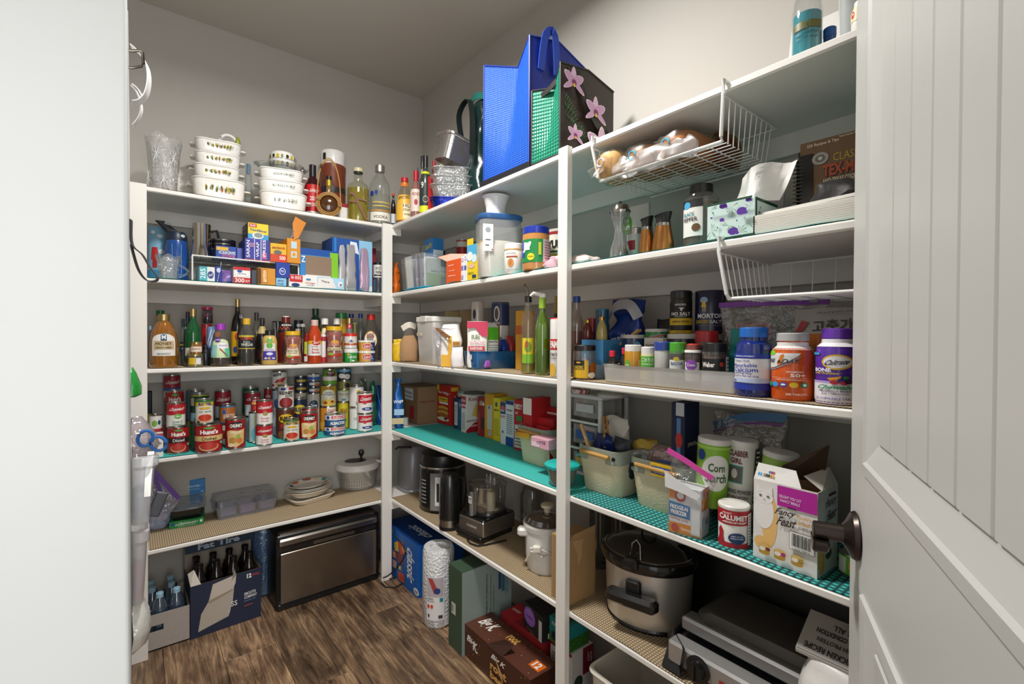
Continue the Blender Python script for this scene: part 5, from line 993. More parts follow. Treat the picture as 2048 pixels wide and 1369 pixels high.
# toaster oven standing on its end
A = onz(553,1228,0); B = onz(760,1158,0); v = B-A; ang = math.atan2(v.y,v.x); w = v.length; h = .365; C = (A+B)/2; C.z = .001
t = thing('toaster_oven','brushed steel flip-up toaster oven standing on edge','oven',C,ang)
BLK = mat('#1a1a1b',.35); BR_ = wall_paint('brushed_steel','#8f857a',.26); BR_.node_tree.nodes['Principled BSDF'].inputs['Metallic'].default_value = .95
MB().rbox(w,.17,.012,h-.02,.012,0,.095,.006).build('oven_body',BLK,t)
MB().rbox(w*.93,.012,.030,h*.72,.004,.0,.006,.003).build('steel_panel',BR_,t)
MB().rbox(w*.97,.05,h*.80,h*.90,.012,0,.022,.008).build('handle_bar',STEEL('#8b8680',.3),t)
MB().rbox(w*.95,.04,h*.895,h*.975,.012,0,.035,.008).build('control_strip',STEEL('#a5a09a',.25),t)
MB().rbox(w*.96,.02,h*.725,h*.80,.006,0,.014,.003).build('hinge_band',mat('#16120f',.3,coat=.3),t)
MB().box(-w*.17,.0025,h*.74,w*.23,.004,h*.785).build('name_plate',STEEL('#857d76',.35),t,smooth=0)
MB().rbox(w*.98,.03,.0,.028,.008,0,.02,.003).build('foot_rail',mat('#121212',.4),t)
for s_ in (-1,1):
    for i in range(22):
        MB().box(s_*w*.478-.006,-.001,.05+i*.0095,s_*w*.478+.006,.004,.055+i*.0095).build('vent_fin',BLK,t,smooth=0)
MB().tube([(w*.5,.02,.02),(w*.53,-.03,.004),(w*.6,-.05,.004),(w*.7,-.035,.006)],.0035,6).build('power_cord',mat('#191716',.5),t)
# ================================================================== top shelf, right wall
def quilt(name,c0,c1,k=55,rough=.35):
    m,nt,b = _new(name); N = nt.nodes.new; L = nt.links.new
    tc = N('ShaderNodeTexCoord'); sp_ = N('ShaderNodeSeparateXYZ'); L(tc.outputs['Object'],sp_.inputs[0])
    ad = N('ShaderNodeMath'); L(sp_.outputs[0],ad.inputs[0]); L(sp_.outputs[1],ad.inputs[1])
    outs = []
    for sg in ('ADD','SUBTRACT'):
        a = N('ShaderNodeMath'); a.operation = sg; L(ad.outputs[0],a.inputs[0]); L(sp_.outputs[2],a.inputs[1])
        q = N('ShaderNodeMath'); q.operation = 'MULTIPLY'; q.inputs[1].default_value = k*2*pi; L(a.outputs[0],q.inputs[0])
        w = N('ShaderNodeMath'); w.operation = 'SINE'; L(q.outputs[0],w.inputs[0]); outs.append(w.outputs[0])
    mu = N('ShaderNodeMath'); mu.operation = 'MULTIPLY'; L(outs[0],mu.inputs[0]); L(outs[1],mu.inputs[1])
    mr = N('ShaderNodeMapRange'); mr.inputs['From Min'].default_value = -1; L(mu.outputs[0],mr.inputs[0])
    nz = N('ShaderNodeTexNoise'); nz.inputs['Scale'].default_value = 14; nz.inputs['Detail'].default_value = 4; L(tc.outputs['Object'],nz.inputs['Vector'])
    mx = N('ShaderNodeMixRGB'); mx.inputs[1].default_value = (*lin(c0),1); mx.inputs[2].default_value = (*lin(c1),1); L(mr.outputs[0],mx.inputs[0])
    L(mx.outputs[0],b.inputs['Base Color']); b.inputs['Roughness'].default_value = rough
    a2 = N('ShaderNodeMath'); a2.operation = 'MULTIPLY_ADD'; a2.inputs[1].default_value = 1.6; L(nz.outputs['Fac'],a2.inputs[0]); L(mr.outputs[0],a2.inputs[2])
    bp = N('ShaderNodeBump'); bp.inputs['Strength'].default_value = .6; bp.inputs['Distance'].default_value = .004; L(a2.outputs[0],bp.inputs['Height']); L(bp.outputs[0],b.inputs['Normal'])
    return m
def tote(name,label,b,front_m,side_m,hs=(1,1),gus=.25,trim='#15318a',top_in=.0):
    """open bag: front (local -Y) narrow gusset side, wide printed sides at +-X. hs: height factors front-left, front-right"""
    t = thing(name,label,'bag',b.loc+Vector((0,0,.0038)),b.rot); w,d,h = b.w,b.d,b.h
    def ring(z,k,sag):
        g = gus*w*k; hl,hr = (1+(hs[0]-1)*z),(1+(hs[1]-1)*z)
        Z = lambda f: z*h*f
        return [(-w/2,0,Z(hl)),(0,g,Z((hl+hr)/2)-sag),(w/2,0,Z(hr)),(w/2,d*.5,Z(hr)+sag*.8),(w/2,d,Z(hr)-sag*.5),(0,d-g,Z(1)-sag),(-w/2,d,Z(hl)),(-w/2,d*.5,Z(hl))]
    lev = [(0,.0,0),(.12,.05,0),(.3,.5,0),(.6,.8,0),(1,1,h*.08)]
    R = [ring(*q) for q in lev]
    fr = MB()
    F = lambda i,j: [[r[i],r[j]] for r in R]
    for nm,idx,m in (('gusset_side',(0,1,2),front_m),('printed_side',(2,3,4),side_m),('back_gusset',(4,5,6),front_m),('far_side',(6,7,0),side_m)):
        mb = MB(); n = 6; cols = []
        for a,c in zip(idx,idx[1:]):
            for k in range(n): cols.append([Vector(r[a]).lerp(Vector(r[c]),k/n) for r in R])
        cols.append([Vector(r[idx[-1]]) for r in R])
        out = [[p for p in c] for c in cols]
        cen = Vector((0,d/2,h/2)); inn = [[p+(Vector((0,d/2,p.z))-p).normalized()*.003 for p in c] for c in cols]
        mb.loft(out,False,False,False); mb.loft([list(c) for c in inn],False,False,False)
        mb.loft([[o[-1],i[-1]] for o,i in zip(out,inn)],False,False,False)
        mb.build(nm,m,t,smooth=50)
    MB().box(-w/2+.002,.002,.001,w/2-.002,d-.002,.003).build('bag_floor',front_m,t,smooth=0)
    tr = mat(trim,.5)
    for i in (0,2): MB().tube([r[i] for r in R],.0035,6).build('edge_piping',tr,t)
    MB().tube([R[0][0],R[0][2],R[0][4]],.0035,6).build('edge_piping',tr,t)
    MB().tube([R[-1][i] for i in (0,1,2,3,4)],.0035,6).build('rim_piping',tr,t)
    return t
BLUQ = quilt('blue_quilt','#123a9c','#2c68d8',60); GRNQ = quilt('green_quilt','#0b4a3c','#1f9272',42); DBLU = mat('#152c8c',.4,bump=.25,bscale=70)
b = boxat(1,966,1056,135,.015,.28); b.h = z_at(966,137,dep(on_plane(966,'x',-DB+.015)))-zsh(1)
hr = (z_at(1046,84,dep(on_plane(1046,'x',-DB+.015)))-zsh(1))/b.h
t = tote('insulated_tote','tall royal blue quilted insulated tote bag with open top',b,BLUQ,DBLU,(1,hr),.22)
for nm,pts in (('handle',[(b.w/2+.004,.05,b.h*.75),(b.w/2+.016,.06,b.h*1.0),(b.w/2+.02,.10,b.h*1.03),(b.w/2+.012,.12,b.h*.75)]),): MB().strip(pts,.03,.003,(0,1,0)).build(nm,mat('#2348b4',.4),t)
b0 = b
b = boxat(1,1058,1114,145,.012,.26); b.h = z_at(1100,132,dep(on_plane(1114,'x',-DB+.012)))-zsh(1)
FLB = mat('#2c211a',.35,bump=.15,bscale=40)
b.loc.y -= .008; t = tote('floral_bag','dark brown shopping bag with pink orchids and green quilted gusset',b,GRNQ,FLB,(.87,1),.28,'#1a1512')
def orchid(xc,yc,s,asp):
    it = []; P = '#c79ac0'; Q = '#dcb8d4'
    for a,l,w in ((90,1,.7),(150,1,.9),(30,1,.9),(215,1.15,.55),(325,1.15,.55)):
        pts = []
        for k in range(10):
            q = 2*pi*k/10; px = .55*l+.55*l*cos(q); py = .34*w*sin(q)*(1.1-.3*cos(q)); A = rad(a)
            pts.append((xc+s*(px*cos(A)-py*sin(A)),yc+s*asp*(px*sin(A)+py*cos(A))))
        it.append(('p',[(xc+(x-xc)*1.1,yc+(y-yc)*1.1) for x,y in pts],'#e6d2dc')); it.append(('p',pts,P if a != 90 else Q))
    return it+[('o',xc,yc-s*.1*asp,s*.5,s*.5*asp,'#7c2c5c'),('o',xc,yc-s*.3*asp,s*.25,s*.3*asp,'#d6c23a')]
asp = b.d/b.h
it = []
for x0,y0,dx,dy in ((.05,.62,.22,-.12),(.08,.50,.3,-.16),(.3,.30,.18,-.16),(.75,.34,.2,-.1),(.1,.34,.22,-.1)):
    for k in range(8):
        f = k/8; px,py = x0+dx*f,y0+dy*f
        it.append(('p',[(px,py),(px+.05,py+.10*(1-f)),(px+.065,py+.09*(1-f))],'#2f6a34')); it.append(('p',[(px,py),(px+.06,py-.06*(1-f)),(px+.05,py-.075*(1-f))],'#2a5a30'))
it += orchid(.16,.84,.16,asp)+orchid(.55,.60,.17,asp)+orchid(.66,.17,.26,asp)+orchid(.16,.22,.12,asp)
facep(t,(b.w/2+.001,0,0),(0,b.d,0),(0,0,b.h*.96),(1,0,0),it,'orchid_print',.3)
MB().strip([(b.w/2+.004,.07,b.h*.98),(b.w/2+.012,.10,b.h*.72),(b.w/2+.02,.15,b.h*.45),(b.w/2+.014,.2,b.h*.40),(b.w/2+.006,.16,b.h*.56)],.026,.002,(0,.6,.6)).build('handle',mat('#241b15',.4),t)
MB().strip([(-b.w/2-.03,.01,b.h*.78),(-b.w*.1,.02,b.h*.82),(b.w/2,.03,b.h*.98)],.018,.002,(0,0,1)).build('handle',mat('#1c1613',.4),t)
carton('flat black folded bag lying under the blue tote',boxat(1,958,1056,352,.006,.02,h=.02),'#1c1c20',name='folded_bag',cat='bag')
P = on_plane(961,'x',-DB+.22); h = z_at(950,205,dep(P))-zsh(1)
t = bag('slumped black and teal insulated bag between foil pans and blue tote',Vector((P.x,P.y,zsh(1))),-pi/2,.10,.12,h,mat('#12302e',.22,bump=.5,bscale=18),[(0,.9,.9),(.2,1.05,1),(.5,.95,.9),(.75,.95,.7),(1,.9,.35)],seed=61,wr=.022,sc=14,name='insulated_bag',part='bag_body')
MB().strip([(-.08,-.05,h*.62),(-.06,-.085,h*.86),(.0,-.075,h*.97),(.05,-.085,h*.8),(.05,-.085,h*.45)],.028,.003,(0,1,.2)).build('strap',mat('#17211f',.4),t)
MB().strip([(-.075,-.02,h*1.0),(.0,-.035,h*1.02),(.08,-.02,h*.98)],.03,.004,(0,0,1)).build('teal_band',mat('#2c7f74',.3),t)
# foil pans and lids
S = sp(868,938,383,.12,1); FOIL = mat('#d6d4d0',.22,.9,bump=.5,bscale=45)
carton('bright red plastic packet standing beside the clear pan lids',boxat(1,855,868,352,.03,.03),'#c2202a')
z = zsh(1)
def pan(name,label,z,h,k,m,loc=None,rot=0,group=None,flare=1.1,rim=True,ribs=0):
    t = thing(name,label,'pan',loc or (S.loc.x,S.loc.y,z),rot if not isinstance(rot,float) else rot,group); w,d = .17*k,.145*k
    mb = MB(); L_ = [(.82,0),(.85,.002),(.98,h*.9),(1.06,h*.92),(1.07,h),(1.0,h),(.8,.006)]
    mb.loft([[(x*(1+(.012*((i % 2)*2-1) if ribs else 0)),y,zz) for i,(x,y) in enumerate(rring(w*q,d*q,.035,8))] for q,zz in L_]); mb.build('pan_body',m,t,smooth=25); return t
pan('baking_pan','crinkled dark blue foil baking pan at the bottom of the pan stack',z,.05,1.12,mat('#1a2a8c',.2,.6,bump=.4,bscale=80),rot=S.rot,ribs=1)
CLP = clear('#dfe3e3',.35,.05,.22,50,'ribbed_plastic')
for i in range(3): pan('plastic_lid_pan',('clear ribbed plastic pan resting on the blue foil pan','clear ribbed plastic pan second above the blue foil pan','clear ribbed plastic pan directly under the tilted foil loaf pan')[i],z+.05+i*.040,.06,(1.12,1.08,1.03)[i],CLP,rot=S.rot,group='clear plastic pans',ribs=1)
t = pan('foil_loaf_pan','shiny foil loaf pan tilted on top of the pan stack',z,.115,1.08,FOIL,loc=(S.loc.x-.0,S.loc.y+.0,z+.222),rot=(rad(12),rad(14),S.rot+.5),ribs=1)
# bottles near the door
S = sp(1577,1639,-40,.05,1); bottle('bottle of turquoise mouthwash with clear upper half',S,[(0,0),(.95,0),(1,.02),(1,.62),(.98,.64),(.9,.8),(.5,.95),(.5,1.0),(0,1)],GLASS('#eef2f2',.05),(.60,mat('#1798a8',.12,coat=.4)),None,[('q',-60,.36,0,.46,'#6a6a3a'),('q',4,.36,60,.46,'#6a6a3a'),('t','ANTISEPTIC',0,.30,90,.035,'#14606e'),('t','mouth rinse',0,.24,80,.03,'#14606e')],name='mouthwash_bottle')
bottle('small blue round container beside the mouthwash',sp(1638,1664,57,.07,1),STRAIGHT,'#17427e',None,('#1d4f94',.7,1.04),cat='container',name='round_container')
S = sp(1668,1712,-60,.16,1); bottle('translucent white plastic tub behind the mouthwash',S,[(0,0),(.8,0),(.84,.02),(1,.9),(1.05,.92),(1.05,1),(0,1)],clear('#e6eaec',.2,.15,.6,0,'milky_tub'),cat='tub',name='plastic_tub')
bottle('white bottle with red and yellow label by the open door',sp(1694,1730,0,.05,1),PILL,'#e4e1dc',None,None,[('q',-80,.45,20,.85,'#e9d8a8'),('o',-50,.62,30,.2,'#c2402c')],name='white_bottle')
P = on_plane(1655,'x',-DB+.2); tag(MB().box(-.10,0,0,.10,.008,.19).build('white_frame_panel',mat('#dcdad6',.5),None,(P.x,P.y,zsh(1)+.001),(rad(-12),0,-pi/2),smooth=0),'white flat panel leaning on the wall behind the mouthwash','panel')
# ================================================================== wire baskets under the shelves
def basket(label,s,ua,ub,vlow,depth=.27,yb=None):
    x0 = -DB-.006; A = on_plane(ua,'x',x0); ya = A.y; yb = yb if yb is not None else on_plane(ub,'x',x0).y
    zt = ZS[s]; zl = z_at(ua+8,vlow,dep(A)); w = ya-yb; t = thing('wire_basket',label,'basket',(x0,(ya+yb)/2,zl),-pi/2,'under-shelf wire baskets')
    H = zt-TH-.008-zl; hk = zt+.004-zl; d = depth; M_ = mat('#eeeeec',.25,coat=.3); sl = .03
    for s_ in (-1,1):
        MB().tube([(s_*w/2,.05,hk),(s_*w/2,-.002,hk),(s_*w/2,-.003,hk-.03),(s_*(w/2-.012),.012,.01),(s_*(w/2-.014),.02,0)],.0045,8).build('hook_arm',M_,t)
        MB().tube([(s_*w/2,-.002,H-.004),(s_*w/2,d,H-.004)],.0024,6).build('side_rail',M_,t)
        for k in range(1,10):
            y = d*k/10; MB().tube([(s_*w/2,y,H-.004),(s_*(w/2-.012),.02+(y)*.9,0)],.0014,5).build('side_wire',M_,t)
    MB().tube([(-w/2,d,H-.004),(w/2,d,H-.004)],.0024,6).build('back_rail',M_,t)
    MB().tube([(-w/2+.013,.018,0),(w/2-.013,.018,0)],.0042,8).build('front_rail',M_,t)
    MB().tube([(-w/2+.013,d*.9+.02,0),(w/2-.013,d*.9+.02,0)],.0024,6).build('back_floor_rail',M_,t)
    n = max(6,int(w/.045))
    for k in range(1,n): MB().tube([(-w/2+w*k/n,d,H-.004),(-w/2+w*k/n,d*.9+.02,0),(-w/2+w*k/n,.018,0)],.0014,5).build('back_wire',M_,t)
    for k in range(1,12): MB().tube([(-w/2+.012,.018+d*.9*k/12,.002),(w/2-.012,.018+d*.9*k/12,.002)],.0013,5).build('floor_wire',M_,t)
    t['zl'] = zl; return t,ya,yb,zl
bk,ya,yb,zl = basket('white under-shelf wire basket filled with bread bags',1,1183,1443,364)
basket('empty white under-shelf wire basket hanging above the vitamins',2,1437,0,598,yb=-2.62)
def at_b(u,d,z): P = on_plane(u,'x',-DB+d); return Vector((P.x,P.y,z))
CRUST = mat('#b87f46',.7,bump=.4,bscale=50)
def loaf(label,c,w,d,h,hx,seed,rot=-pi/2,twist='#58b8d8',name='bread_bag',film='#efe6da',e=2.6):
    h = min(h,(ZS[1]-TH-c.z-.012)/1.1); t = thing(name,label,'bread',c,rot,'bagged bread in the wire basket')
    mb = MB(); mb.loft([sring(w/2*k,d/2*k,z*h,26,e) for z,k in ((.02,.7),(.08,.9),(.3,.98),(.6,1),(.8,.92),(.93,.7),(1,.3))]); mb.jitter(.006,30,seed).build('bread',mat(hx,.7,bump=.5,bscale=45),t)
    mb = MB(); mb.loft([sring(w/2*k+.004,d/2*k+.004,z*h,26,e) for z,k in ((0,.6),(.05,.95),(.3,1.03),(.6,1.05),(.85,.95),(1.05,.6),(1.08,.05))]); mb.jitter(.009,34,seed+1).build('bag_film',clear(film,.05,.3,.03,0,'bread_film'),t)
    # gathered tail towards the front
    mb = MB(); mb.loft([[(x,y,z) for x,y,z in ((q[0],-d/2-yy,h*.45+q[1]-dz) for q in [(r_*cos(2*pi*i/14)*(1+.35*(i % 2)),r_*sin(2*pi*i/14)*(1+.35*(i % 2))) for i in range(14)])] for yy,r_,dz in ((-.02,.030,0),(.004,.014,0),(.010,.006,0),(.020,.014,.006),(.034,.024,.018))],True,False); mb.jitter(.006,40,seed+2).build('gathered_tail',clear(film,.06,.25,.08,0,'bread_tail'),t,smooth=60)
    MB().tube([(.012*cos(2*pi*i/10),-d/2-.014,h*.45+.012*sin(2*pi*i/10)) for i in range(10)],.003,5,True).build('twist_tie',mat(twist,.4),t)
    return t
loaf('bag of pale sandwich bread at the open end of the basket',at_b(1232,.06,zl+.005),.095,.12,.10,'#d9b071',71,twist='#e0e0e0')
loaf('bag of brown rolls with blue tie in the middle of the basket',at_b(1300,.10,zl+.005),.105,.15,.115,'#c08446',73)
loaf('large bag of golden buns with blue tie at the tall side of the basket',at_b(1374,.12,zl+.005),.125,.19,.14,'#bd7a3c',75)
loaf('brown and red bread bag at the back of the basket',at_b(1445,.20,zl+.005),.06,.10,.11,'#7a3a1e',77,film='#c88a4a',twist='#c03a2c')
bag('empty crumpled clear bread bag draped over the basket front',at_b(1300,.012,zl-.012),-pi/2,.26,.035,.055,clear('#e9e7e6',.08,.3,.2,0,'crumpled_film'),[(0,.7,.6),(.2,.95,1),(.6,1,1),(1,.9,.4)],seed=79,wr=.016,sc=30,name='crumpled_bag',solo=True)
# ================================================================== second shelf, right wall
bag('bright orange and red snack bag beside the corner post',at_b(791,.05,zsh(2)),-pi/2,.045,.04,.165,mat('#d0661c',.3,.2),seed=81,wr=.01,sc=40,name='snack_bag',solo=True)
P = at_b(826,.012,zsh(2)); tag(MB().rbox(.24,.23,0,.012,.04,cy=.115,b=.005).build('teal_tray',mat('#1584a4',.3),None,P,(0,0,-pi/2)),'flat teal plastic tray under the clear bin','tray')
b = boxat(2,799,846,512,.03,.21,z=zsh(2)+.0125)
t = thing('clear_bin','clear plastic bin stuffed with grey and green packets','bin',b.loc,b.rot)
mb = MB(); mb.loft([[(x,y+b.d/2,z) for x,y in rring(b.w*k,b.d*k,.015,4)] for k,z in ((.9,0),(.92,.002),(1.0,b.h),(1.03,b.h),(.99,b.h-.002),(.9,.004))]).build('bin_shell',clear('#f2f4f5',.14,.08,.14,0,'bin_plastic'),t)
def inbox(lab,x,y,w,d,h,hx,faces=None,par=b,zo=.006,name='packet_box',cat='packet',tilt=0,grp=None):
    M_ = Matrix.Translation(par.loc) @ Matrix.Rotation(par.rot,4,'Z'); q = Bx(); q.loc = M_ @ Vector((x,y,zo)); q.rot = par.rot; q.w,q.d,q.h = w,d,h
    return carton(lab,q,hx,faces,cat,name,grp,tilt=tilt)
W_ = b.w; TEA = [('q',0,0,1,.5,'#5f7186'),('t','tea',.5,.3,.5,.12,'#dfe6ea')]
inbox('white and green filter packet inside the clear bin',W_*.37,.03,.03,.15,b.h*.88,'#dfe3dd',{'r': [('q',0,0,1,.45,'#a9c47a'),('t','MILITEA',.5,.52,.7,.06,'#5a6a70'),('q',.5,.03,.98,.36,'#7a756a'),('q',.5,.70,1,.98,'#3a3f46')]})
inbox('grey-blue tea packet inside the clear bin',W_*.10,.025,.30*W_,.03,b.h*.85,'#8a96a2',{'f': TEA,'r': TEA})
inbox('cream paper packet at the end of the clear bin',-W_*.26,.025,.32*W_,.12,b.h*.9,'#d9d3c0')
inbox('blue cardboard box standing tall in the clear bin',W_*.16,.075,.09,.06,b.h*1.5,'#2f7cc4',{'f': [('t','lunch',.5,.85,.7,.12,'#e6d83a',10)],'r': [('q',.04,.62,.96,.76,'#dfeaf4')]})
inbox('black and gold tea box on edge in the clear bin',-W_*.12,.15,.05,.05,b.h*1.25,'#26241f',{'f': [('q',0,.86,1,.9,'#b5a14a')],'r': [('q',0,.86,1,.9,'#b5a14a'),('q',.45,.72,.7,.8,'#dcd8cc')]})
b = boxat(2,892,921,520,.015,.12); t = carton('open orange carton with its flap raised',b,'#e2571c',{'f': [('t','NEW',.35,.78,.4,.05,'#f6e6dc'),('t','crisp',.4,.55,.4,.05,'#f6e6dc'),('t','thins',.4,.34,.5,.05,'#f6e6dc')]})
mb = MB(); mb.add([(-b.w/2,0,b.h),(-b.w*.9,-.015,b.h*1.22),(-b.w*.5,.02,b.h*1.35),(b.w/2,b.d,b.h*1.3),(b.w/2,b.d,b.h),(-b.w/2,b.d*.2,b.h)],[(0,1,2),(0,2,3,4)]); mb.add([(-b.w/2,.002,b.h),(-b.w*.5,.022,b.h*1.35),(b.w/2,b.d+.002,b.h*1.3),(b.w/2,b.d+.002,b.h)],[(0,1,2,3)]); mb.build('raised_flap',mat('#d99a86',.6),t,smooth=0)
carton('slim white and lilac carton beside the orange one',boxat(2,921.5,927,513,.012,.1),'#e6e3e6',{'f': [('o',.5,.84,.8,.14,'#8a4a7c'),('o',.5,.84,.6,.1,'#e6e3e6'),('q',.1,.45,.9,.62,'#8a7ab8'),('q',.1,.1,.9,.25,'#a8a0b8')]})
carton('slim white and blue carton beside the yellow drink box',boxat(2,927.5,933,509,.01,.1),'#e6e6ea',{'f': [('o',.5,.84,.8,.14,'#a04a8c'),('o',.5,.84,.6,.1,'#e6e6ea'),('q',.1,.42,.9,.58,'#4a5aa8')]})
b = boxat(2,933.5,953,490,.006,.03); t = carton('yellow and blue drink-mix box with torn top',b,'#e6c81e',{'f': [('q',0,.55,1,1,'#4aa8d4'),('o',.3,.68,.6,.26,'#e8e8e4'),('o',.75,.6,.5,.24,'#cfe6f0'),('o',.5,.40,.6,.14,'#e0b89a'),('q',.55,.05,.95,.14,'#2a3a5a'),('t','LEMON',.4,.2,.6,.05,'#4a6a1c')]})
mb = MB(); mb.box(-b.w/2,.0,b.h,b.w*.1,.002,b.h*1.18); mb.box(b.w*.1,.03,b.h,b.w*.5,.032,b.h*1.12); mb.build('torn_flap',mat('#e0c224',.5),t,smooth=0)
can('red can with white rim behind the drink-mix box',sp(912,936,479,.30,2),[('b',.86,.96,'#dcd6cc')],'#b01c20')
S = sp(953,1038,425,.075,2); w = 2*S.r; t = thing('rice_container','clear rice storage container with blue lid and white pour spout','container',S.loc,S.rot+.25); h = S.h
mb = MB(); mb.loft([[(x,y,z) for x,y in rring(w*k,w*.8*k,w*.22,6)] for k,z in ((.92,0),(.94,.003),(.98,h*.5),(1,h*.93),(1.0,h*.95))]).build('container_body',clear('#f6f8f8',.1,.1,.22,0,'rice_plastic'),t)
mb = MB(); mb.loft([[(x,y,z) for x,y in rring(w*k,w*.8*k,w*.22,6)] for k,z in ((.88,.004),(.93,.3*h),(.93,h*.50),(.8,h*.58),(.3,h*.62))]).build('rice',mat('#f2e9da',.8,bump=1.0,bscale=420),t)
mb = MB(); mb.loft([[(x,y,z) for x,y in rring(w*k,w*.8*k,w*.24,6)] for k,z in ((1.02,h*.91),(1.05,h*.93),(1.06,h*.985),(1.0,h),(.5,h))]).build('lid',mat('#2f5f98',.35),t)
zt = z_at(988,396,S.D)-S.loc.z
MB().lathe([(w*.24,h*.995),(w*.22,h*1.02),(w*.25,zt*.95),(w*.33,zt),(w*.3,zt),(w*.22,h*1.1),(0,h*1.05)],24).build('measuring_cup',mat('#eae7e3',.3),t,(-.01,0,0))
facep(t,(-w*.46,-w*.405,h*.40),(w*.24,0,0),(0,0,h*.42),(0,-1,0),[('q',0,0,1,1,'#e8e7e4'),('o',.5,.78,.5,.2,'#9aa2a4'),('q',.25,.4,.75,.44,'#6a6a6a'),('q',.25,.2,.6,.24,'#6a6a6a'),('o',.9,.06,.14,.06,'#c2303a')],'instruction_label')
bottle('white nut butter jar with almond picture and white lid',sp(1008,1046,486,.035,2),WIDEJAR,'#e9e6e1',None,('#f0eee9',.82,1.0),[('b',.78,.82,'#b5873c'),('t','JUSTINS',-20,.66,60,.06,'#6a4a3a'),('q',-50,.54,20,.58,'#a8502c'),('o',-20,.36,40,.28,'#c98a4c'),('o',-20,.36,10,.2,'#a86a34'),('t','almond',-10,.14,60,.05,'#8a8a88')],cat='jar',name='nut_butter_jar')
bottle('large peanut butter jar with blue lid and green label',sp(1044,1098,451,.04,2),[(0,0),(.93,0),(1,.03),(1,.8),(.94,.85),(.93,.99),(0,.99)],mat('#b98048',.25,coat=.5),None,('#1c34a0',.84,.98),[('q',-85,.18,30,.70,'#1f8a44'),('q',30,.18,110,.70,'#e2cfd2'),('q',-85,.3,-52,.66,'#2444a4'),('t','Jif',-42,.52,44,.24,'#f2f2ee',0,0,.06),('o',-22,.30,32,.16,'#e2d42c'),('t','creamy',-22,.30,24,.03,'#5a5a1c'),('q',10,.34,22,.62,'#c8d03a')]+[('q',36,.62-k*.06,100,.635-k*.06,'#b02c44') for k in range(7)],cat='jar',name='peanut_butter_jar')
bottle('white canister with bold black and yellow lettering behind the post',sp(1094,1142,455,.16,2),STRAIGHT,'#e3ded2',None,None,[('b',.86,.92,'#b02c2c'),('t','YUNK',-10,.64,110,.18,'#23211c',0,0,.05),('b',.46,.50,'#2a6a3c'),('q',-80,.2,60,.42,'#cdb02c'),('t','YUM',-12,.31,70,.14,'#23211c')],cat='canister',name='canister')
bag('pink and white sweetener packets in a clear bag by the peanut butter',at_b(1113,.05,zsh(2)),-pi/2,.09,.06,.04,mat('#dca8b4',.5),[(0,.9,.9),(.3,1,1),(.7,.8,.8),(1,.4,.4)],seed=85,wr=.012,sc=45,cat='packets',name='sweetener_bag',solo=True)
bag('flat pile of red and white packets beside the right post',at_b(1165,.06,zsh(2)),-pi/2,.11,.09,.03,mat('#dcc8c2',.5),[(0,.9,.9),(.3,1,1),(.7,.9,.9),(1,.5,.5)],seed=87,wr=.008,sc=45,cat='packets',name='packet_pile',solo=True)
S = sp(1218,1259,398,.05,2); t = thing('pepper_mill','clear acrylic pepper mill with steel top','pepper mill',S.loc,S.rot); r,h = S.r,S.h
MB().lathe([(r,0),(r,h*.14),(r*.92,h*.2),(r*.62,h*.36),(r*.56,h*.5),(r*.72,h*.66),(r*.95,h*.74),(r*.98,h*.8),(0,h*.8)],28).build('mill_body',clear('#eceeec',.25,.04,.12,0,'acrylic'),t)
MB().lathe([(r*.82,.004),(r*.82,h*.12),(r*.5,h*.22),(0,h*.24)],20).build('peppercorns',mat('#4a4238',.6,bump=.8,bscale=300),t)
MB().lathe([(r*1.0,h*.78),(r*1.06,h*.82),(r*.9,h*.86),(r*.8,h*.92),(r*.5,h*.95),(r*.15,h*.955),(r*.12,h*.97),(r*.18,h*.985),(r*.1,h),(0,h)],28).build('steel_top',STEEL('#b5b2ac',.12),t)
MB().tube([(0,0,h*.2),(0,0,h*.8)],.003,8).build('spindle',STEEL(),t)
bottle('white shaker with steel lid and green oval tag',sp(1254,1284,455,.10,2),WIDEJAR,'#e3e0dc',None,('#b9b6b0',.74,1.0),[('q',-80,.3,0,.6,'#b0303c')],cat='shaker',name='spice_shaker')
P = at_b(1268,.16,zsh(2)+.0); t = thing('spice_packet','spice packet with round green badge leaning on the wall','packet',P,-pi/2); h = z_at(1268,412,dep(P))-P.z
MB().box(-.03,0,0,.05,.012,h).build('packet_body',mat('#c9c6be',.5),t,smooth=0,bev=.002); boxprint(t,.08,.012,h,{'f': [('o',.12,.7,.5,.34,'#4f8a2c'),('t','mrs',.12,.76,.2,.06,'#e6f0dc'),('t','herb',.12,.66,.3,.1,'#e6f0dc')]})
CUP = mat('#b07a44',.3,.9)
for u0,u1,vt,d,lab in ((1275,1309,431,.055,'smaller copper shaker with black pouring top'),(1302,1347,422,.045,'larger copper shaker with black pouring top')):
    S = sp(u0,u1,vt,d,2); t = thing('copper_shaker',lab,'shaker',S.loc,S.rot,'copper shakers'); r,h = S.r,S.h
    MB().lathe([(r*.98,h*.03),(r,h*.06),(r*.96,h*.25),(r*.72,h*.6),(r*.68,h*.66),(0,h*.66)],28).build('copper_body',CUP,t)
    MB().lathe([(r*.94,0),(r*.96,h*.035),(0,h*.036)],28).build('glass_foot',mat('#6a655c',.2),t)
    MB().lathe([(r*.69,h*.655),(r*.69,h*.73),(0,h*.73)],28).build('steel_ring',STEEL('#a8a49c',.2),t)
    mb = MB(); mb.loft([[(r*k*cos(2*pi*i/24)*(1.0),r*k*sin(2*pi*i/24),h*z+(h*.05*cos(2*pi*i/24) if z > .95 else 0)) for i in range(24)] for k,z in ((.68,.73),(.62,.8),(.74,.95),(.8,.97))]); mb.build('black_top',mat('#1b1a1a',.35),t)
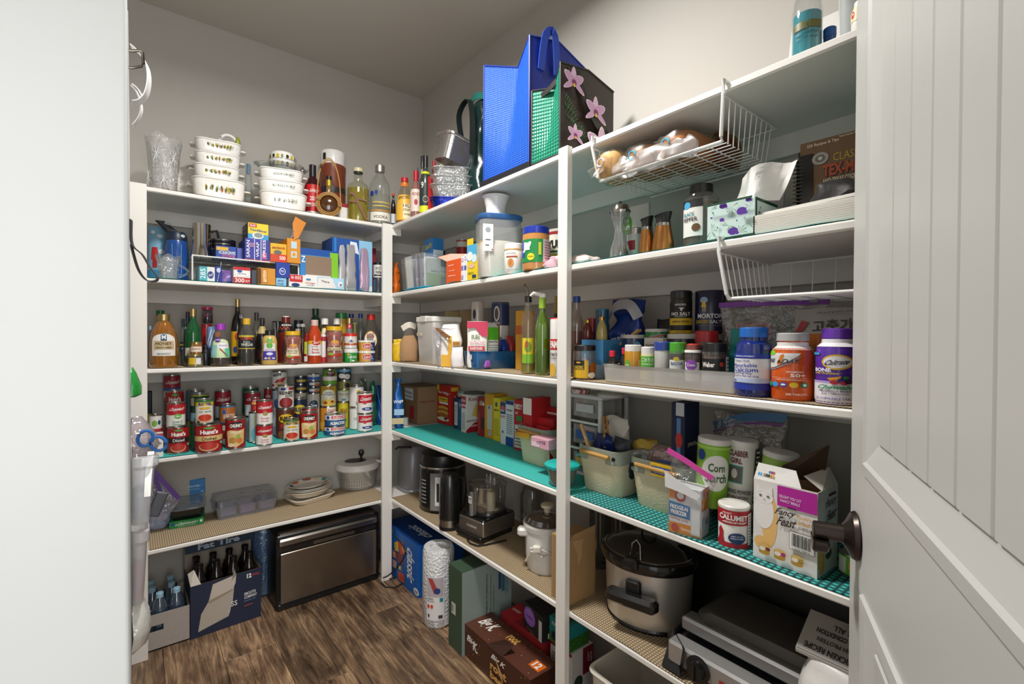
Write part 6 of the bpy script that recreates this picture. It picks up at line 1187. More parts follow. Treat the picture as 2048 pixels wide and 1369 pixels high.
S = sp(1364,1436,362,.09,2); bottle('square black pepper jar with black lid and white label',S,[(0,0),(.95,0),(1,.02),(1,.76),(.85,.84),(.62,.86),(.62,.98),(0,.98)],GLASS('#dcd8d0',.06),(.70,mat('#5f5548',.8,bump=.8,bscale=380)),('#181716',.87,.66),[('q',-75,.18,5,.74,'#e9e6e0'),('q',-75,.62,5,.74,'#2c2a28'),('o',-50,.66,30,.11,'#4aa8d8'),('t','BLACK',-42,.52,44,.06,'#2a8a94'),('t','PEPPER',-38,.44,54,.06,'#2c2a28'),('o',-16,.31,28,.12,'#6a4a30')],cat='jar',name='pepper_jar',flat=.9)
b = boxat(2,1412,1508,405,.012,.11); t = carton('tissue box printed with purple figs and green pine needles',b,'#cfe6e0',None,name='tissue_box')
it = []
rnd = random.Random(3)
for x,y in ((.08,.9),(.1,.3),(.55,.85),(.5,.35),(.95,.75),(.9,.35),(.3,.1),(.75,.1)):
    for k in range(9):
        a = rnd.uniform(0,2*pi); it.append(('p',[(x,y),(x+.13*cos(a),y+.2*sin(a)),(x+.13*cos(a+.08),y+.2*sin(a+.08))],'#3f7a4a'))
for x,y,s_ in ((.4,.9,.16),(.78,.66,.20),(.38,.52,.10),(.92,.92,.12),(.62,.16,.20),(.16,.62,.05)): it += [('o',x,y,s_,s_*1.0,'#5a2f9a'),('o',x+s_*.4,y-s_*.3,s_*.4,s_*.4,'#5a2f9a')]
for x,y in ((.2,.75),(.6,.55),(.7,.42),(.3,.32)): it.append(('o',x,y,.03,.06,'#2f8a8a'))
its = [q for q in it if all(-.0 <= p[0] <= 1.0 and -.0 <= p[1] <= 1.0 for p in (q[1] if q[0] == 'p' else [(q[1]-q[3]/2,q[2]-q[4]/2),(q[1]+q[3]/2,q[2]+q[4]/2)]))]
boxprint(t,b.w,b.d,b.h,{'f': [('q',0,0,1,.06,'#1f4a34')]+its+[('q',0,.94,1,1,'#1f4a34')],'r': [('q',0,.92,1,1,'#1f4a34'),('q',0,0,.06,1,'#1f4a34')]+its[-7:]})
mb = MB(); hz = z_at(1545,322,dep(at_b(1545,.06,0)))-b.loc.z
rows = []
for j in range(8):
    f = j/7; rows.append([(b.w*.25+.03*f+(.06+.02*f)*(i/7-.5)*1.6,.05+.02*sin(i*1.1+f*2),b.h+(hz-b.h)*f*(1-.35*abs(i/7-.55))) for i in range(8)])
mb.loft(rows,False,False,False); mb.loft([[(x,y+.002,z) for x,y,z in r_] for r_ in rows][::-1],False,False,False); mb.build('tissue',mat('#eceae6',.8),t,smooth=60)
# paper stack, cookbooks
b = boxat(2,1503,1712,440,.012,.20,h=.042)
t = carton('thick stack of white paper pads under loose sheets',b,'#dfdbd2',{'f': [('q',0,.1+k*.12,1,.115+k*.12,'#c9c4b8') for k in range(7)]},cat='paper stack',name='paper_stack')
mb = MB(); mb.box(-b.w*.42,.01,b.h,b.w/2,b.d*.95,b.h+.006); mb.xf(Matrix.Translation((0,0,.002)) @ Matrix.Rotation(rad(-1.5),4,'Y')); mb.build('loose_sheet',mat('#e9e6e0',.7),t,smooth=0)
pb = b
b = boxat(2,1598,1725,276,.16,.022,z=pb.top+.008,yaw=4)
t = thing('cookbook','spiral-bound orange and brown Tex-Mex cookbook standing on the papers','book',b.loc,b.rot)
MB().box(-b.w/2+.012,.002,0,b.w/2,b.d-.002,b.h).build('page_block',mat('#d8cfbd',.7),t,smooth=0)
MB().box(-b.w/2,-.001,-.001,b.w/2,.001,b.h+.001).build('front_cover',mat('#7a5a3a',.35,coat=.3),t,smooth=0)
boxprint(t,b.w,.0,b.h,{'f': [('q',0,.86,1,1,'#c8481c'),('t','225 Recipes & Tips',.36,.945,.5,.05,'#f2e6d6'),('q',.5,.955,1,.998,'#2a2420'),('t','Texas Kitchen Approved',.80,.977,.38,.035,'#f2e6d6'),('t','CLASSIC',.78,.73,.50,.10,'#d8b43a',0,0,.0),('t','TEX-MEX',.72,.57,.68,.16,'#2a1a12',0,0,.07),('t','TEX-MEX',.71,.575,.68,.15,'#c85a34',0,0,.04),('t','AND TEXAS COOKING',.68,.44,.62,.06,'#e8dfc4'),('q',.36,0,1,.38,'#2c2418'),('q',.38,0,1,.36,'#a8925a'),('o',.75,.2,.36,.2,'#d8c84a'),('o',.85,.16,.2,.16,'#b8442c'),('o',.66,.14,.2,.1,'#5a7a2c'),('q',0,0,.22,.84,'#1d1814'),('o',.33,.75,.26,.16,'#b9b5ae'),('o',.33,.75,.16,.10,'#7a7670'),('o',.33,.75,.07,.05,'#dcd8d0')]})
for i in range(16):
    zz = b.h*(.03+.05*i); MB().tube([(-b.w/2+.006,-.002,zz),(-b.w/2-.004,-.006,zz+.001),(-b.w/2-.010,.008,zz+.001),(-b.w/2-.004,.022,zz),(-b.w/2+.008,.014,zz)],.0022,5).build('binding_ring',mat('#2a2622',.3),t)
b2 = boxat(2,1582,1640,300,.19,.018,z=pb.top+.008,yaw=4)
t = thing('recipe_notebook','dark spiral notebook behind the Tex-Mex cookbook','book',b2.loc+Vector((.012,0,0)),b2.rot)
MB().box(-b2.w/2+.008,0,0,b2.w/2,b2.d,b2.h).build('page_block',mat('#4a3426',.6),t,smooth=0)
for i in range(16):
    zz = b2.h*(.04+.058*i); MB().tube([(-b2.w/2+.01,-.002,zz),(-b2.w/2-.006,.002,zz),(-b2.w/2-.004,.016,zz),(-b2.w/2+.01,.014,zz)],.0018,5).build('binding_ring',mat('#c9b9a0',.4),t)
P = at_b(1672,.09,pb.top+.012); bag('crumpled black printed cloth on top of the papers',P,-pi/2,.11,.09,.05,mat('#23201f',.6,bump=.5,bscale=50),[(0,1,1),(.3,.95,.9),(.7,.6,.7),(1,.25,.4)],e=2,seed=93,wr=.016,sc=22,cat='cloth',name='folded_cloth',solo=True)
for i,(u,d,w,h,lab) in enumerate(((1500,.22,.14,.165,'large clear rectangular plastic lid leaning on the wall behind the tissue box'),(1462,.15,.11,.12,'clear rounded plastic lid with embossed numbers behind the pepper jar'))):
    P = at_b(u,d,zsh(2)+.001); t = thing('container_cover',lab,'cover',P,(rad(-10),0,-pi/2),'clear plastic covers')
    mb = MB(); mb.loft([[(x,y_,z+h/2) for x,z in rring(w*k,h*k,.03,6)] for k,y_ in ((.94,0),(1,.003),(1,.008),(.9,.010))]); mb.build('cover_shell',clear('#dcdedc',.28,.1,.22,0,'lid_film'),t)
    if i: facep(t,(-w/2,-.001,0),(w,0,0),(0,0,h),(0,-1,0),[('t','763',.42,.4,.3,.1,'#c9c9c6',60,.3,-.01)],'embossing')
# ================================================================== third shelf, right wall
def wB(u0,u1,d=.05): return (u1-u0)/FPX*dep(at_b((u0+u1)/2,d,0))
G3B = 'jars and bottles on the third shelf'
def jb(u0,u1,vt,d,lab,hx,capc=None,items=(),prof=WIDEJAR,on=None,capz=.82,capr=1.0,cat='jar',name='jar',glass=None,lq=None,**k):
    S = sp(u0,u1,vt,d,3,run='B',on=on); bottle(lab,S,prof,glass or mat(hx,.22,coat=.4),lq,(capc,capz,capr) if capc else None,items,cat=cat,name=name,group=G3B,**k); return S
bag('yellow snack bag at the corner post',at_b(796,.05,zsh(3)),facing(at_b(796,.05,1)),wB(784,806),.045,.115,mat('#e0b81c',.3),seed=101,wr=.008,sc=36,name='snack_bag',solo=True)
t = bag('clear bag of brown sugar gathered at the top',at_b(818,.07,zsh(3)),facing(at_b(818,.07,1)),wB(800,834),.06,.20,FILM('#ece4dc',.12),[(0,.9,.9),(.1,1.05,1.05),(.5,.95,.9),(.68,.6,.5),(.8,.5,.4),(1,.6,.3)],seed=103,wr=.010,name='brown_sugar_bag')
mb = MB(); mb.loft([sring(.046*k,.041*k,z,22,3) for z,k in ((.003,.9),(.02,1),(.1,.95),(.135,.6))]); mb.jitter(.005,30,4).build('brown_sugar',mat('#b08a64',.85,bump=.4,bscale=200),t)
MB().strip([(-.035,-.03,.17),(0,-.045,.19),(.035,-.03,.18)],.03,.001).build('scrawled_tag',mat('#e6dfcf',.6),t)
b = boxat(3,831,866,634,.03,.16)
t = thing('flour_bin','tall white translucent flour bin with white lid','bin',b.loc,b.rot); w,d,h = b.w,b.d,b.h
mb = MB(); mb.loft([[(x,y+d/2,z) for x,y in rring(w*k,d*k,.015,4)] for k,z in ((.86,0),(.88,.003),(.98,h*.88),(.98,h*.9))]).build('bin_body',clear('#e9e6e0',.12,.25,.78,0,'frosted_bin'),t)
MB().rbox(w*1.02,d*1.02,h*.885,h,.015,0,d/2,.004).build('lid',mat('#ece9e3',.35),t); MB().box(w*-.2,-.004,h*.9,w*.1,d*.5,h+.004).build('latch',mat('#dcd8d0',.35),t,smooth=0)
facep(t,(-w*.4,-.001,h*.6),(w*.3,0,0),(0,0,h*.06),(0,-1,0),[('q',0,0,1,1,'#e6dcc0'),('t','A.P.',.5,.5,.5,.6,'#4a3a2c')],'tape_label')
# brown paper bags at the back
for u,vt,lab,sd,hx in ((905,596,'folded kraft paper bag with printed nutrition panel behind the flour bin',105,'#a8956a'),(935,594,'brown kraft paper bag with rolled top behind the sugar',107,'#8f7a58')):
    P = at_b(u,.255,zsh(3)); h = min(z_at(u,vt,dep(P)),ceil_of(3)-.07)-P.z
    bag(lab,P,facing(P),.085,.06,h,mat(hx,.8,bump=.3,bscale=30),[(0,.95,1),(.5,1,1),(.85,.95,.7),(1,1,.12)],e=6,seed=sd,wr=.005,sc=18,name='paper_bag',solo=True)
P = at_b(902,.055,zsh(3)); h = z_at(902,650,dep(P))-P.z
t = bag('white and yellow powdered sugar bag clipped shut',P,facing(P),wB(876,926)*.85,.08,h,mat('#e6e2da',.45),[(0,.95,1),(.1,1,1),(.6,1,.95),(.85,.9,.5),(1,.7,.1)],e=5,seed=109,wr=.007,name='sugar_bag',part='bag_paper')
facep(t,(-wB(876,926)*.4,-.044,0),(wB(876,926)*.8,0,0),(0,0,h),(0,-1,0),[('q',.02,.0,.98,.28,'#e0a81e'),('q',.36,.0,.54,.72,'#e0a81e'),('q',.58,.5,.96,.6,'#d99a1c'),('q',.6,.1,.9,.42,'#e8e4da'),('t','SUGAR',.76,.55,.3,.06,'#4a3a1c')])
P2 = at_b(888,.02,zsh(3)); bag('clear zip bag with lilac zipper over the sugar bag',P2,facing(P2),.10,.02,h*.92,FILM('#e6e2ea',.14),[(0,.5,.6),(.2,.6,1),(.6,.85,1),(.9,1,.6),(1,1,.3)],seed=111,wr=.008,name='zip_bag',solo=True)
def clothespin(label,loc,rot,L=.075,hx='#c9a06a',group='wooden clothespins'):
    t = thing('clothespin',label,'clothespin',loc,rot,group)
    for s_ in (-1,1):
        mb = MB(); mb.add([(-L/2,s_*.002,-.004),(L/2,s_*.006,-.004),(L/2,s_*.012,-.004),(-L/2,s_*.007,-.004),(-L/2,s_*.002,.004),(L/2,s_*.006,.004),(L/2,s_*.012,.004),(-L/2,s_*.007,.004)],[(0,1,2,3),(7,6,5,4),(0,4,5,1),(1,5,6,2),(2,6,7,3),(3,7,4,0)]); mb.build('wooden_jaw',mat(hx,.6,bump=.15,bscale=150),t,smooth=0)
    MB().tube([(-.004,-.010,0),(.004,-.010,.004),(.004,.010,.004),(-.004,.010,0)],.0011,5).build('spring',STEEL('#8a8680'),t)
clothespin('dark wooden clothespin clipping the powdered sugar bag',P+Vector((-.055,-.02,h*.80)),(0,rad(30),rad(-70)),hx='#8a5f34')
P = at_b(915,.022,zsh(3)); bag('small white and maroon cereal pouch in front of the blue bin end',P,facing(P),wB(903,928),.035,.085,mat('#e2dcdc',.35),seed=113,wr=.005,name='cereal_pouch',solo=True)
facep_t = None
b = boxat(3,927,952,703,.012,.29); b.w = max(b.w,.10); bb = b
t = thing('blue_bin','translucent blue plastic bin holding baking packets','bin',b.loc,b.rot)
mb = MB(); mb.loft([[(x,y+b.d/2,z) for x,y in rring(b.w-2*e,b.d-2*e,.015,4)] for e,z in ((.007,0),(.005,.003),(.0,b.h),(-.003,b.h),(.003,b.h-.003),(.008,.005))]).build('bin_shell',clear('#2f88c8',.12,.1,.45,0,'blue_bin_plastic'),t)
facep(t,(-b.w/2,-.002,0),(b.w,0,0),(0,0,b.h),(0,-1,0),[('o',.45,.68,.12,.3,'#dfe8f0'),('o',.65,.68,.12,.3,'#dfe8f0')],'handle_slot')
yb_ = bb.loc.y
def inblue(u,z=.006): P = on_plane(u,'y',yb_); P.z = zsh(3)+z; return P
P = inblue(948); P.x = max(P.x,-DB+.05); h = z_at(948,643,dep(P))-P.z; w = wB(926,971)*.9
t = bag('sugar substitute pouch with pink top standing in the blue bin',P,facing(P),w,.05,h,mat('#e8e4de',.3),[(0,.9,1),(.1,1,1),(.6,1,.8),(.9,1,.35),(1,1,.08)],e=5,seed=115,wr=.003,name='sweetener_pouch',part='pouch')
facep(t,(-w/2,-.029,0),(w,0,0),(0,.012,h),(0,-1,0),[('p',[(0,.99),(1,.99),(1,.66),(.7,.68),(.4,.86),(0,.84)],'#c2244e'),('t','PURE',.42,.66,.4,.10,'#5a7a3a',4),('t','SUCRALOSE',.5,.53,.7,.07,'#c98a9a'),('q',.06,.36,.86,.46,'#c02c34'),('t','SWEETENER',.45,.41,.6,.06,'#f2e6e4'),('t','1000',.34,.24,.4,.10,'#c02c34'),('o',.68,.12,.26,.12,'#d0603a')],'pouch_print')
b = boxat(3,971,997,655,yb_-.025+DA,.05,run='A',z=zsh(3)+.006); t = carton('bright green milk-style carton in the blue bin',b,'#5cc030',{'f': [('q',.2,.1,.98,.68,'#e9ece6'),('t','Nutrition Facts',.6,.64,.7,.05,'#2a2a2a')]+[('q',.24,.12+k*.06,.94,.135+k*.06,'#6a6f6a') for k in range(8)]})
MB().add([(-b.w/2,0,b.h),(b.w/2,0,b.h),(b.w/2,b.d,b.h),(-b.w/2,b.d,b.h),(-b.w/2,b.d/2,b.h+.02),(b.w/2,b.d/2,b.h+.02)],[(0,1,5,4),(2,3,4,5),(1,2,5),(3,0,4)]).build('gable',mat('#e6e8e2',.5),t,smooth=0)
carton('brown cardboard carton behind the green one',boxat(3,985,1000,648,yb_+.06+DA,.04,run='A'),'#9a7a58')
for u,w,h,hx,lab,sd in ((1007,.035,.115,'#20409c','dark blue cookie packet in the blue bin',117),(1021,.035,.13,'#b03a3c','red and pink packet in the blue bin',119),(1033,.03,.09,'#3a3f52','slate grey packet in the blue bin',121),(962,.035,.04,'#9a5ab4','purple pouch low in the blue bin',123)):
    bag(lab,inblue(u)+Vector((0,-.028 if sd == 123 else 0,0)),0,w,.05,h,mat(hx,.3,.15),[(0,.9,.9),(.1,1,1),(.7,.95,.8),(.92,.9,.3),(1,1,.08)],e=4,seed=sd,wr=.005,sc=36,cat='packet',name='packet',solo=True)
jb(942,968,601,.27,'white oats canister with navy print behind the sugar','#e2d6cc',None,[('o',-30,.78,30,.16,'#3a3a3e'),('t','OLD',-20,.60,40,.08,'#2f2f38'),('q',-70,.18,30,.46,'#4a4656'),('t','CORN',-20,.40,50,.08,'#e6dcd4'),('t','MEAL',-20,.28,50,.08,'#e6dcd4')],prof=STRAIGHT,cat='canister',name='canister')
jb(983,1018,602,.275,'navy and white corn meal canister','#e6e0d8',None,[('b',.62,.98,'#26335c'),('o',-25,.80,40,.24,'#e2dccf'),('o',-25,.80,26,.18,'#5a4a44'),('t','Quaker',-25,.66,44,.05,'#e6e0d4'),('t','Corn',-18,.42,56,.12,'#26335c'),('t','Meal',-14,.26,54,.12,'#26335c')],prof=STRAIGHT,cat='canister',name='canister')
carton('yellow and orange box behind the oil bottles',boxat(3,1031,1046,622,.15,.06),'#dca02c',{'f': [('q',0,.6,1,.75,'#c8642c')]})
OILP = [(0,0),(.92,0),(1,.015),(1,.56),(.85,.64),(.45,.74),(.38,.80),(.38,.86),(0,.86)]
S = sp(1042,1070,568,.05,3,run='B'); t = bottle('clear oil bottle with steel pour spout',S,OILP,GLASS('#e8e0c8',.06),(.13,mat('#8a8a1c',.1,coat=.5)),('#26241f',.80,.52,.87),[('q',-50,.22,50,.40,'#d8c82c'),('o',0,.30,60,.12,'#7a9a2c'),('o',-10,.33,30,.08,'#c0562c'),('q',-50,.12,50,.22,'#7fb42c'),('q',-10,.10,-6,.4,'#3a5a1c')],name='oil_bottle',group=G3B)
MB().tube([(0,0,S.h*.86),(.0,0,S.h*.93),(-.012,0,S.h*.995)],[.004,.0035,.0025],8).build('pour_spout',STEEL('#9a9486',.2),t); MB().tube([(-.011,0,S.h*.985),(-.015,0,S.h*1.0)],.006,8).build('spout_tip',mat('#6a5a34',.4),t)
S = sp(1070,1099,583,.05,3,run='B'); t = bottle('green oil bottle with white sprayer',S,OILP,clear('#6f9a1a',.2,.04,.4,0,'green_glass'),(.30,mat('#35420c',.1,coat=.5)),('#8fb82c',.80,.50,.93),name='oil_bottle',group=G3B)
mb = MB(); mb.rbox(.022,.016,S.h*.92,S.h*.985,.005); mb.tube([(-.006,0,S.h*.965),(-.03,0,S.h*.985),(-.042,0,S.h*.95)],[.008,.007,.004],8); mb.build('sprayer',mat('#eceae6',.35),t)
jb(1100,1136,636,.06,'cooking spray can with red cap by the post','#e9e6e2','#cf2018',[('b',.46,.64,'#c6201e'),('t','PAM',-36,.55,56,.13,'#f4efea',0,0,.05),('t','ULTIMATE',-40,.38,60,.05,'#4a4a4a'),('t','no stick',-40,.32,50,.035,'#4a4a4a'),('o',-44,.12,50,.22,'#d9b03a')],prof=STRAIGHT,capz=.66,capr=.96,cat='can',name='spray_can')
jb(1104,1118,592,.16,'dark bottle with gold foil neck behind the spray can','#2a241c','#b99a3a',prof=WINE,capz=.70,capr=.45,cat='bottle',name='bottle')
# right of the post
jb(1138,1168,592,.20,'clear bottle of pink dressing with blue cap behind the post','','#1c4aa0',prof=TALL,glass=clear('#dccabc',.2,.04,.15,0,'dressing_bottle'),lq=(.55,'#b0664a'),capz=.92,capr=.5,cat='bottle',name='bottle')
b = boxat(3,1163,1206,680,.105,.10); t = carton('pale blue gradient gift carton with string',b,'#4a90c4',{'f': [('q',0,0,1,.35,'#a8c4d8'),('q',.1,.2,.3,.5,'#c89aa0')],'r': [('q',0,0,1,.4,'#8fb4d0'),('t','HI',.4,.55,.2,.12,'#2a3a5a'),('t','CO',.42,.40,.26,.12,'#2a3a5a'),('o',.6,.75,.4,.3,'#3f78ac')]})
gt = b.top
S = sp(1146,1192,690,.05,3); bottle('square seasoning jar with black lid and yellow label',S,WIDEJAR,GLASS('#d8d2c8',.08),(.4,'#7a4a24'),('#181715',.84,1.0),[('q',-60,.06,20,.56,'#d9aa1c'),('q',-60,.30,0,.56,'#1d1c1a'),('t','KINDERS',-30,.36,50,.1,'#e2c23a'),('o',-30,.50,26,.05,'#c99a2c'),('o',52,.34,50,.34,'#a85a1c'),('o',40,.14,44,.16,'#ece6d8')],cat='jar',name='seasoning_jar',group=G3B)
for u0,u1,vt,d,lab,hx,cp in ((1163,1187,640,.13,'small gold-capped bottle of red liquid on the blue carton','#6a2418','#c8a24a'),(1191,1216,634,.12,'small gold-capped bottle of pale liquid on the blue carton','#a89a5c','#c8a24a')):
    P = at_b((u0+u1)/2,d,gt); S = Spot(); S.loc = P; D_ = dep(P); S.r = .5*(u1-u0)/FPX*D_*.9; S.h = z_at(u0,vt,D_)-gt; S.rot = facing(P); bottle(lab,S,SYRUP,mat(hx,.12,coat=.6),None,(cp,.84,.5),cat='bottle',name='extract_bottle',group=G3B)
jb(1190,1219,618,.24,'teal-capped bottle at the wall behind the blue carton','#2a5a78','#1f86b4',prof=WIDEJAR,capz=.74,capr=.9,cat='bottle',name='bottle')
jb(1174,1196,637,.26,'red-lidded jar at the wall','#7a1c1c','#a8242a',capz=.7)
P = at_b(1258,.27,zsh(3)); h = z_at(1258,600,dep(P))-P.z
t = bag('blue and silver cookie bag with crumpled top',P,-pi/2,.13,.09,h,mat('#24408c',.22,.35,bump=.4,bscale=30),[(0,.9,.9),(.2,1,1),(.5,.95,.9),(.72,.8,.6),(.88,.9,.35),(1,1,.1)],seed=131,wr=.018,sc=20,name='cookie_bag',part='bag_foil')
MB().strip([(-.06,-.035,h*.72),(-.02,-.05,h*.90),(.03,-.04,h*.92),(.06,-.03,h*.75)],.035,.002,(0,.3,1)).build('silver_fold',mat('#b9bcc4',.2,.6),t)
facep(t,(-.06,-.052,h*.2),(.12,0,0),(0,0,h*.5),(0,-1,0),[('t','cookies',.5,.6,.6,.18,'#e6e9f2',12,.3)],'bag_print')
clothespin('wooden clothespin on the blue cookie bag',P+Vector((-.07,-.055,h*.5)),(0,rad(-35),rad(-80)),.09)
S = jb(1243,1291,670,.20,'navy round tin with white lid and pale blue emblem','#2a3f6a','#dcd9d2',[('o',20,.70,34,.3,'#6fb8dc'),('o',20,.70,22,.2,'#2a3f6a')],prof=STRAIGHT,capz=.92,capr=1.03,cat='tin',name='round_tin')
jb(1290,1340,658,.23,'green canister with red and white script','#1f8a3a','#e3e0da',[('t','sugarz',-10,.80,80,.16,'#e8e4e0',8,.3,.06),('t','sugarz',-10,.80,80,.14,'#b8283a',8,.3)],prof=STRAIGHT,capz=.94,capr=1.03,cat='canister',name='canister')
carton('small white and black box before the green canister',boxat(3,1288,1326,676,.15,.02),'#dcd6cf',{'f': [('t','TASTY BEEF',.5,.8,.8,.1,'#3a3430'),('q',0,0,1,.55,'#3a3432'),('p',[(.4,.6),(.6,.6),(.5,.75)],'#3a3430')]})
S = jb(1336,1398,668,.20,'dark tub with white lid under the no-salt jar','#2a2a38','#e6e3dc',prof=STRAIGHT,capz=.9,capr=1.03,cat='tub',name='plastic_tub')
jb(1341,1386,580,0,'black seasoning jar lettered NO SALT with yellow band','#2a261c','#171616',[('q',-90,.10,75,.72,'#1b1a19'),('q',-90,.20,75,.36,'#d9b41c'),('t','KINDERS',-4,.67,56,.045,'#e6e2d8',0),('p',[(-14,.60),(18,.60),(6,.57),(5,.53),(-3,.53),(-4,.57)],'#e6e2d8'),('t','NO SALT',-2,.46,100,.075,'#efece4',0,0,.03),('t','HANDCRAFTED',-2,.40,60,.025,'#d8d4c8'),('t','LEMON PEPPER',-2,.28,88,.045,'#4a3f10'),('b',.01,.08,'#c8a21c'),('t','sprinkle',-2,.045,50,.03,'#5a4a10')],on=S,capz=.82,capr=.98,name='seasoning_jar')
S = jb(1395,1442,668,.25,'dark tub supporting the table salt canister','#26262c','#dcd9d4',prof=STRAIGHT,capz=.88,capr=1.03,cat='tub',name='plastic_tub')
jb(1387,1449,579,0,'navy table salt canister with small umbrella emblem','#23253f',None,[('o',-24,.76,30,.14,'#8fa8cc'),('p',[(-34,.60),(-14,.60),(-20,.74),(-28,.74)],'#d9b82c'),('q',-28,.50,-25,.60,'#d8c8b0'),('q',-20,.50,-17,.60,'#d8c8b0'),('t','MORTON',0,.40,96,.10,'#e8e8ec',0,0,.03),('t','IODIZED',-30,.27,50,.07,'#d9b82c'),('t','SALT',20,.27,44,.075,'#e8e8ec'),('q',-40,.18,60,.19,'#8a8aa0'),('q',66,.05,110,.95,'#dcdad6')]+[('q',68,.1+k*.09,106,.115+k*.09,'#4a4a4a') for k in range(9)],on=S,prof=STRAIGHT,cat='canister',name='salt_canister')
bag('black coffee pouch behind the no-salt jar',at_b(1336,.30,zsh(3)),-pi/2,.08,.05,.19,mat('#1c1e20',.3),[(0,.9,1),(.5,1,.9),(.9,.95,.3),(1,1,.05)],e=5,seed=135,wr=.005,name='coffee_pouch',solo=True)
bag('white and navy crumpled pouch beside the black coffee pouch',at_b(1306,.29,zsh(3)),-pi/2,.07,.05,.145,mat('#9aa4bc',.3,.2),seed=137,wr=.014,name='coffee_pouch',solo=True)
# tray with spices
b = boxat(3,1204,1476,740,.028,.11); b.h = .052
t = thing('spice_tray','long frosted plastic tray holding small spice jars','tray',b.loc,b.rot); w,d,h = b.w,b.d,b.h
mb = MB(); mb.loft([[(x,y+d/2,z) for x,y in rring(w-2*e,d-2*e,.012,4)] for e,z in ((.006,0),(.004,.002),(.0,h),(-.003,h),(.003,h-.002),(.007,.004))]).build('tray_shell',clear('#e9e7e4',.16,.15,.45,0,'frosted_tray'),t)
zt_ = zsh(3)+.004
def sj(u0,u1,vt,d_,lab,hx,capc,items=(),prof=JAR,capz=.8,capr=.85,**k):
    P = at_b((u0+u1)/2,.040+d_,zt_); D_ = dep(P); cs = 1/math.sqrt(1+(((u0+u1)/2-IW/2)/FPX)**2); S = Spot(); S.loc = P; S.r = .5*(u1-u0)/FPX*D_*cs; S.h = z_at((u0+u1)/2,vt,D_)-zt_; S.rot = facing(P); S.top = zt_+S.h
    bottle(lab,S,prof,k.pop('glass',None) or mat(hx,.22,coat=.4),k.pop('lq',None),(capc,capz,capr),items,cat='jar',name=k.pop('name','spice_jar'),group='spice jars in the frosted tray',**k); return S
sj(1214,1236,702,.03,'tiny dark vanilla bottle with red cap at the end of the tray','#1f1a18','#d6283c',[('q',-60,.35,60,.55,'#dcdce0')],TALL,.80,.55)
sj(1240,1258,696,.06,'tiny dark extract bottle with pink-red cap beside the mustard jar','#2a2420','#d6324a',(),TALL,.80,.6)
sj(1249,1284,690,.045,'yellow mustard powder jar with white lid and green dot','#c08a1c','#e6e3dc',[('o',-40,.45,40,.28,'#5fae3c'),('t','must',-40,.45,26,.06,'#e8f0dc'),('q',30,.4,66,.6,'#c9a86a')],WIDEJAR,.76,.96)
sj(1282,1312,694,.045,'white-lidded jar with green furikake style label','#d9d4a8','#e3e1dc',[('q',-80,.42,80,.74,'#5cb43a'),('t','ごのりの',-6,.64,96,.12,'#f2f4ec'),('t','RICE SEASONING',-6,.52,90,.05,'#e6f0dc'),('q',-80,.34,80,.42,'#8a5a2c'),('q',-80,.1,80,.34,'#e0d84a')],WIDEJAR,.80,.98)
sj(1309,1345,684,.04,'frosted shaker with blue flip lid','#c9c6c0','#2c4498',(),WIDEJAR,.80,1.05,glass=clear('#dcdad6',.15,.2,.7,0,'frosted_shaker'))
sj(1339,1373,685,.03,'spice jar with bright green lid and green label','','#4aa62c',[('q',-70,.38,60,.60,'#d5d8d4'),('o',-10,.62,40,.10,'#c8b02c'),('t','BADIA',-8,.52,80,.07,'#3a4a8a'),('q',-70,.18,60,.34,'#2f7a34'),('t','CINNAMON',-8,.26,96,.07,'#e2ecd8')],WIDEJAR,.74,1.0,glass=GLASS('#c9c4bc',.1),lq=(.6,'#7a6a58'))
sj(1369,1405,688,.035,'spice jar with red and white lid and purple oval label','','#d63020',[('b',.80,.86,'#e6e3de'),('q',-60,.15,40,.58,'#dfe2e6'),('o',-14,.52,74,.24,'#8a4aa8'),('t','Crown',-14,.52,50,.07,'#ece4f2')],WIDEJAR,.86,.75,glass=GLASS('#b8b0a8',.1),lq=(.74,'#5a4234'))
sj(1404,1456,686,.045,'square grill seasoning jar with black lid and black name panel','','#1d1c1c',[('q',-75,.40,45,.66,'#1d1c1c'),('q',-75,.16,45,.38,'#c4cdd2'),('t','Weber',-30,.53,60,.11,'#ece8e2',0,0,.04),('o',30,.54,18,.1,'#cf3a2c'),('q',-75,.06,45,.18,'#8a4a9a'),('t','KICK N GARLIC',-15,.12,90,.05,'#ece4f0'),('q',52,.1,100,.7,'#e2e0dc')]+[('q',54,.14+k*.08,98,.16+k*.08,'#4a4a48') for k in range(7)],WIDEJAR,.74,1.0,glass=GLASS('#c2b8ac',.1),lq=(.7,'#7a5a40'))
jb(1390,1437,662,.165,'large chili jar with red lid behind the tray','#6a3a2a','#c2242c',capz=.62)
carton('teal measuring scoop sleeve standing behind the calcium bottle',boxat(3,1455,1480,657,.12,.015),'#1a8a84',cat='utensil',name='measuring_scoop',tilt=-6)
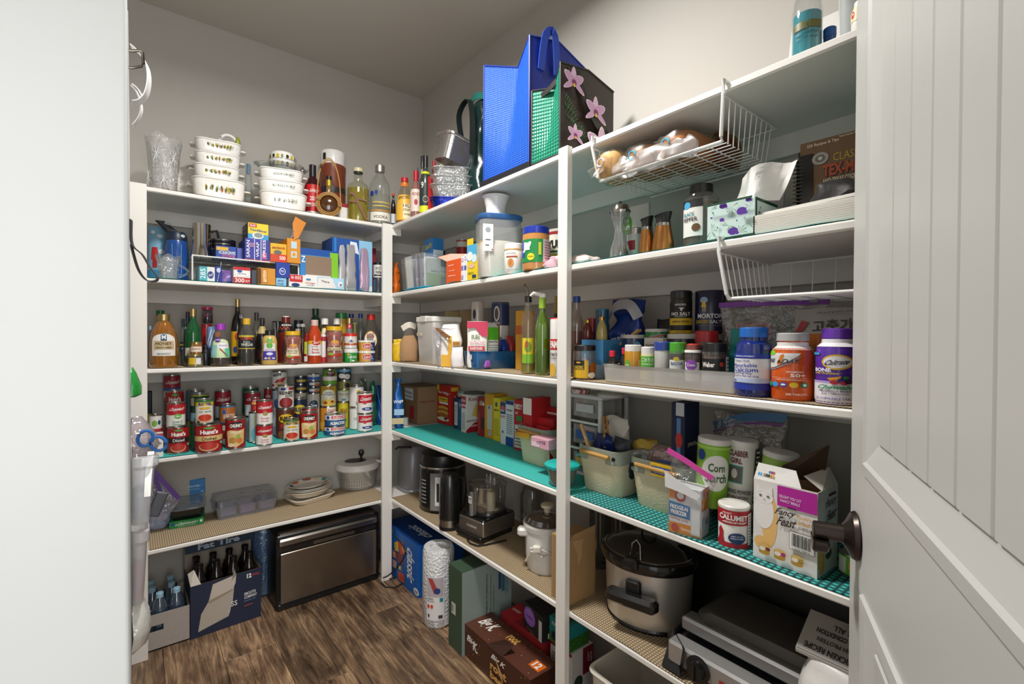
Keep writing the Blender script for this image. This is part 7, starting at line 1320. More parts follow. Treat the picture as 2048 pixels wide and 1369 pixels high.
# zip bag and pepper flakes
P = at_b(1540,.20,zsh(3)); h = z_at(1430,612,dep(at_b(1430,.2,0)))-P.z; w = (at_b(1425,.2,0)-at_b(1640,.2,0)).length
t = bag('clear zip bag with purple zipper holding dark pepper packets',P,-pi/2,w,.05,h,FILM('#d6d3d0',.14),[(0,.8,1),(.2,.9,1),(.7,.95,.6),(1,1,.12)],e=4,seed=141,wr=.006,name='zip_bag')
MB().strip([(-w/2,-.004,h),(0,-.006,h*1.0),(w/2,-.004,h*.985)],.014,.003).build('zipper',mat('#7a2a9a',.3),t); MB().rbox(.02,.008,h*.97,h*1.03,.003).build('zip_slider',mat('#8a8088',.4),t,(w*.38,-.005,0))
MB().add([(-w*.38,.0,.01),(w*.34,.0,.01),(w*.30,.004,h*.62),(w*.12,.004,h*.90),(-w*.1,.002,h*.78),(-w*.38,.004,h*.92),(-w*.38,.006,.01),(w*.34,.006,.01),(w*.30,.010,h*.62),(w*.12,.010,h*.90),(-w*.1,.008,h*.78),(-w*.38,.010,h*.92)],[(0,1,2,3,4,5),(11,10,9,8,7,6),(0,6,7,1),(1,7,8,2),(2,8,9,3),(3,9,10,4),(4,10,11,5),(5,11,6,0)]).build('pepper_packet',mat('#2a3a2c',.4),t,smooth=0)
facep(t,(-w*.38,-.001,0),(w*.72,0,0),(0,.003,h),(0,-1,0),[('t','PEPPER',.32,.70,.5,.17,'#a82430',0,0,.05),('t','ROASTED',.62,.30,.3,.06,'#e6e2dc'),('t','CLOSED',.8,.45,.16,.05,'#e6e2dc'),('o',.30,.40,.26,.16,'#c2b83a'),('o',.30,.40,.20,.11,'#2a3a2c')],'packet_print')
P = at_b(1672,.17,zsh(3)); h = z_at(1660,615,dep(P))-P.z
t = bag('silver-grey bag of Korean red pepper flakes',P,-pi/2,.17,.04,h,mat('#a39e98',.35,.2),[(0,.9,1),(.5,1,1),(.9,1,.4),(1,1,.08)],e=5,seed=143,wr=.004,name='pepper_flake_bag',part='pouch')
facep(t,(-.085,-.022,0),(.17,0,0),(0,.01,h),(0,-1,0),[('t','고춧가루',.56,.80,.62,.14,'#23211f',3),('t','Red Pepper Flakes',.42,.62,.5,.06,'#2c2a28',3),('p',[(.04,.72),(.12,.86),(.20,.84),(.14,.74)],'#b02430'),('t','all purpose seasoning',.6,.95,.6,.03,'#5a5652',2)],'pouch_print')
jb(1612,1662,668,.17,'amber bottle with orange cap between the two big vitamin bottles','#9a6a2c','#dc7a1c',prof=WIDEJAR,capz=.80,capr=1.0,cat='bottle',name='vitamin_bottle')
S = sp(1470,1545,655,.052,3,run='B'); t = bottle('blue calcium supplement bottle with blue cap and white label',S,PILL,mat('#1c2f7a',.12,coat=.6),None,('#1f6ac4',.86,.78),[('q',-95,.12,62,.62,'#e6e4e8'),('q',-95,.55,62,.62,'#2438a0'),('q',-95,.10,62,.20,'#2438a0'),('t','PREMIUM SUPPLEMENT',-30,.585,66,.02,'#e2e6f4'),('t',"Puritan's Pride",-38,.52,54,.035,'#4a5a8a'),('t','Absorbable',-32,.455,84,.05,'#2438a0'),('t','Calcium',-28,.39,82,.065,'#2438a0'),('t','1200 mg Plus',-36,.335,64,.035,'#3a4a98'),('t','Vitamin D3 25 mcg',-26,.295,82,.03,'#3a4a98'),('q',-80,.21,60,.26,'#b8c8e8'),('t','100',-66,.235,20,.03,'#3a4a7a'),('q',64,.12,92,.6,'#e0dede')]+[('q',66,.15+k*.03,90,.162+k*.03,'#3a3a40') for k in range(14)],name='vitamin_bottle',group='vitamin bottles')
MB().lathe([(S.r*1.003,S.h*.11),(S.r*1.003,S.h*.115)],22,cap0=False,cap1=False).build('rim',mat('#2438a0',.3),t)
S = sp(1542,1629,666,.06,3,run='B'); bottle('orange multivitamin bottle with grey cap',S,PILL,mat('#dc5a14',.25,coat=.5),None,('#b4b4b4',.88,.77),[('b',.75,.86,'#e6e4e2'),('p',[(-95,.45),(-50,.49),(-10,.58),(15,.66),(22,.70),(-95,.70)],'#dcdcda'),('p',[(-95,.44),(-50,.475),(-10,.565),(18,.66),(24,.66),(-6,.55),(-48,.46),(-95,.42)],'#8a8f98'),('o',-70,.70,40,.08,'#8ac82c'),('t','ONE',-68,.585,34,.06,'#3a3f4a',0,.15,.03),('p',[(-42,.53),(-30,.53),(-22,.69),(-32,.67)],'#e07a1c'),('t','A',-35,.575,14,.05,'#2a2a30',0,0,.03),('t','DAY.',-2,.58,46,.065,'#3a3f4a',0,.15,.03),('t',"WOMEN'S",6,.425,44,.03,'#f6ece4'),('t','50+',14,.375,38,.05,'#f6ece4',0,0,.03),('q',-60,.335,36,.338,'#f2d8c4'),('t','COMPLETE MULTIVITAMIN',-10,.31,70,.018,'#f2d8c4'),('o',-66,.235,18,.07,'#2f8a5a'),('o',-46,.235,20,.075,'#3a9ad8'),('o',-22,.235,22,.08,'#5a3f9c'),('o',4,.235,22,.08,'#e2b81c'),('o',30,.235,22,.08,'#2a7a54'),('o',30,.237,10,.04,'#eaf0ea'),('o',-22,.237,12,.03,'#eaf0ea'),('t','200 TABLETS',10,.10,50,.028,'#f6ece4')],name='vitamin_bottle',group='vitamin bottles')
S = sp(1630,1724,657,.062,3,run='B'); bottle('purple and white chewable calcium bottle with purple cap',S,PILL,mat('#5a2fa4',.25,coat=.5),None,('#6a35b0',.87,.74),[('b',.76,.86,'#ece9ee'),('b',.01,.30,'#e9e6ec'),('q',-95,.28,95,.31,'#b8a0d8'),('o',-2,.56,80,.20,'#dcb02c'),('o',-2,.56,70,.155,'#e9e8ec'),('t','Caltrate',-2,.56,58,.065,'#2a2a34',4,.2,.02),('q',-80,.65,-50,.68,'#2fa8d8'),('t','BONE',-40,.455,48,.05,'#f0ecf4',0,0,.04),('t','HEALTH Advanced',-28,.415,66,.03,'#e2c83a',0,.15),('p',[(-26,.35),(8,.38),(2,.32),(-16,.31)],'#e0982c'),('o',-8,.30,22,.06,'#b02430'),('o',10,.32,24,.07,'#2a2a6a'),('o',14,.29,20,.05,'#b83040'),('o',24,.31,20,.06,'#3a1f4a'),('o',18,.36,14,.04,'#2f8a3a'),('o',40,.34,18,.04,'#c84a8a'),('t','Chewable',-2,.235,92,.055,'#1f8a54',0,.1,.03),('t','600+D3 PLUS MINERALS',-2,.185,86,.025,'#5a4a6a'),('t','2 in 1 GELATION',-6,.15,60,.022,'#5a4a6a'),('t','155 CHEWABLE TABLETS',-6,.085,100,.028,'#5a3a9c')],name='vitamin_bottle',group='vitamin bottles')
# ================================================================== fourth shelf, right wall
P = at_b(797,.05,zsh(4)); h = z_at(792,758,dep(P))-P.z
t = bag('blue pretzel bag with twisted clear top beside the corner post',P,facing(P),wB(783,801)*1.0,.045,h,mat('#1d5fa8',.25,.2),[(0,.8,.8),(.1,1,1),(.6,.95,.9),(.82,.7,.6),(.9,.5,.4),(1,.8,.3)],seed=151,wr=.008,name='pretzel_bag',part='bag_film')
facep(t,(-.035,-.034,h*.1),(.07,0,0),(0,0,h*.6),(0,-1,0),[('q',.05,0,.9,.2,'#c9b48a'),('t','Wege',.5,.75,.7,.14,'#e8eef6',10),('q',.2,.3,.9,.5,'#9ac0e0')],'bag_print')
S = sp(801,817,834,851,4); tag(MB().lathe([(S.r*.5,0),(S.r,0),(S.r,S.h),(S.r*.5,S.h)],22,cap0=False,cap1=False).build('tape_roll',mat('#d5d8d8',.3),None,S.loc),'roll of clear tape on the turquoise liner','tape')
def openflap(t,b,hx,m='#8f7354',hh=.05,side=1):
    MB().add([(-b.w/2,0,b.h),(b.w/2,0,b.h),(b.w/2+.004,b.d*.3,b.h+hh),(-b.w/2-.004,b.d*.3,b.h+hh),(-b.w/2,.002,b.h),(b.w/2,.002,b.h),(b.w/2+.004,b.d*.3+.002,b.h+hh),(-b.w/2-.004,b.d*.3+.002,b.h+hh)],[(0,1,2,3),(7,6,5,4),(0,4,5,1),(1,5,6,2),(2,6,7,3),(3,7,4,0)]).build('open_flap',mat(hx,.6),t,smooth=0)
b = boxv(4,797,838,836,772,.17); b.w = abs(b.w); carton('plain brown cardboard box with red sticker in the corner',b,'#8a6a4c',{'f': [('q',.36,.62,.78,.94,'#d6d8de'),('t','FRAGILE',.57,.82,.34,.06,'#3a3a40',-4),('t','handle',.57,.72,.34,.05,'#3a3a40',-4),('q',.62,.12,.82,.46,'#b8202e')],'r': [('t','AMERICANA',.35,.6,.6,.05,'#7a3a2c'),('q',.86,.36,1,.6,'#2f6a74')]},rough=.75)
b = boxv(4,875,845.8,900.5,771,.06); carton('red pancake mix box with stack of pancakes picture',b,'#b8201c',{'f': [('q',0,.86,.16,1,'#d8c02c'),('t','Pearl Milling',.5,.80,.86,.08,'#f2e8dc',-3,.2),('q',.12,.58,.82,.70,'#dcb42c'),('t','Original',.45,.64,.5,.06,'#4a2a10'),('q',.18,.52,.86,.57,'#e8e4dc'),('o',.48,.42,.76,.10,'#d8a24a'),('o',.48,.36,.80,.10,'#a8642c'),('o',.48,.30,.84,.10,'#d8a24a'),('o',.48,.24,.84,.10,'#a8642c'),('o',.5,.14,.9,.10,'#e6e0d4'),('o',.7,.16,.26,.08,'#7a2a3a')],'r': [('t','Pancake & Waffle',.5,.45,.6,.2,'#f0dcd0',90),('q',.1,.86,.9,.96,'#d8a82c')]})
b = boxv(4,908,857,924,798,.06); t = carton('navy and black box with torn silver liner on top',b,'#22304e',{'f': [('q',.12,.12,.5,.88,'#e0dfdc'),('t','COOKIE',.31,.5,.6,.2,'#2a2a30',90),('q',.62,0,1,1,'#2a5a8c'),('t','29g',.8,.8,.2,.12,'#dfe6ec',0)]})
bag('torn silver liner bag rising from the navy box',b.loc+Vector((.03,0,b.h)),-pi/2,.045,.05,.045,mat('#a9a8a4',.25,.5,bump=.3,bscale=50),seed=153,wr=.01,name='liner_bag',solo=True)
b = boxv(4,923,864,933,790,.16); t = carton('tall white waffle box with yellow waffle picture and red corner',b,'#e3e0da',{'f': [('q',.05,.74,.95,.96,'#b8303a'),('t','Polar',.5,.85,.8,.08,'#f0e4e0'),('q',.1,.64,.9,.7,'#c8505a')]+[('q',.2,.1+k*.05,.8,.12+k*.05,'#8a8a8c') for k in range(9)],'r': [('t','Kolde',.32,.88,.46,.10,'#b02c30'),('p',[(.22,.44),(.62,.34),(.62,.66),(.34,.74)],'#d9bd5a'),('p',[(0,0),(1,0),(1,.30),(.3,.25),(0,.06)],'#a81c28'),('t','SCHOVOR',.36,.17,.46,.05,'#f2e8e4'),('q',0,.28,1,.33,'#a8a49c')]})
MB().box(-b.w/2,.02,b.h,b.w/2+.02,.1,b.h+.012).build('open_top',mat('#5a5650',.6),t,smooth=0)
b = boxv(4,955.5,871,969.5,795,.12); t = carton('dark red box with torn crumpled top',b,'#8f1a20',{'f': [('q',.6,.2,.95,.5,'#1d1816'),('q',.1,.06,.4,.6,'#b02a30')]}); bag('crumpled silver cracker sleeve pushing out of the dark red box',b.loc+Vector((.02,-.01,b.h*.8)),-pi/2,.05,.05,.04,mat('#b9a892',.3,.3),seed=155,wr=.012,name='cracker_sleeve',solo=True)
b = boxv(4,970,875,987,789,.14); t = carton('golden yellow box with bulging torn side',b,'#d59a1c',{'f': [('q',.3,.2,.9,.75,'#c9c4b4'),('q',.4,.06,.85,.18,'#b9b4a8'),('o',.55,.7,.2,.08,'#3a6a8a')],'r': [('q',.05,.85,.95,.97,'#b87a14')]})
b = boxv(4,987.5,881,1001,797,.14); carton('bright yellow box with dark panel',b,'#e2cf24',{'f': [('q',.28,.80,.6,.90,'#3a4a5a'),('t','MASH',.5,.72,.7,.05,'#6a4a10')]+[('q',.12,.14+k*.045,.9,.155+k*.045,'#9a8a2c') for k in range(9)],'r': [('t','TRAIL MIX',.5,.9,.8,.06,'#5a4a10')]})
b = boxv(4,1001.5,888,1012,805,.13); carton('slim white and navy carton with red seal',b,'#dcdce2',{'f': [('q',0,.72,1,1,'#22386e'),('o',.5,.86,.8,.12,'#c8506a'),('t','Bisc',.5,.80,.7,.05,'#e6e8f0'),('t','BONE',.5,.66,.8,.06,'#c83a44'),('o',.5,.30,.4,.07,'#4a86b8')]})
b = boxv(4,1012.5,891,1028,803,.13); carton('white nutrition-side carton with navy base',b,'#d9dee4',{'f': [('q',0,0,1,.2,'#1f4a96'),('q',0,.92,1,1,'#1f3a7a'),('t','Nutrition',.5,.80,.7,.05,'#2a2a30')]+[('q',.12,.28+k*.045,.9,.295+k*.045,'#6a6f78') for k in range(10)]})
b = boxv(4,1029,899,1046,800,.12); carton('red cracker carton with white lettering',b,'#b81e20',{'f': [('t','CHEEZ IT',.5,.86,.9,.10,'#f2ece4',0,0,.04),('t','and',.3,.74,.3,.06,'#f2ece4'),('q',.3,.58,.95,.68,'#3a8a3c'),('q',.1,.05,.95,.5,'#d8d4cc')]+[('q',.16,.1+k*.06,.9,.12+k*.06,'#5a5a58') for k in range(6)]})
b = boxat(4,1047,1064,797,.15,.1); carton('white-topped red snack carton behind the fabric bin',b,'#b52024',{'f': [('q',0,.74,1,1,'#e6e3de'),('t','10ct',.35,.52,.5,.1,'#f2e6e0'),('q',.2,.2,.7,.36,'#dca02c')]})
def fabricbin(label,b,zrim,cuff='#9aa292',hx='#dccbaa',group='cream fabric bins',handle=True):
    t = thing('fabric_bin',label,'bin',b.loc,b.rot,group); w,d,h = b.w,b.d,b.h
    FB = mat(hx,.9,bump=.5,bscale=260); CU = mat(cuff,.85,bump=.3,bscale=200)
    mb = MB(); mb.loft([[(x,y+d/2,z) for x,y in rring(w*k,d*k,.03,5)] for k,z in ((.86,0),(.88,.004),(.95,h*.5),(1,h*.74),(1,h),(.965,h),(.94,h*.4),(.84,.008))]); bo = mb.build('bin_body',FB,t)
    mb = MB(); mb.loft([[(x,y+d/2,z) for x,y in rring(w*k,d*k,.03,5)] for k,z in ((1.015,h*.72),(1.03,h*.73),(1.03,h*1.0),(1.0,h*1.015),(.95,h*1.0),(.95,h*.9),(1.015,h*.72))],False,False); co = mb.build('folded_cuff',CU,t)
    if handle:
        cut(bo,pill(0,h*.74,w*.44,h*.26,-.03,.03))
        cut(co,MB().box(-w*.22,-.03,h*.6,w*.22,.03,h*.88))
        MB().tube([(-w*.34,-.008-d*.016,h*.90),(w*.34,-.008-d*.016,h*.88)],.0065,10).build('wooden_handle',mat('#c0924c',.5,bump=.1),t)
        for s_ in (-1,1): MB().lathe([(0,0),(.006,0),(.006,.003),(0,.003)],12).xf(Matrix.Translation((s_*w*.42,-d*.02,h*.86)) @ Matrix.Rotation(pi/2,4,'X')).build('rivet',STEEL('#4a4a52'),t)
    return t
b = boxv(4,1033,920.5,1095,852,.17); b.h = .14; b.d = .18
fabricbin('cream fabric bin with grey-green cuff beside the glass dish',b,0)
def inb(lab,x,y,w,d,h,hx,faces=None,par=None,zo=.01,rx=0,rz=0,name='snack_box',cat='box'):
    q = Matrix.Translation(par.loc) @ Matrix.Rotation(par.rot,4,'Z'); o = Bx(); o.loc = q @ Vector((x,y,zo)); o.rot = par.rot+rad(rz); o.w,o.d,o.h = w,d,h
    return carton(lab,o,hx,faces,cat,name,tilt=rx)
inb('red and pink snack carton standing open in the cream bin',.02,.05,.10,.03,.155,'#c0222a',{'f': [('q',0,.5,.8,.8,'#d98aa4'),('t','OTTIE',.4,.65,.5,.1,'#5a3a8a',8),('q',0,.3,.5,.5,'#e2c4cc')]},par=b,zo=.02)
inb('tall red snack carton at the back of the cream bin',.03,.10,.12,.03,.19,'#b01c24',{'f': [('t','Little',.3,.72,.3,.08,'#f2e6e0'),('q',.1,.86,.9,.9,'#d8d2ca')]},par=b,zo=.02)
inb('red granola carton leaning at the front of the cream bin',.045,.02,.075,.02,.12,'#b81c22',{'f': [('q',0,.0,1,.4,'#d9c8b4'),('t','AB',.35,.68,.3,.14,'#f2e8e2')]},par=b,zo=.03)
carton('small white and red carton on top of the snack boxes',boxat(4,1063,1098,838,.05,.06,z=zsh(4)+.10,h=.035),'#d8a4b2',{'f': [('t','OTTIE',.6,.6,.5,.3,'#6a3a7a',6),('q',.05,.1,.5,.55,'#e6d0d8')]})
bag('yellow banana-coloured packet over the cream bin rim',b.loc+Vector((-.015,.03,.10)),-pi/2,.09,.03,.02,mat('#d9a42c',.4),[(0,.9,.8),(.4,1,1),(1,.8,.5)],e=2,seed=157,wr=.004,name='fruit_snack_packet',cat='packet',solo=True)
# glass dish with teal lid, behind the post
S = sp(1098,1166,905,.05,4,run='B'); S = Spot(); P = at_b(1126,.055,zsh(4)); S.loc = P; S.rot = 0
t = thing('storage_dish','glass storage dish with turquoise lid behind the post','dish',P,-pi/2)
MB().lathe([(.036,0),(.04,.003),(.052,.06),(.05,.06),(.037,.006)],30).build('glass_bowl',GLASS('#b8c0b4',.25),t); MB().lathe([(.034,.004),(.044,.045),(0,.045)],24).build('contents',mat('#5a4a30',.7),t); MB().lathe([(.050,.056),(.058,.06),(.059,.068),(.05,.073),(0,.073)],30).build('lid',mat('#1fb0a8',.4),t)
# drawer unit
b = boxat(4,1140,1196,790,.175,.15); t = thing('drawer_unit','small white plastic drawer unit with three see-through drawers','drawers',b.loc,b.rot); w,d,h = b.w+.03,b.d,b.h
DW = mat('#dfe0e0',.35)
MB().rbox(w,d,h*.95,h,.01,0,d/2,.004).build('top',DW,t); MB().rbox(w,d,0,.012,.01,0,d/2,.004).build('base',DW,t)
for sx_ in (-1,1):
    for y in (.006,d-.006): MB().rbox(.014,.012,.01,h*.96,.003,sx_*(w/2-.007),y,.002).build('corner_post',DW,t)
for k in range(1,3):
    MB().rbox(w-.004,.008,h*(k/3)-.006,h*(k/3)+.002,.002,0,.006,.001).build('cross_rail',DW,t)
    MB().rbox(.006,d-.01,h*(k/3)-.006,h*(k/3)+.002,.002,w/2-.005,d/2,.001).build('cross_rail',DW,t)
for k in range(3):
    dr = MB().rbox(w-.032,d-.03,h*k/3+.012,h*(k+1)/3-.014,.006,0,d/2,.003).build('drawer',clear('#c8c9c8',.15,.1,.4,0,'drawer_plastic'),t)
    MB().rbox(w*.5,.006,h*(k+.35)/3,h*(k+.65)/3,.002,0,.008,.001).build('drawer_pull',mat(('#d9b24a','#3a5f9c','#c9cacb')[k],.4),dr)
carton('white label-maker tape pack by the drawers',boxat(4,1143,1170,850,.10,.012,z=zsh(4)+.085,h=.02),'#3f6ab0',{'f': [('t','S',.2,.5,.2,.7,'#e6eaf0'),('q',.5,.1,.98,.9,'#dcdcd8')]},name='label_pack',cat='packet') if False else None
P = at_b(1162,.2,zsh(4)+h+.0005); tag(MB().lathe([(.0,0),(.03,0),(.034,.014),(.02,.02),(0,.02)],20).build('striped_bowl',weave('red_stripe','#a83a44','#e6d8d4',60,0),None,P),'small red and white striped bowl on the drawer unit','bowl')
P = at_b(1222,.2,zsh(4)+h+.0005); tag(MB().lathe([(.0,0),(.04,0),(.046,.010),(.03,.018),(0,.018)],20).build('white_saucer',mat('#d5d3ce',.4),None,P),'white saucer on the drawer unit','saucer')
b = boxv(4,1155,975,1238,884,.19); b.h = .14; binA = b
fabricbin('cream fabric bin with wooden handle full of clipped bags',b,0)
b2 = boxv(4,1259,1008,1385,905,.19); b2.h = .138; binB = b2
fabricbin('longer cream fabric bin behind the zip bag carrying corn starch',b2,0)
def inbag(lab,x,y,z,w,d,h,m,seed,par,wr=.012,prof=None,rz=0,name='snack_packet',cat='packet'):
    q = Matrix.Translation(par.loc) @ Matrix.Rotation(par.rot,4,'Z'); return bag(lab,q @ Vector((x,y,z)),par.rot+rad(rz),w,d,h,m,prof,seed=seed,wr=wr,sc=30,cat=cat,name=name,solo=True)
inbag('navy and silver coffee bag folded in the handled bin',-.01,.05,.03,.09,.05,.15,mat('#24346e',.25,.35,bump=.3,bscale=40),161,binA)
inbag('white printed chip bag clipped in the handled bin',.0,.10,.05,.10,.04,.18,mat('#c9c4ba',.35),163,binA)
inbag('black and white packet standing in the handled bin',.05,.07,.05,.07,.04,.12,mat('#3a3c46',.3,.2),165,binA)
inbag('yellow chip bag lying over the back of the handled bin',.10,.13,.10,.14,.07,.065,mat('#cfae4a',.35,.1,bump=.4,bscale=30),167,binA,prof=[(0,1,1),(.4,.95,1),(.8,.7,.8),(1,.5,.4)])
inbag('pleated clear bag with black strip across the bins',.14,.08,.10,.16,.06,.05,clear('#c9c9c8',.25,.1,.4,40,'pleated_bag'),169,binA,prof=[(0,1,1),(.5,.95,.9),(1,.6,.5)])
q = Matrix.Translation(binA.loc) @ Matrix.Rotation(binA.rot,4,'Z')
clothespin('open wooden clothespin at the front of the handled bin',q @ Vector((-.055,.01,.165)),(0,rad(70),rad(-60)),.09)
clothespin('wooden clothespin on the printed chip bag',q @ Vector((-.005,.05,.185)),(0,rad(72),rad(-120)),.1,'#a87a40')
b = boxat(4,1344,1371,806,.13,.075,z=zsh(4)+.0); t = carton('dark navy pasta box standing tall with open top',b,'#1b2748',{'f': [('q',.35,.88,.95,1,'#cfd8e2'),('q',.42,.48,.72,.86,'#5a86c0'),('o',.6,.66,.5,.14,'#c23a34'),('o',.5,.25,.5,.08,'#d9b84a')],'r': [('o',.5,.28,.6,.3,'#e2dccf'),('o',.5,.28,.45,.22,'#a8562c'),('t','pasta',.5,.62,.6,.05,'#d8d4c4')]})
b = boxat(4,1302,1346,880,.07,.05,z=zsh(4)+.105,h=.035); carton('yellow and blue cracker box lying in the long bin',b,'#e0b41c',{'f': [('q',.05,.2,.95,.8,'#2a5a9c'),('t','RITZ',.4,.5,.5,.4,'#f0f0ec')],'t': [('q',0,.3,1,1,'#1f5a9c')]})
inbag('clear bag of red meat jerky in the long bin',-.01,.06,.085,.12,.06,.09,clear('#c9a09c',.25,.1,.5,30,'jerky_bag'),171,binB)
inbag('smoky clear pouch with maroon label behind the corn starch',.05,.12,.09,.13,.04,.11,clear('#8a6a66',.22,.1,.5,30,'smoky_pouch'),173,binB)
def canB(u0,u1,vt,d,z,lab,hx,items,tilt=0,r=None,name='canister',h=None):
    P = at_b((u0+u1)/2,d,z); D_ = dep(P); cs = 1/math.sqrt(1+(((u0+u1)/2-IW/2)/FPX)**2); S = Spot(); S.loc = P; S.r = r or .5*(u1-u0)/FPX*D_*cs; S.h = h or z_at((u0+u1)/2,vt,D_+S.r*.8)-z; S.rot = facing(P)
    t = bottle(lab,S,STRAIGHT,mat(hx,.35),None,('#e9e7e2',.92,1.03),items,cat='canister',name=name,group='baking canisters'); t.rotation_euler = (0,rad(tilt),S.rot); return t
canB(1391,1456,870,.10,zsh(4)+.062,'lime green corn starch canister','#8cc43a',[('o',14,.52,110,.52,'#eceee8'),('t','Corn',14,.60,60,.12,'#3a5a34',0,0,.02),('t','Starch',14,.45,76,.13,'#3a5a34',0,0,.02),('o',-46,.76,34,.16,'#1f3f8a'),('q',-180,.86,180,.9,'#a8d85a')],3)
canB(1449,1512,874,.155,zsh(4)+.06,'white baking powder canister with girl portrait','#e3e1dc',[('t','CLABBER',-14,.82,70,.09,'#6a1f2c',0,0,.03),('t','GIRL',-20,.71,44,.08,'#6a1f2c',0,0,.03),('q',-54,.38,6,.64,'#2f8a7a'),('q',-50,.40,2,.62,'#5a5a58'),('o',-24,.52,22,.14,'#c9c4bc'),('t','BAKING POWDER',-6,.26,96,.06,'#4a1f2c'),('t','DOUBLE ACTING',-8,.18,76,.04,'#6a1f2c'),('q',50,.1,96,.9,'#3a3a3a')]+[('q',52,.14+k*.07,94,.17+k*.07,'#d8d8d4') for k in range(11)],3)
canB(1513,1586,896,.17,zsh(4)+.05,'second lime green canister tipped behind the cat food box','#9cc458',[('o',-20,.5,90,.5,'#dfe4d4'),('o',-40,.35,40,.2,'#3a5a30')],6)
P = at_b(1500,.22,zsh(4)); h = z_at(1500,832,dep(P))-P.z
t = bag('clear zip bag of rolls with blue zipper leaning on the wall',P,-pi/2,.19,.08,h,FILM('#d8d4cf',.12),[(0,.9,1),(.4,1,1),(.8,1,.5),(1,1,.1)],e=4,seed=175,wr=.008,name='zip_bag')
MB().strip([(-.095,-.004,h*.86),(0,-.008,h*.99),(.095,-.004,h*1.02)],.022,.002).build('zipper',mat('#2f6a9c',.3),t); MB().strip([(-.095,-.006,h*.80),(0,-.010,h*.93),(.095,-.006,h*.96)],.006,.002).build('zip_line',mat('#6a2f8a',.3),t)
mb = MB(); mb.loft([sring(.06*k,.03*k,h*.25+z,20,2) for z,k in ((0,.6),(.02,1),(.06,.9),(.09,.3))]); mb.jitter(.006,30,7).build('rolls',mat('#c07a34',.6),t,(.03,0,0))
# zip bag with baking soda box
b = boxpx(4,(1338,1062),(1402,1080),.118,.055); bs = b
carton('baking soda carton with orange and blue fridge print inside a zip bag',b,'#e2e4e6',{'f': [('q',0,.0,1,.22,'#e08a1c'),('q',.0,.72,.25,1,'#e08a1c'),('p',[(0,.36),(.66,.34),(.66,.62),(0,.66)],'#2a78b4'),('t','FRIDGE-N',.32,.55,.56,.09,'#f2f6f8',-2,0,.04),('t','FREEZER',.32,.44,.52,.09,'#f2f6f8',-2,0,.04),('t','baking soda',.34,.30,.56,.05,'#b03a34',-3),('o',.36,.80,.34,.24,'#b52a30'),('o',.36,.81,.22,.15,'#e8e4de'),('o',.20,.12,.24,.16,'#c2483a'),('q',.70,.05,.98,.60,'#cfd8de'),('q',.72,.08,.96,.56,'#e6e9ea'),('t','Baking',.55,.12,.3,.07,'#f6ece0')],'r': [('q',0,.55,1,.8,'#d98a2c'),('q',.2,.8,.9,1,'#c23a4a'),('q',.1,.08,.9,.4,'#b8cbd8'),('t','X2',.6,.3,.4,.12,'#4a5a6a')]},name='baking_soda_box')
t = thing('zip_bag','clear zip bag with pink zipper around the baking soda carton','bag',b.loc,b.rot)
W0 = b.w
mb = MB(); mb.loft([[(x*W0*.5*a+o,y*.03*c+.027,z) for x,y in ((-1,-1),(-.5,-1.1),(0,-1.15),(.5,-1.1),(1,-1),(1.05,0),(1,1),(.5,1.1),(0,1.1),(-.5,1.1),(-1,1),(-1.05,0))] for z,a,c,o in ((.001,1.1,1.05,0),(.05,1.12,1.08,0),(.118,1.18,1.0,.004),(.15,1.25,.6,.006),(.175,1.35,.2,.01),(.20,1.42,.12,.01))]); 
mb.v = [(x,y,z-(max(0,z-.1)*.55*((x+W0*.6)/(W0*1.4)))) for x,y,z in mb.v]
mb.jitter(.003,35,9); mb.v = [(x,y,max(z,.0005)) for x,y,z in mb.v]; mb.build('bag_film',clear('#f4f4f4',.08,.15,.03,26,'zip_film'),t,smooth=60)
MB().strip([(-W0*.68,.02,.198),(-W0*.1,.018,.18),(W0*.4,.018,.160),(W0*.74,.02,.147)],.013,.003).build('zipper',mat('#d84aa4',.3),t)
MB().add([(-W0*.62,-.008,.152),(W0*.52,-.008,.108),(W0*.40,-.008,.095),(-W0*.1,-.008,.105),(-W0*.6,-.008,.112)],[(4,3,2,1,0)]).build('white_write_panel',mat('#e6e6e8',.4),t,smooth=0)
S = sp(1434,1500,998,1100,4); S.r *= .96
bottle('red and white baking powder canister with chief emblem',S,STRAIGHT,mat('#e6e3dd',.35),None,('#e9e6df',.92,1.04),[('b',.56,.90,'#b31f2c'),('q',-180,.02,180,.14,'#b31f2c'),('t','CALUMET',-2,.74,110,.13,'#f2ece6',0,0,.04),('t','BAKING POWDER',4,.63,84,.05,'#f2ece6',0,.2),('t','KRAFT',-24,.84,34,.04,'#f2ece6'),('p',[(-66,.14),(-34,.14),(-40,.30),(-38,.40),(-50,.50),(-62,.40),(-58,.28)],'#b31f2c'),('o',12,.26,62,.26,'#23386a'),('t','BEST UP TO',12,.31,40,.03,'#e6e6ea'),('t','BAKING POWDER',12,.26,44,.03,'#e6e6ea'),('q',54,.1,92,.84,'#dcd2cc')]+[('q',56,.14+k*.07,90,.155+k*.07,'#4a4a48') for k in range(10)],cat='canister',name='canister',group='baking canisters')
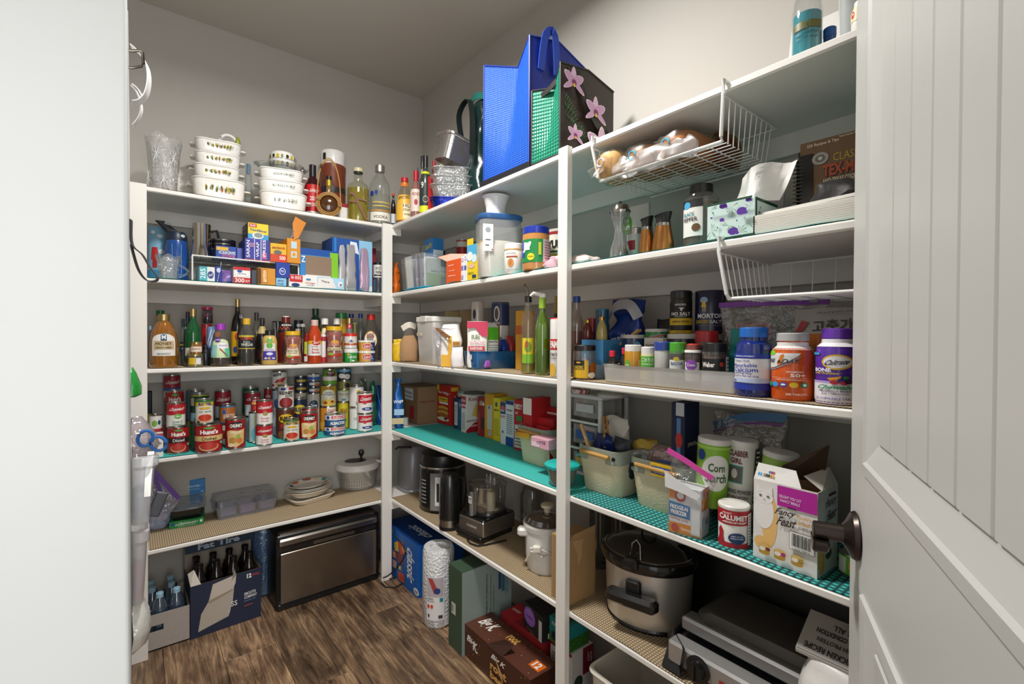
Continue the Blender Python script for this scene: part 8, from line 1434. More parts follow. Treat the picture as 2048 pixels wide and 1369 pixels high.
# cat food carton
b = boxpx(4,(1506,1113),(1634,1160),.175,.10); b.d = .105
def cat_face(x,y,s,asp):
    return [('o',x,y-s*.75*asp,s*.95,s*1.7*asp,'#f1efec'),('o',x+s*.02,y,s*.85,s*.70*asp,'#f1efec'),('p',[(x-s*.42,y+s*.1*asp),(x-s*.36,y+s*.62*asp),(x-s*.08,y+s*.28*asp)],'#f1efec'),('p',[(x+s*.42,y+s*.1*asp),(x+s*.38,y+s*.62*asp),(x+s*.08,y+s*.28*asp)],'#f1efec'),('o',x-s*.17,y+s*.04*asp,s*.15,s*.11*asp,'#6a7a6a'),('o',x+s*.2,y+s*.04*asp,s*.15,s*.11*asp,'#6a7a6a'),('o',x+s*.02,y-s*.13*asp,s*.08,s*.06*asp,'#c98a84')]
asp = b.w/b.h
t = carton('white cat food carton with white cat and magenta band, torn open',b,'#e6e4e0',{'f': [('o',.27,.52,.26,.66,'#ecbf76'),('o',.14,.22,.24,.16,'#ecbf76'),]+cat_face(.18,.80,.34,asp)+[('q',.40,.74,1,.985,'#b51f9a'),('t','DELIGHT YOU CAT',.60,.86,.34,.035,'#f0d8ec',-2),('t','FANCY MEALS',.60,.81,.30,.035,'#f0d8ec',-2),('t','Fancy',.53,.665,.30,.10,'#3a2c28',3,.25,.02),('t','Feast',.56,.565,.28,.11,'#3a2c28',3,.25,.02),('q',.56,.735,.70,.75,'#4a2430'),('t','Poultry',.82,.66,.22,.05,'#d9a04a'),('t','& Beef',.82,.60,.18,.05,'#d9a04a'),('t','CLASSIC PATE',.86,.54,.24,.03,'#5a5450'),('q',.60,.26,.97,.48,'#5a5450'),('q',.605,.265,.965,.475,'#ecebe6')]+[('q',.64+k*.0195,.31,.645+k*.0195+(.007 if k % 3 else .002),.46,'#2a2826') for k in range(15)]+[('t','5 00050 57857 4',.785,.285,.26,.02,'#2a2826')]+[q for k,(x,c_) in enumerate(((.22,'#7a3424'),(.47,'#b0307a'),(.74,'#a8923a'))) for q in (('q',x-.09,.12,x+.09,.20,'#c9a24a'),('o',x,.20,.18,.05,'#d9b86a'),('o',x,.12,.18,.05,'#b98f3a'),('o',x-.03,.165,.10,.05,'#ece6da'),('o',x+.06,.175,.08,.04,c_))]+[('t','PURRFECT FOOD FOR PURRFECT CATS',.45,.05,.7,.02,'#9ab0b8')],
    'r': [('o',.2,.25,.36,.46,'#e8b054'),('o',.18,.74,.34,.3,'#f1efec'),('t','Fancy',.62,.82,.5,.11,'#3a2c28',4,.25),('t','Feast',.66,.68,.46,.12,'#3a2c28',4,.25),('q',.5,.9,.86,.93,'#4a2430'),('q',.3,.1,.7,.26,'#cfcabd'),('o',.5,.22,.3,.12,'#3a3430')]},name='cat_food_box',rough=.35,open_in='#a5835e')
w,d,h = b.w,b.d,b.h
mb = MB(); mb.add([(-w/2,0,h),(w*.26,0,h),(w*.14,.012,h+.032),(-w*.46,.010,h+.034),(-w/2,.0015,h),(w*.26,.0015,h),(w*.14,.0135,h+.032),(-w*.46,.0115,h+.034)],[(0,1,2,3),(7,6,5,4),(1,5,6,2),(2,6,7,3),(3,7,4,0)]).build('front_flap',mat('#e9e7e3',.4),t,smooth=0)
facep(t,(-w*.47,.0035,h+.004),(w*.62,0,0),(0,.008,.026),(0,-.95,.3),[('q',.05+k*.055,.45,.095+k*.055,.65,('#c83a8a','#d84a9a','#e6d83a','#c8e06a','#3a8a6a','#2a6a9a','#8a3a7a','#c84a3a')[k]) for k in range(8)]+[('q',.05+k*.055,.15,.095+k*.055,.38,('#3a9ad8','#4ab0e0','#d8d4c8','#8a8a8a','#4a4a4a','#3a3a3a','#c88a3a','#d8a04a')[k]) for k in range(8)],'colour_bars')
MB().add([(-w*.2,d*.4,h),(w*.30,d*.95,h),(w*.42,d*.8,h+.085),(-w*.18,d*.42,h+.03),(-w*.2,d*.4+.002,h),(w*.30,d*.95+.002,h),(w*.42,d*.8+.002,h+.085),(-w*.18,d*.42+.002,h+.03)],[(0,1,2,3),(7,6,5,4),(1,5,6,2),(2,6,7,3)]).build('raised_flap',mat('#4a3020',.6),t,smooth=0)
MB().add([(w/2,.02,h),(w/2,d,h),(w*.34,d*1.1,h+.03),(w*.2,.03,h+.02)],[(0,1,2,3),(3,2,1,0)]).build('side_flap',mat('#dcd6cc',.45),t,smooth=0)
S = sp(1676,1738,1098,1158,4); can('open green and yellow cat food tin by the door',S,[('b',.1,.9,'#6cb42c'),('q',-70,.15,-30,.85,'#dfe4d8'),('o',0,.5,40,.6,'#e0a02c'),('o',0,.5,22,.4,'#9ad0a8')],'#6cb42c',name='cat_food_tin')
P = at_b(1595,.22,zsh(4)); tag(MB().rbox(.14,.1,0,.012,.03,b=.004).build('white_tray',mat('#c9cbc9',.4),None,P+Vector((-.02,0,.175)),(rad(8),rad(4),-pi/2)),'white plastic tray resting on clutter behind the cat food carton','tray') if False else None
# ================================================================== fifth shelf, right wall
b = boxat(5,770,842,893,.10,.17,run='B'); t = thing('bread_maker','grey rounded countertop appliance with black handle in the corner','appliance',b.loc,b.rot); w,d,h = .16,.18,b.h
GA = mat('#86868a',.35,.1); mb = MB(); mb.loft([[(x,y+d/2,z) for x,y in rring(w*k,d*k,.05,6)] for k,z in ((1.0,.012),(1.02,.02),(1.0,h*.5),(.92,h*.85),(.7,h*.98),(.4,h))]).build('housing',GA,t)
MB().tube([(-.05,-.01,h*.9),(.0,-.02,h*.98),(.06,.03,h*1.0)],.006,8).build('handle',mat('#1a1a1c',.4),t); mb = MB(); mb.loft([[(x,y+d/2,z) for x,y in rring(w*k,d*k,.05,6)] for k,z in ((1.06,0),(1.1,.006),(1.06,.016),(.9,.018))]).build('base',mat('#a4a6aa',.25,.3),t)
S = sp(838,932,900,1030,5); t = thing('pressure_cooker','round black electric pressure cooker with steel panel','cooker',S.loc,S.rot); r,h = S.r,.295
PB = mat('#161617',.25,coat=.3)
MB().lathe([(r*.88,0),(r*.95,.01),(r,h*.12),(r,h*.66),(r*.97,h*.72),(0,h*.72)],40).build('housing',PB,t)
MB().lathe([(r*.99,h*.715),(r*1.0,h*.73),(r*.98,h*.745),(0,h*.745)],40).build('steel_ring',STEEL('#b9b9b6',.2),t)
MB().lathe([(r*.93,h*.745),(r*.95,h*.80),(r*.9,h*.92),(r*.6,h*.98),(0,h)],40).build('lid',mat('#111112',.35),t)
wrap(t,lambda z: r,h,[('q',-62,.1,-36,.66,'#0d0d0e'),('q',-30,.06,10,.66,'#7d7d7c'),('q',-18,.14,-4,.60,'#e4e4e2'),('q',-14,.2,-8,.5,'#2a2a2a')]+[('q',-58,.16+k*.06,-42,.18+k*.06,'#9a9a98') for k in range(7)],lab='control_panel')
S = sp(880,918,942,1063,5); t = thing('electric_kettle','tall black electric kettle with steel base','kettle',S.loc,S.rot); r = S.r*1.12; h = z_at(899,945,S.D)-S.loc.z
MB().lathe([(r*.98,0),(r,.006),(r,h*.06),(0,h*.06)],32).build('foot',mat('#121213',.4),t); MB().lathe([(r*.97,h*.06),(r*.99,h*.18),(0,h*.18)],32).build('steel_base',STEEL('#a9a8a5',.25),t)
MB().lathe([(r*.98,h*.18),(r,h*.22),(r*.96,h*.7),(r*.88,h*.9),(r*.7,h*.97),(0,h)],32).build('jug_body',PB,t)
MB().tube([(r*.8,.01,h*.9),(r*1.35,.02,h*.86),(r*1.45,.02,h*.6),(r*1.25,.02,h*.35),(r*.95,.01,h*.28)],[.010,.011,.011,.010,.008],10).build('handle',mat('#1c1c1d',.3),t)
# food processor
A = onz(917,1068,zsh(5)); B = onz(966,1090,zsh(5)); C_ = onz(1042,1068,zsh(5)); v = B-A; v2 = C_-B
t = thing('food_processor','steel food processor with clear bowl, blades and feed tube','food processor',A,math.atan2(v.y,v.x)); w = v.length; d = min(v2.length,.24); hb = .085
MB().rbox(w,d,.022,hb,.008,w/2,d/2,.004).build('motor_base',BR_ if False else mat('#a59f97',.28,.9),t); MB().rbox(w*.98,d*.96,hb,hb+.006,.008,w/2,d/2,.002).build('black_deck',PB,t)
MB().rbox(w*.92,d*.9,0,.024,.006,w/2,d/2,.002).build('black_feet',PB,t); MB().rbox(w*1.02,.02,.010,.028,.006,w/2,-.006,.003).build('switch_bar',PB,t)
facep(t,(0,0,.022),(w,0,0),(0,0,hb-.022),(0,-1,0),[('t','CUISINE',.55,.55,.4,.14,'#d8d4cc')],'badge')
cx,cy,R_ = w*.5,d*.52,.08; hw = z_at(960,955,dep(A+(v+v2)/2))-zsh(5)
FPG = clear('#dfe0dc',.22,.04,.05,0,'processor_bowl')
MB().lathe([(R_*.9,hb+.008),(R_*.93,hb+.03),(R_,hw*.86),(R_*1.02,hw*.87)],36,cx=cx,cy=cy,cap1=False).build('clear_bowl',FPG,t)
MB().lathe([(R_*1.0,hb+.006),(R_*1.02,hb+.012),(R_*.98,hb+.022),(R_*.85,hb+.022)],36,cx=cx,cy=cy).build('bowl_ring',PB,t)
IV = mat('#d9cfb4',.45)
MB().lathe([(.018,hb+.02),(.020,hb+.09),(.014,hb+.10),(0,hb+.10)],18,cx=cx+.03,cy=cy-.01).build('blade_hub',IV,t); MB().tube([(cx-.045,cy,hb+.02),(cx-.04,cy,hw*.82)],[.012,.009],10).build('ivory_stem',IV,t)
MB().rbox(R_*1.5,.03,hb+.022,hb+.030,.01,cx,cy,.002).build('ivory_blade',IV,t); MB().tube([(cx-.01,cy+.03,hb+.03),(cx+.0,cy+.03,hw*.7)],.013,10).build('ivory_stem',mat('#cfc4a6',.5),t)
MB().lathe([(R_*1.03,hw*.86),(R_*1.05,hw*.875),(R_*.9,hw*.90),(R_*.3,hw*.91),(0,hw*.91)],36,cx=cx,cy=cy).build('bowl_cover',FPG,t)
mb = MB(); mb.loft([[(x+cx+R_*.35,y+cy,z) for x,y in rring(.07,.045,.02,5)] for z in (hw*.9,hw*1.0,hw*1.02)],False,False); mb.build('feed_tube',FPG,t)
mb = MB(); mb.rbox(.022,.03,hb+.01,hw*.80,.008,cx,cy-R_*1.08,.004); mb.build('bowl_handle',clear('#c9cac6',.3,.05,.25,0,'handle_plastic'),t)
facep(t,(cx-.010,cy-R_*1.08-.0155,hb+.065),(.02,0,0),(0,0,.03),(0,-1,0),[('q',0,0,1,1,'#e6e6e2'),('t','14',.5,.64,.7,.4,'#1d1d1d',0,0,.04),('t','cups',.5,.22,.6,.2,'#1d1d1d')],'capacity_label')
MB().tube([(w*.5,.0,.01),(w*.52,-.02,.004),(w*.75,-.035,.004),(w*1.0,-.03,.004),(w*1.1,.0,.004),(w*1.3,.09,.005)],.0035,6).build('power_cord',mat('#1a1918',.5),t)
P = at_b(1066,.285,zsh(5)); t = thing('glass_jar','clear empty glass jar at the wall behind the food processor','jar',P,0); MB().lathe([(.045,0),(.05,.004),(.05,.17),(.04,.19),(.04,.2),(.037,.2),(.037,.18),(.046,.17),(.046,.006)],26,cap1=False).build('glass_body',GLASS('#d0d2ce',.05),t)
# white slow cooker
S = sp(1046,1142,1005,1158,5); S.r *= .98; t = thing('slow_cooker','white round slow cooker with glass lid and cord plug','slow cooker',S.loc,S.rot); r = S.r; h = .17; WC_ = mat('#d9d7d2',.35)
MB().lathe([(r*.8,0),(r*.84,.005),(r*.92,h*.3),(r*.96,h*.82),(r*.93,h*.86),(0,h*.86)],40).build('housing',WC_,t)
MB().lathe([(r*.90,h*.85),(r*1.02,h*.88),(r*1.05,h*.97),(r*1.0,h),(r*.9,h),(r*.85,h*.9)],40).build('rim',mat('#e2e1dc',.25,coat=.4),t)
MB().lathe([(r*.93,h*1.0),(r*.8,h*1.10),(r*.4,h*1.18),(0,h*1.2)],40).build('glass_lid',clear('#5a5048',.25,.04,.35,0,'smoked_lid'),t); MB().lathe([(r*.94,h*.99),(r*.95,h*1.01),(r*.92,h*1.015)],40,cap0=False,cap1=False).build('lid_rim',STEEL('#b9b7b2'),t)
MB().lathe([(.012,h*1.19),(.014,h*1.27),(.024,h*1.3),(.024,h*1.36),(0,h*1.38)],20).build('lid_knob',mat('#d5cbb0',.35),t)
for s_ in (-1,): mb = MB(); mb.rbox(.05,.04,h*.72,h*.90,.012,s_*r*.98,-.02,.008); mb.build('handle',WC_,t)
MB().tube([(-r*.7,-r*.72,h*.55),(-r*.2,-r*1.0,h*.58),(r*.2,-r*1.0,h*.50),(-r*.2,-r*1.02,h*.44),(-r*.65,-r*.78,h*.5),(-r*.9,-r*.4,h*.2)],.004,6).build('cord',mat('#e2ddd0',.5),t); MB().rbox(.03,.02,h*.52,h*.66,.005,-r*.42,-r*.96,.004).build('plug',mat('#e6e1d6',.45),t)
# cardboard box behind the post
b = boxat(5,1105,1142,1045,.015,.12); b.h = .205; t = carton('torn open brown cardboard box standing behind the post',b,'#a68458',{'r': [('p',[(.1,.98),(.5,.97),(.45,.7),(.32,.55),(.3,.75)],'#bb9a6c'),('q',.98,0,1,1,'#8f6f48')]},rough=.8)
MB().add([(b.w/2,0,b.h),(b.w/2,b.d,b.h),(b.w/2+.01,b.d*.9,b.h+.03),(b.w/2+.006,.01,b.h+.02)],[(0,1,2,3),(3,2,1,0)]).build('torn_flap',mat('#b08f62',.8),t,smooth=0)
for u,d_,lab in ((1203,.30,'tall clear glass vase behind the steel slow cooker, nearer the cardboard box'),(1248,.30,'tall clear glass vase behind the steel slow cooker')):
    P = at_b(u,d_,zsh(5)); t = thing('glass_vase',lab,'vase',P,0,'glass vases'); MB().lathe([(.035,0),(.04,.004),(.04,.25),(.037,.25),(.036,.01)],24,cap1=False).build('glass_body',GLASS('#b9bab4',.06),t)
# steel slow cooker
S = sp(1197,1393,1075,1286,5); t = thing('steel_slow_cooker','large oval stainless slow cooker with black lid and handle','slow cooker',S.loc,S.rot-.35); r = S.r*.97; h = .20; sy = .86
ST = mat('#d8d4cc',.34,.75)
MB().lathe([(r*.86,.012),(r*.90,.014),(r*.93,h*.5),(r*.95,h*.86),(0,h*.86)],48,1,sy).build('steel_housing',ST,t); MB().lathe([(r*.9,0),(r*.92,.008),(r*.88,.016),(0,.016)],48,1,sy).build('black_base',PB,t)
MB().lathe([(r*.93,h*.84),(r*1.02,h*.87),(r*1.06,h*.95),(r*1.04,h*1.02),(r*.95,h*1.04),(r*.9,h*1.0)],48,1,sy).build('stoneware_rim',mat('#0f0f10',.15,coat=.5),t)
MB().lathe([(r*.95,h*1.03),(r*.8,h*1.12),(r*.45,h*1.19),(0,h*1.21)],48,1,sy).build('glass_lid',mat('#151516',.06,coat=.8),t); MB().lathe([(r*.955,h*1.02),(r*.97,h*1.045),(r*.945,h*1.05)],48,1,sy,cap0=False,cap1=False).build('lid_rim',STEEL('#c2c0bc',.2),t)
MB().tube([(-.02,0,h*1.19),(-.018,0,h*1.34),(0,0,h*1.42),(.018,0,h*1.34),(.02,0,h*1.19)],.005,8).build('lid_handle',mat('#141414',.3),t)
for a in (rad(-98),):
    ca,sa_ = cos(a),sin(a)
    q = MB(); q.rbox(.155,.045,h*.42,h*.60,.02,0,-r*sy-.012,.01); q.build('side_handle',mat('#121213',.22,coat=.4),t); MB().rbox(.045,.02,h*.58,h*.76,.008,0,-r*sy*.97,.005).build('handle_lug',PB,t)
MB().rbox(.045,.03,h*.93,h*1.08,.008,-.005,-r*sy*1.0,.006).build('lid_clip',PB,t); MB().tube([(-.016,-r*sy*.9,h*1.05),(-.012,-r*sy*.82,h*1.24),(.0,-r*sy*.80,h*1.3),(.012,-r*sy*.82,h*1.24),(.016,-r*sy*.9,h*1.05)],.002,6).build('clip_wire',STEEL(),t)
# griddle
b = boxat(5,1340,1600,1300,.02,.26); b.w = .40; P = at_b(1338,.018,zsh(5)); t = thing('electric_griddle','black and grey electric contact grill with dial and hinged lid','grill',P+Vector((0,-.20,0)),-pi/2); w,d = .40,.27
MB().rbox(w,d,.012,.065,.03,0,d/2,.01).build('base',mat('#2a2a2b',.35),t); MB().rbox(w*.98,.05,.02,.075,.012,0,.02,.006).build('front_panel',mat('#a9a8a6',.3,.5),t)
MB().add([(-w/2-.006,-.012,.004),(-w/2+.05,-.014,.004),(-w/2+.06,-.012,.08),(-w/2-.006,.04,.08),(-w/2-.006,.06,.01)],[(0,1,2,3,4),(4,3,2,1,0)]).build('corner_cap',PB,t,smooth=0)
q = MB().lathe([(.0,.0),(.030,0),(.030,.004),(.022,.006),(.020,.02),(0,.022)],28).xf(Matrix.Translation((-w*.27,-.006,.046)) @ Matrix.Rotation(pi/2,4,'X')); q.build('dial',mat('#171718',.3),t)
MB().box(-w*.27-.003,-.032,.028,-w*.27+.003,-.026,.064).build('dial_grip',PB,t,smooth=0)
facep(t,(-w*.5,-.0055,.02),(w,0,0),(0,0,.055),(0,-1,0),[('q',.36,.3,.44,.5,'#b02a24'),('q',.36,.1,.5,.2,'#4a4a4a'),('t','GRILL',.6,.6,.2,.2,'#3a3a3a')],'panel_print')
mb = MB(); mb.rbox(w*.94,.05,.085,.12,.01,0,.07,.006); mb.build('lid_handle',mat('#8f8f8e',.3,.6),t)
for x in (-.12,.12): MB().rbox(.022,.006,.119,.122,.003,x,.06,.001).build('hinge_mark',mat('#3a3a3a',.4),t)
mb = MB(); mb.loft([[(x,y+d*.62,z) for x,y in rring(w*k,d*.70*k2,.03,5)] for k,k2,z in ((.86,1.0,.07),(.86,1.0,.10),(.84,.98,.125),(.76,.88,.14),(.70,.8,.142))]).build('lid',mat('#4b4743',.36,.2),t)
MB().tube([(-w*.5,.12,.04),(-w*.5-.02,.12,.05),(-w*.5-.02,.05,.05)],.01,8).build('side_pivot',PB,t)
tag(MB().box(0,0,0,.012,.75,.30).build('baking_sheet',mat('#121213',.4),None,(-.075,-2.62,zsh(5)),(0,rad(6),0),smooth=0,bev=.003),'large black baking sheet leaning on the wall behind the grill','baking sheet')
P = at_b(1655,.03,zsh(5)+.066)
t = bag('white cat treat bag with chicken recipe text lying by the door',P+Vector((.04,-.03,0)),-pi/2,.17,.13,.13,mat('#dcdad6',.35),[(0,.9,.9),(.2,1,1),(.6,.95,.9),(.85,.8,.6),(1,.7,.2)],seed=181,wr=.010,sc=18,name='cat_treat_bag',part='bag_film')
MB().add([(-.086,-.031,.117),(.036,-.031,.117),(.036,.051,.167),(-.086,.051,.167),(-.086,-.031,.127),(.036,-.031,.127),(.036,.051,.177),(-.086,.051,.177)],[(3,2,1,0),(4,5,6,7),(0,1,5,4),(1,2,6,5),(2,3,7,6),(3,0,4,7)]).build('folded_top',mat('#a8a49c',.5),t,smooth=0,bev=.002)
facep(t,(-.085,-.03,.129),(.12,.0,.0),(0,.08,.05),(0,-.5,.85),[('q',0,0,1,1,'#9c9890'),('t','CHICKEN RECIPE',.5,.15,.8,.14,'#26241f',180,0,.03),('t','HIGH PROTEIN',.55,.38,.6,.1,'#26241f',180),('t','BODY CONDITION',.55,.58,.7,.12,'#26241f',180,0,.03),('t','FOR ALL',.62,.76,.4,.14,'#26241f',180),('t','95%',.7,.92,.2,.1,'#26241f',180)],'bag_print')
# ================================================================== floor, right wall
P0 = onz(784,1150,0); P1 = onz(838,1184,0); b = boxat(0,770,838,1045,P0.x+DB+.0,.26,run='B'); b.h = .255
carton('blue variety chips carton with classic lettering',b,'#1360b4',{'f': [('t','classic',.80,.5,.62,.20,'#eef2f6',-90,.15,.02),('o',.95,.10,.14,.13,'#eef2f6'),('t','20',.95,.10,.06,.08,'#1a2a4a',-90),('p',[(.42,.78),(.56,.86),(.66,.68),(.52,.56)],'#c8302c'),('p',[(.56,.84),(.68,.74),(.64,.60),(.54,.70)],'#d9962c'),('p',[(.32,.72),(.44,.80),(.46,.60),(.34,.56)],'#d8b02c'),('p',[(.38,.56),(.58,.60),(.60,.40),(.42,.38)],'#7a2a1c'),('p',[(.28,.54),(.38,.54),(.38,.40),(.28,.40)],'#c8742c'),('p',[(.40,.34),(.60,.38),(.60,.22),(.42,.18)],'#2a4f94'),('p',[(.42,.18),(.62,.24),(.64,.06),(.46,.04)],'#c24a2c'),('p',[(.28,.36),(.40,.36),(.38,.2),(.28,.2)],'#d9a8a0'),('t','B',.33,.47,.06,.1,'#f0e0c4'),('q',.47,.26,.53,.34,'#e6d23a')],'t': [('q',.0,.0,1,1,'#0f3f82'),('t','classic',.6,.32,.5,.2,'#dfe8f0',180,.15,.02)]},name='chips_carton')
S = sp(841,905,1075,1268,0); S.r = .055; t = thing('bubble_wrap_roll','standing roll of bubble wrap with paper label','bubble wrap',S.loc+Vector((.02,.02,.001)),S.rot); r = .07; h = .335
def bubble():
    m = clear('#f4f5f6',.12,.15,.85,0,'bubble_film'); m = m.copy(); nt = m.node_tree; N = nt.nodes.new
    tc = N('ShaderNodeTexCoord'); vo = N('ShaderNodeTexVoronoi'); vo.inputs['Scale'].default_value = 95; bp = N('ShaderNodeBump'); bp.inputs['Strength'].default_value = 1; bp.inputs['Distance'].default_value = .004; bp.invert = True
    nt.links.new(tc.outputs['Object'],vo.inputs['Vector']); nt.links.new(vo.outputs['Distance'],bp.inputs['Height'])
    for n in nt.nodes:
        if n.type in ('BSDF_GLOSSY','BSDF_DIFFUSE'): nt.links.new(bp.outputs[0],n.inputs['Normal'])
    return m
MB().lathe([(r*.9,0),(r,.01),(r*1.0,h*.95),(r*.92,h),(r*.55,h*1.0),(r*.5,h*.97),(.0,h*.97)],40).jitter(.003,30,5).build('bubble_roll',bubble(),t)
wrap(t,lambda z: r+.003,h,[('q',-42,.12,20,.68,'#e6e4e2'),('q',-40,.42,18,.67,'#b9aeb4'),('p',[(-36,.66),(-20,.66),(0,.5),(-14,.46)],'#a8443a'),('o',-4,.50,22,.08,'#2a3f78'),('q',4,.36,16,.41,'#1f8a94'),('t','BUBBLE',-28,.40,22,.02,'#2a2a2a'),('t','ON A ROLL',-26,.37,26,.018,'#2a2a2a'),('o',-34,.30,9,.05,'#d0402c'),('o',-22,.30,9,.05,'#d0402c'),('q',-36,.16,-30,.2,'#3a3a3a'),('q',0,.15,14,.19,'#3a3a3a')],lab='paper_label')
b = boxv(0,899,1290,926,1100,.22); b.h = .335; b.d = .25
carton('upright grey-green box with dark green front edge',b,'#3c5240',{'f': [('q',.25,.42,.55,.56,'#c9ccc6'),('q',.3,.45,.36,.53,'#4a4a4a')],'r': [('q',0,0,1,.99,'#8d9c97'),('t','le',.26,.30,.10,.16,'#26302c',90),('t','FROM SEA TO GREEN FIELDS',.48,.62,.5,.03,'#3a4642',90),('t','made with good natural cotton',.56,.55,.6,.03,'#3a4642',90),('t','soft everyday layers',.62,.5,.4,.03,'#3a4642',90)]+[('q',.72+k*.07,.62-k*.04,.78+k*.07,.86-k*.05,('#2c4a74','#3a6a6a','#6a8a9a')[k]) for k in range(3)]},name='gift_box')
# root beer carton
b = boxv(0,929,1311,1058,1247,.16); b.w = .40; b.h = .125; b.d = .13; P = onz(929,1311,0); b.loc = Vector((P.x,P.y-.20,.001)); rb = b
dots = [('o',.02+random.Random(k).uniform(0,.96),random.Random(k+50).uniform(.02,.98),.008,.025,('#d8b48a','#e08a3a')[k % 2]) for k in range(46)]
t = carton('torn brown root beer carton with white script',b,'#47261c',{'f': [('t','Big',.12,.62,.13,.26,'#efeae4',-4,.2,.03),('t','K.',.20,.56,.08,.30,'#efeae4',-4,.2,.03),('t','Big K',.56,.74,.2,.2,'#efeae4',0,.2,.03),('t','root',.56,.46,.24,.22,'#d8a85a',0,0,.04),('t','beer',.56,.20,.24,.22,'#d8a85a',0,0,.04),('q',.93,0,1,.14,'#e06a1c')]+[d_ for d_ in dots if d_[1] < .3 or d_[1] > .8][:26],'t': [('q',0,0,1,1,'#5c3527'),('t','Big K.',.17,.5,.20,.55,'#efeae4',0,.2,.03),('t','root',.50,.70,.14,.30,'#d8a85a',0,0,.04),('t','beer',.52,.36,.14,.30,'#d8a85a',0,0,.04),('q',.84,.34,.97,.66,'#e06a1c'),('t','12',.905,.5,.08,.24,'#f6ece0',0,0,.04)]+dots[:30],'r': [('t','root',.5,.4,.5,.3,'#efeae4')]+dots[:12]},name='root_beer_carton',rough=.35)
mb = MB(); mb.add([(-b.w*.12,-.003,b.h*.98),(b.w*.12,-.003,b.h*.99),(b.w*.16,.04,b.h+.03),(.0,.05,b.h+.018)],[(0,1,2,3),(3,2,1,0)]); mb.build('torn_flap',mat('#3a1f17',.4),t,smooth=0); MB().add([(.01,-.004,b.h*.8),(.05,-.004,b.h*.5),(.06,-.006,b.h*.2),(.03,-.006,b.h*.55)],[(0,1,2,3),(3,2,1,0)]).build('torn_edge',mat('#b08a60',.8),t,smooth=0)
M_ = Matrix.Translation(rb.loc) @ Matrix.Rotation(rb.rot,4,'Z')
def fb(lab,x,y,z,w,d,h,hx,faces,rz=0,name='carton',**k):
    o = Bx(); o.loc = M_ @ Vector((x,y,0)); o.loc.z = z; o.rot = rb.rot+rad(rz); o.w,o.d,o.h = w,d,h; return carton(lab,o,hx,faces,name=name,**k)
fb('dark red sparkling drink carton lying behind the root beer',-.015,.135,.001,.25,.11,.15,'#8a1c22',{'f': [('q',0,0,1,.3,'#c2482c'),('o',.2,.7,.1,.3,'#b8303a')],'t': [('q',0,0,.35,1,'#b8242c'),('t','CRANBERRY',.14,.5,.2,.14,'#f0dcd8'),('o',.45,.5,.08,.4,'#c23a3c'),('q',.7,0,1,1,'#b8502c')]})
fb('black tea carton with purple round seal on the red carton',.05,.14,.153,.13,.08,.095,'#191b1c',{'f': [('o',.34,.58,.60,.72,'#8a5ab8'),('o',.34,.58,.48,.56,'#9a6cc4'),('t','cosmic',.34,.58,.36,.14,'#5a3a8a'),('q',.82,.0,.98,.8,'#c9ccd0'),('q',.2,.02,.6,.14,'#3a3f3a')],'r': [('t','tea',.5,.8,.3,.1,'#e0e0dc',90),('q',.3,.1,.7,.3,'#dcdcd6'),('o',.5,.55,.3,.1,'#7fb03a')]},rz=-8)
fb('teal and green tea carton beside the post',.17,.16,.16,.10,.10,.09,'#1f8a8c',{'f': [('q',0,0,1,.42,'#3f7a2c'),('t','PURE ULTRA',.5,.78,.7,.14,'#dff0ee'),('o',.25,.3,.26,.36,'#1a2a4a')],'r': [('q',0,0,1,.5,'#2f6a24')]+[('o',.1+.12*k,.2+.1*(k % 3),.02,.04,'#d8d86a') for k in range(7)],'t': [('q',.3,0,.8,.5,'#2f5a24')]})
fb('white nutrition-printed carton under the teal tea carton',.175,.165,.001,.11,.11,.158,'#cfcbc6',{'f': [('q',0,.92,1,1,'#8a1f2c')]+[('q',.1,.2+k*.07,.8,.22+k*.07,'#4a4644') for k in range(9)],'r': [('q',.5,.4,1,1,'#7a1c2c'),('o',.3,.3,.4,.3,'#2f3f34'),('t','HOT',.75,.75,.2,.08,'#ece4e0',-90),('t','ROSY',.88,.72,.22,.08,'#ece4e0',-90)]})
P = at_b(1196,.035,.001); t = thing('canvas_bin','large off-white canvas bin on the floor under the slow cooker','bin',P+Vector((.14,-.12,0)),-pi/2)
mb = MB(); mb.loft([[(x,y,z) for x,y in rring(.30*k,.28*k,.03,5)] for k,z in ((.94,0),(.95,.004),(1,.24),(1.01,.255),(.98,.255),(.93,.02))]).jitter(.004,8,3).build('bin_body',mat('#d5cfc0',.9,bump=.4,bscale=220),t); MB().tube([(x,y,.252) for x,y in rring(.306,.286,.03,5)],.005,6,True).build('rim_hem',mat('#ddd8ca',.9),t)
# ================================================================== hung on the refrigerator front
XF = -1.4205
y0 = -1.72
def P3(u,v,y): return fr(u,v,y)
pts = [fr(u,v,y0) for u,v in ((262,102),(277,101),(285,105),(287,128),(284,132),(275,134),(262,136))]
t = thing('steel_hook','bent chrome wire hook on the refrigerator edge','hook',pts[0],0); o = Vector(pts[0])
MB().tube([Vector((XF-.002,0,0))-Vector((o.x,0,0))+Vector((0,0,pts[0].z-o.z))]+[p-o for p in pts]+[Vector((XF-.002-o.x,0,pts[-1].z-o.z))],.0022,8).build('hook_wire',STEEL('#6a635a',.25),t)
y1 = -1.70
def ribbon(name,label,cat,px,y,wid,hx,th=.0015,rough=.4):
    p = [fr(u,v,y+dy) for u,v,dy in px]; o = p[0]; mb = MB(); mb.strip([q-o for q in p],wid,th,(.25,1,.1)); return tag(mb.build(name,mat(hx,rough),None,o),label,cat)
ribbon('white_strap','broad white plastic strap looped over the chrome hook','strap',[(262,92,0),(272,100,.0),(285,115,.002),(296,138,0),(298,165,0),(292,190,0),(280,203,0),(264,206,0)],-1.70,.022,'#e9e8e6')
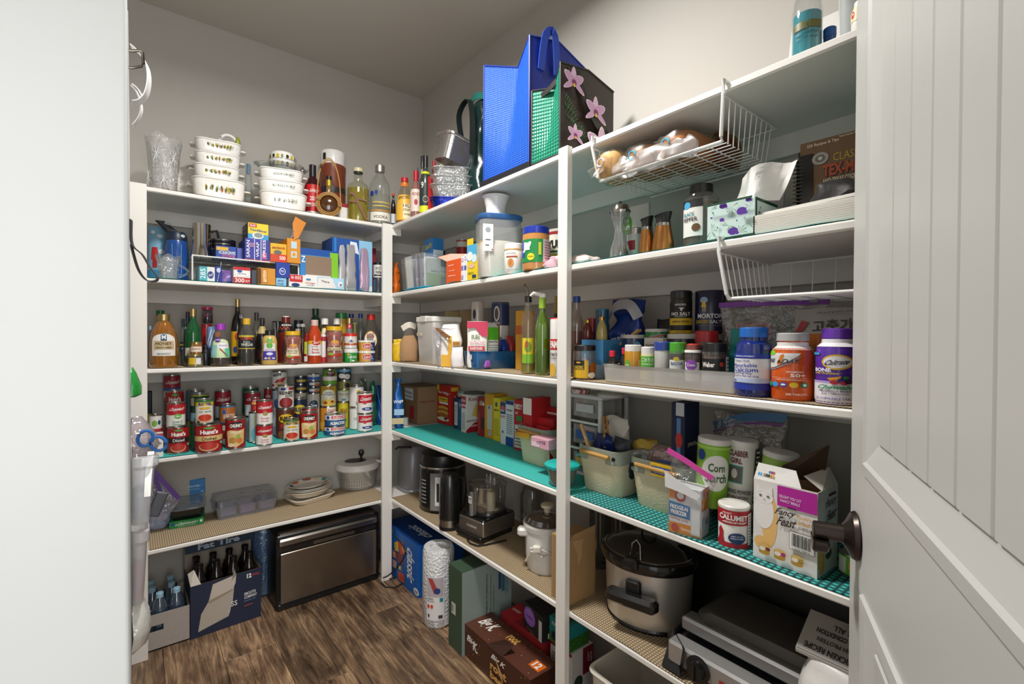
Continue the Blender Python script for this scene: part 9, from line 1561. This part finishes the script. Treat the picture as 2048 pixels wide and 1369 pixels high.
ribbon('white_strap','thin white plastic strap tail hanging below the hook','strap',[(263,172,0),(272,182,.0),(280,200,.002),(283,220,0),(277,238,0),(266,252,0)],-1.66,.012,'#e2e1df')
ribbon('white_strap','small white strap loop inside the broad loop','strap',[(264,168,0),(276,178,0),(284,196,0),(270,203,0)],-1.68,.008,'#efeeec')
# black strap
p = [fr(u,v,-1.60) for u,v in ((262,440),(264,488),(285,510),(300,535),(315,556),(308,563),(292,560),(277,540),(266,505),(263,490))]
o = p[0]; tag(MB().strip([q-o for q in p],.016,.002,(.2,1,0)).build('black_strap',mat('#26252a',.6),None,o),'black webbing strap loop hanging at the refrigerator edge','strap')
def hang(name,label,cat,u1,v0,v1,y,d,m,prof,seed,wr=.006,e=2.4):
    A_ = fr(u1,(v0+v1)/2,y); w = (A_.x-XF)*2; zt_,zb_ = fr(u1,v0,y).z,fr(u1,v1,y).z
    mb = MB(); mb.loft([sring(w/2*q[1],d/2*q[2],q[0]*(zt_-zb_),20,e) for q in prof]); mb.v = [(max(x,.0008),y_,z) for x,y_,z in mb.v]; mb.jitter(wr,40,seed); mb.v = [(max(x,.0),y_,z) for x,y_,z in mb.v]
    return tag(mb.build(name,m,None,(XF+.001,y,zb_),smooth=60),label,cat)
hang('green_snack_bag','small shiny green snack bag hanging at the refrigerator edge','bag',281,735,795,-1.55,.05,mat('#1f8a34',.25,.2),[(0,.5,.5),(.1,1,1),(.4,.9,1),(.8,.5,.6),(1,.15,.2)],191,.004)
hang('clear_bag','clear plastic bag with pink zipper above the hanging bins','bag',316,832,908,-1.50,.09,FILM('#d0c4c8',.3),[(0,.8,.9),(.3,1,1),(.6,.85,.9),(.85,.6,.6),(1,.3,.3)],193,.006)
def hbin(label,u1,v0,v1,y,dd,tint,fill=None):
    A_ = fr(u1,v0,y); w = A_.x-XF; zt_,zb_ = A_.z,fr(u1,v1,y).z; h = zt_-zb_; t = thing('hanging_bin',label,'bin',(XF+.001,y,zb_),0,'clear hanging bins')
    m = clear(tint,.12,.1,.34,0,'hang_bin')
    mb = MB(); mb.loft([[(x+w*k*.5,y_,z) for x,y_ in rring(w*k,dd*k,.012,4)] for k,z in ((.62,0),(.66,.003),(.86,h*.80),(1.0,h*.86),(1.0,h*.98),(.92,h),(.86,h*.98),(.8,h*.7),(.6,.006))],True,False); mb.build('bin_shell',m,t)
    if fill: MB().rbox(w*.55,dd*.55,.006,h*.45,.01,w*.33,0,.006).build('contents',mat(fill,.5,bump=.6,bscale=90),t)
    return t,zb_,w
hbin('clear hanging bin with grey-blue beads, upper of two',314,898,1032,-1.50,.13,'#f2f2f4','#8aa4b0')
hbin('clear hanging bin with pink and red bits, lower of two',297,1042,1190,-1.46,.12,'#eeecee','#a84a6a')
# scissors
c = fr(302,888,-1.555); t = thing('scissors','scissors with blue loop handles standing in the upper hanging bin','scissors',c,0)
for cx_,cz_,a in ((-.012,.016,10),(.016,-.002,-30)):
    pts = [(.0115*cos(q)*1.0,0,.0145*sin(q)) for q in [2*pi*i/16 for i in range(16)]]; mb = MB(); mb.tube(pts,.003,8,True); mb.xf(Matrix.Translation((cx_*.7,0,cz_*.7)) @ Matrix.Rotation(rad(a),4,'Y')); mb.build('handle_loop',mat('#1f5a9c',.35),t)
MB().strip([(.0,.002,-.015),(-.004,.002,-.06),(-.006,.002,-.10)],.010,.002,(1,0,0)).build('blade',STEEL(),t)
p = fr(300,1015,-1.47); tag(MB().rbox(.022,.006,0,.05,.004,b=.002).build('dark_clip',mat('#3a3a42',.5),None,p+Vector((.004,0,-.02)),(0,rad(20),0)),'dark grey clip on the lower hanging bin','clip')
hang('green_packet','green packet tucked below the lower hanging bin','packet',275,1118,1168,-1.42,.04,mat('#1d9a4a',.35),[(0,.7,.8),(.3,1,1),(.9,.7,.9),(1,.6,.7)],195,.002)
hang('plastic_bag','bulging translucent white plastic bag hanging lowest at the refrigerator edge','bag',301,1175,1288,-1.45,.10,clear('#d9d8cf',.15,.2,.75,20,'white_bag'),[(0,.3,.4),(.15,.8,.9),(.4,1,1),(.7,.85,.9),(.9,.5,.6),(1,.35,.3)],197,.005)
# the toaster oven's cord over the chips carton
tow = next(o for o in COL.objects if o.name == 'toaster_oven'); inv = (Matrix.Translation(tow.location) @ Matrix.Rotation(tow.rotation_euler.z,4,'Z')).inverted()
def fr_x(u,v,x): d = ray(u,v); return CAM+d*((x-CAM.x)/d.x)
pts = [onz(762,1166,.004),onz(772,1175,.004),onz(790,1176,.004),onz(806,1167,.004)]
MB().tube([inv @ p for p in pts],.003,6).build('power_cord',mat('#1d1a18',.5),tow)
pts = [fr_x(u,v,-DB-x) for u,v,x in ((763,1164,.04),(775,1153,.05),(795,1135,.05),(808,1115,.045),(810,1102,.045),(803,1088,.04),(789,1072,.03),(785,1060,.02))]
MB().tube([inv @ Vector((p.x,p.y,max(p.z,.006))) for p in pts],.0035,6,sm=4).build('power_cord',mat('#1d1a18',.5),tow)
settle()
bpy.data.scenes.remove(_ts)
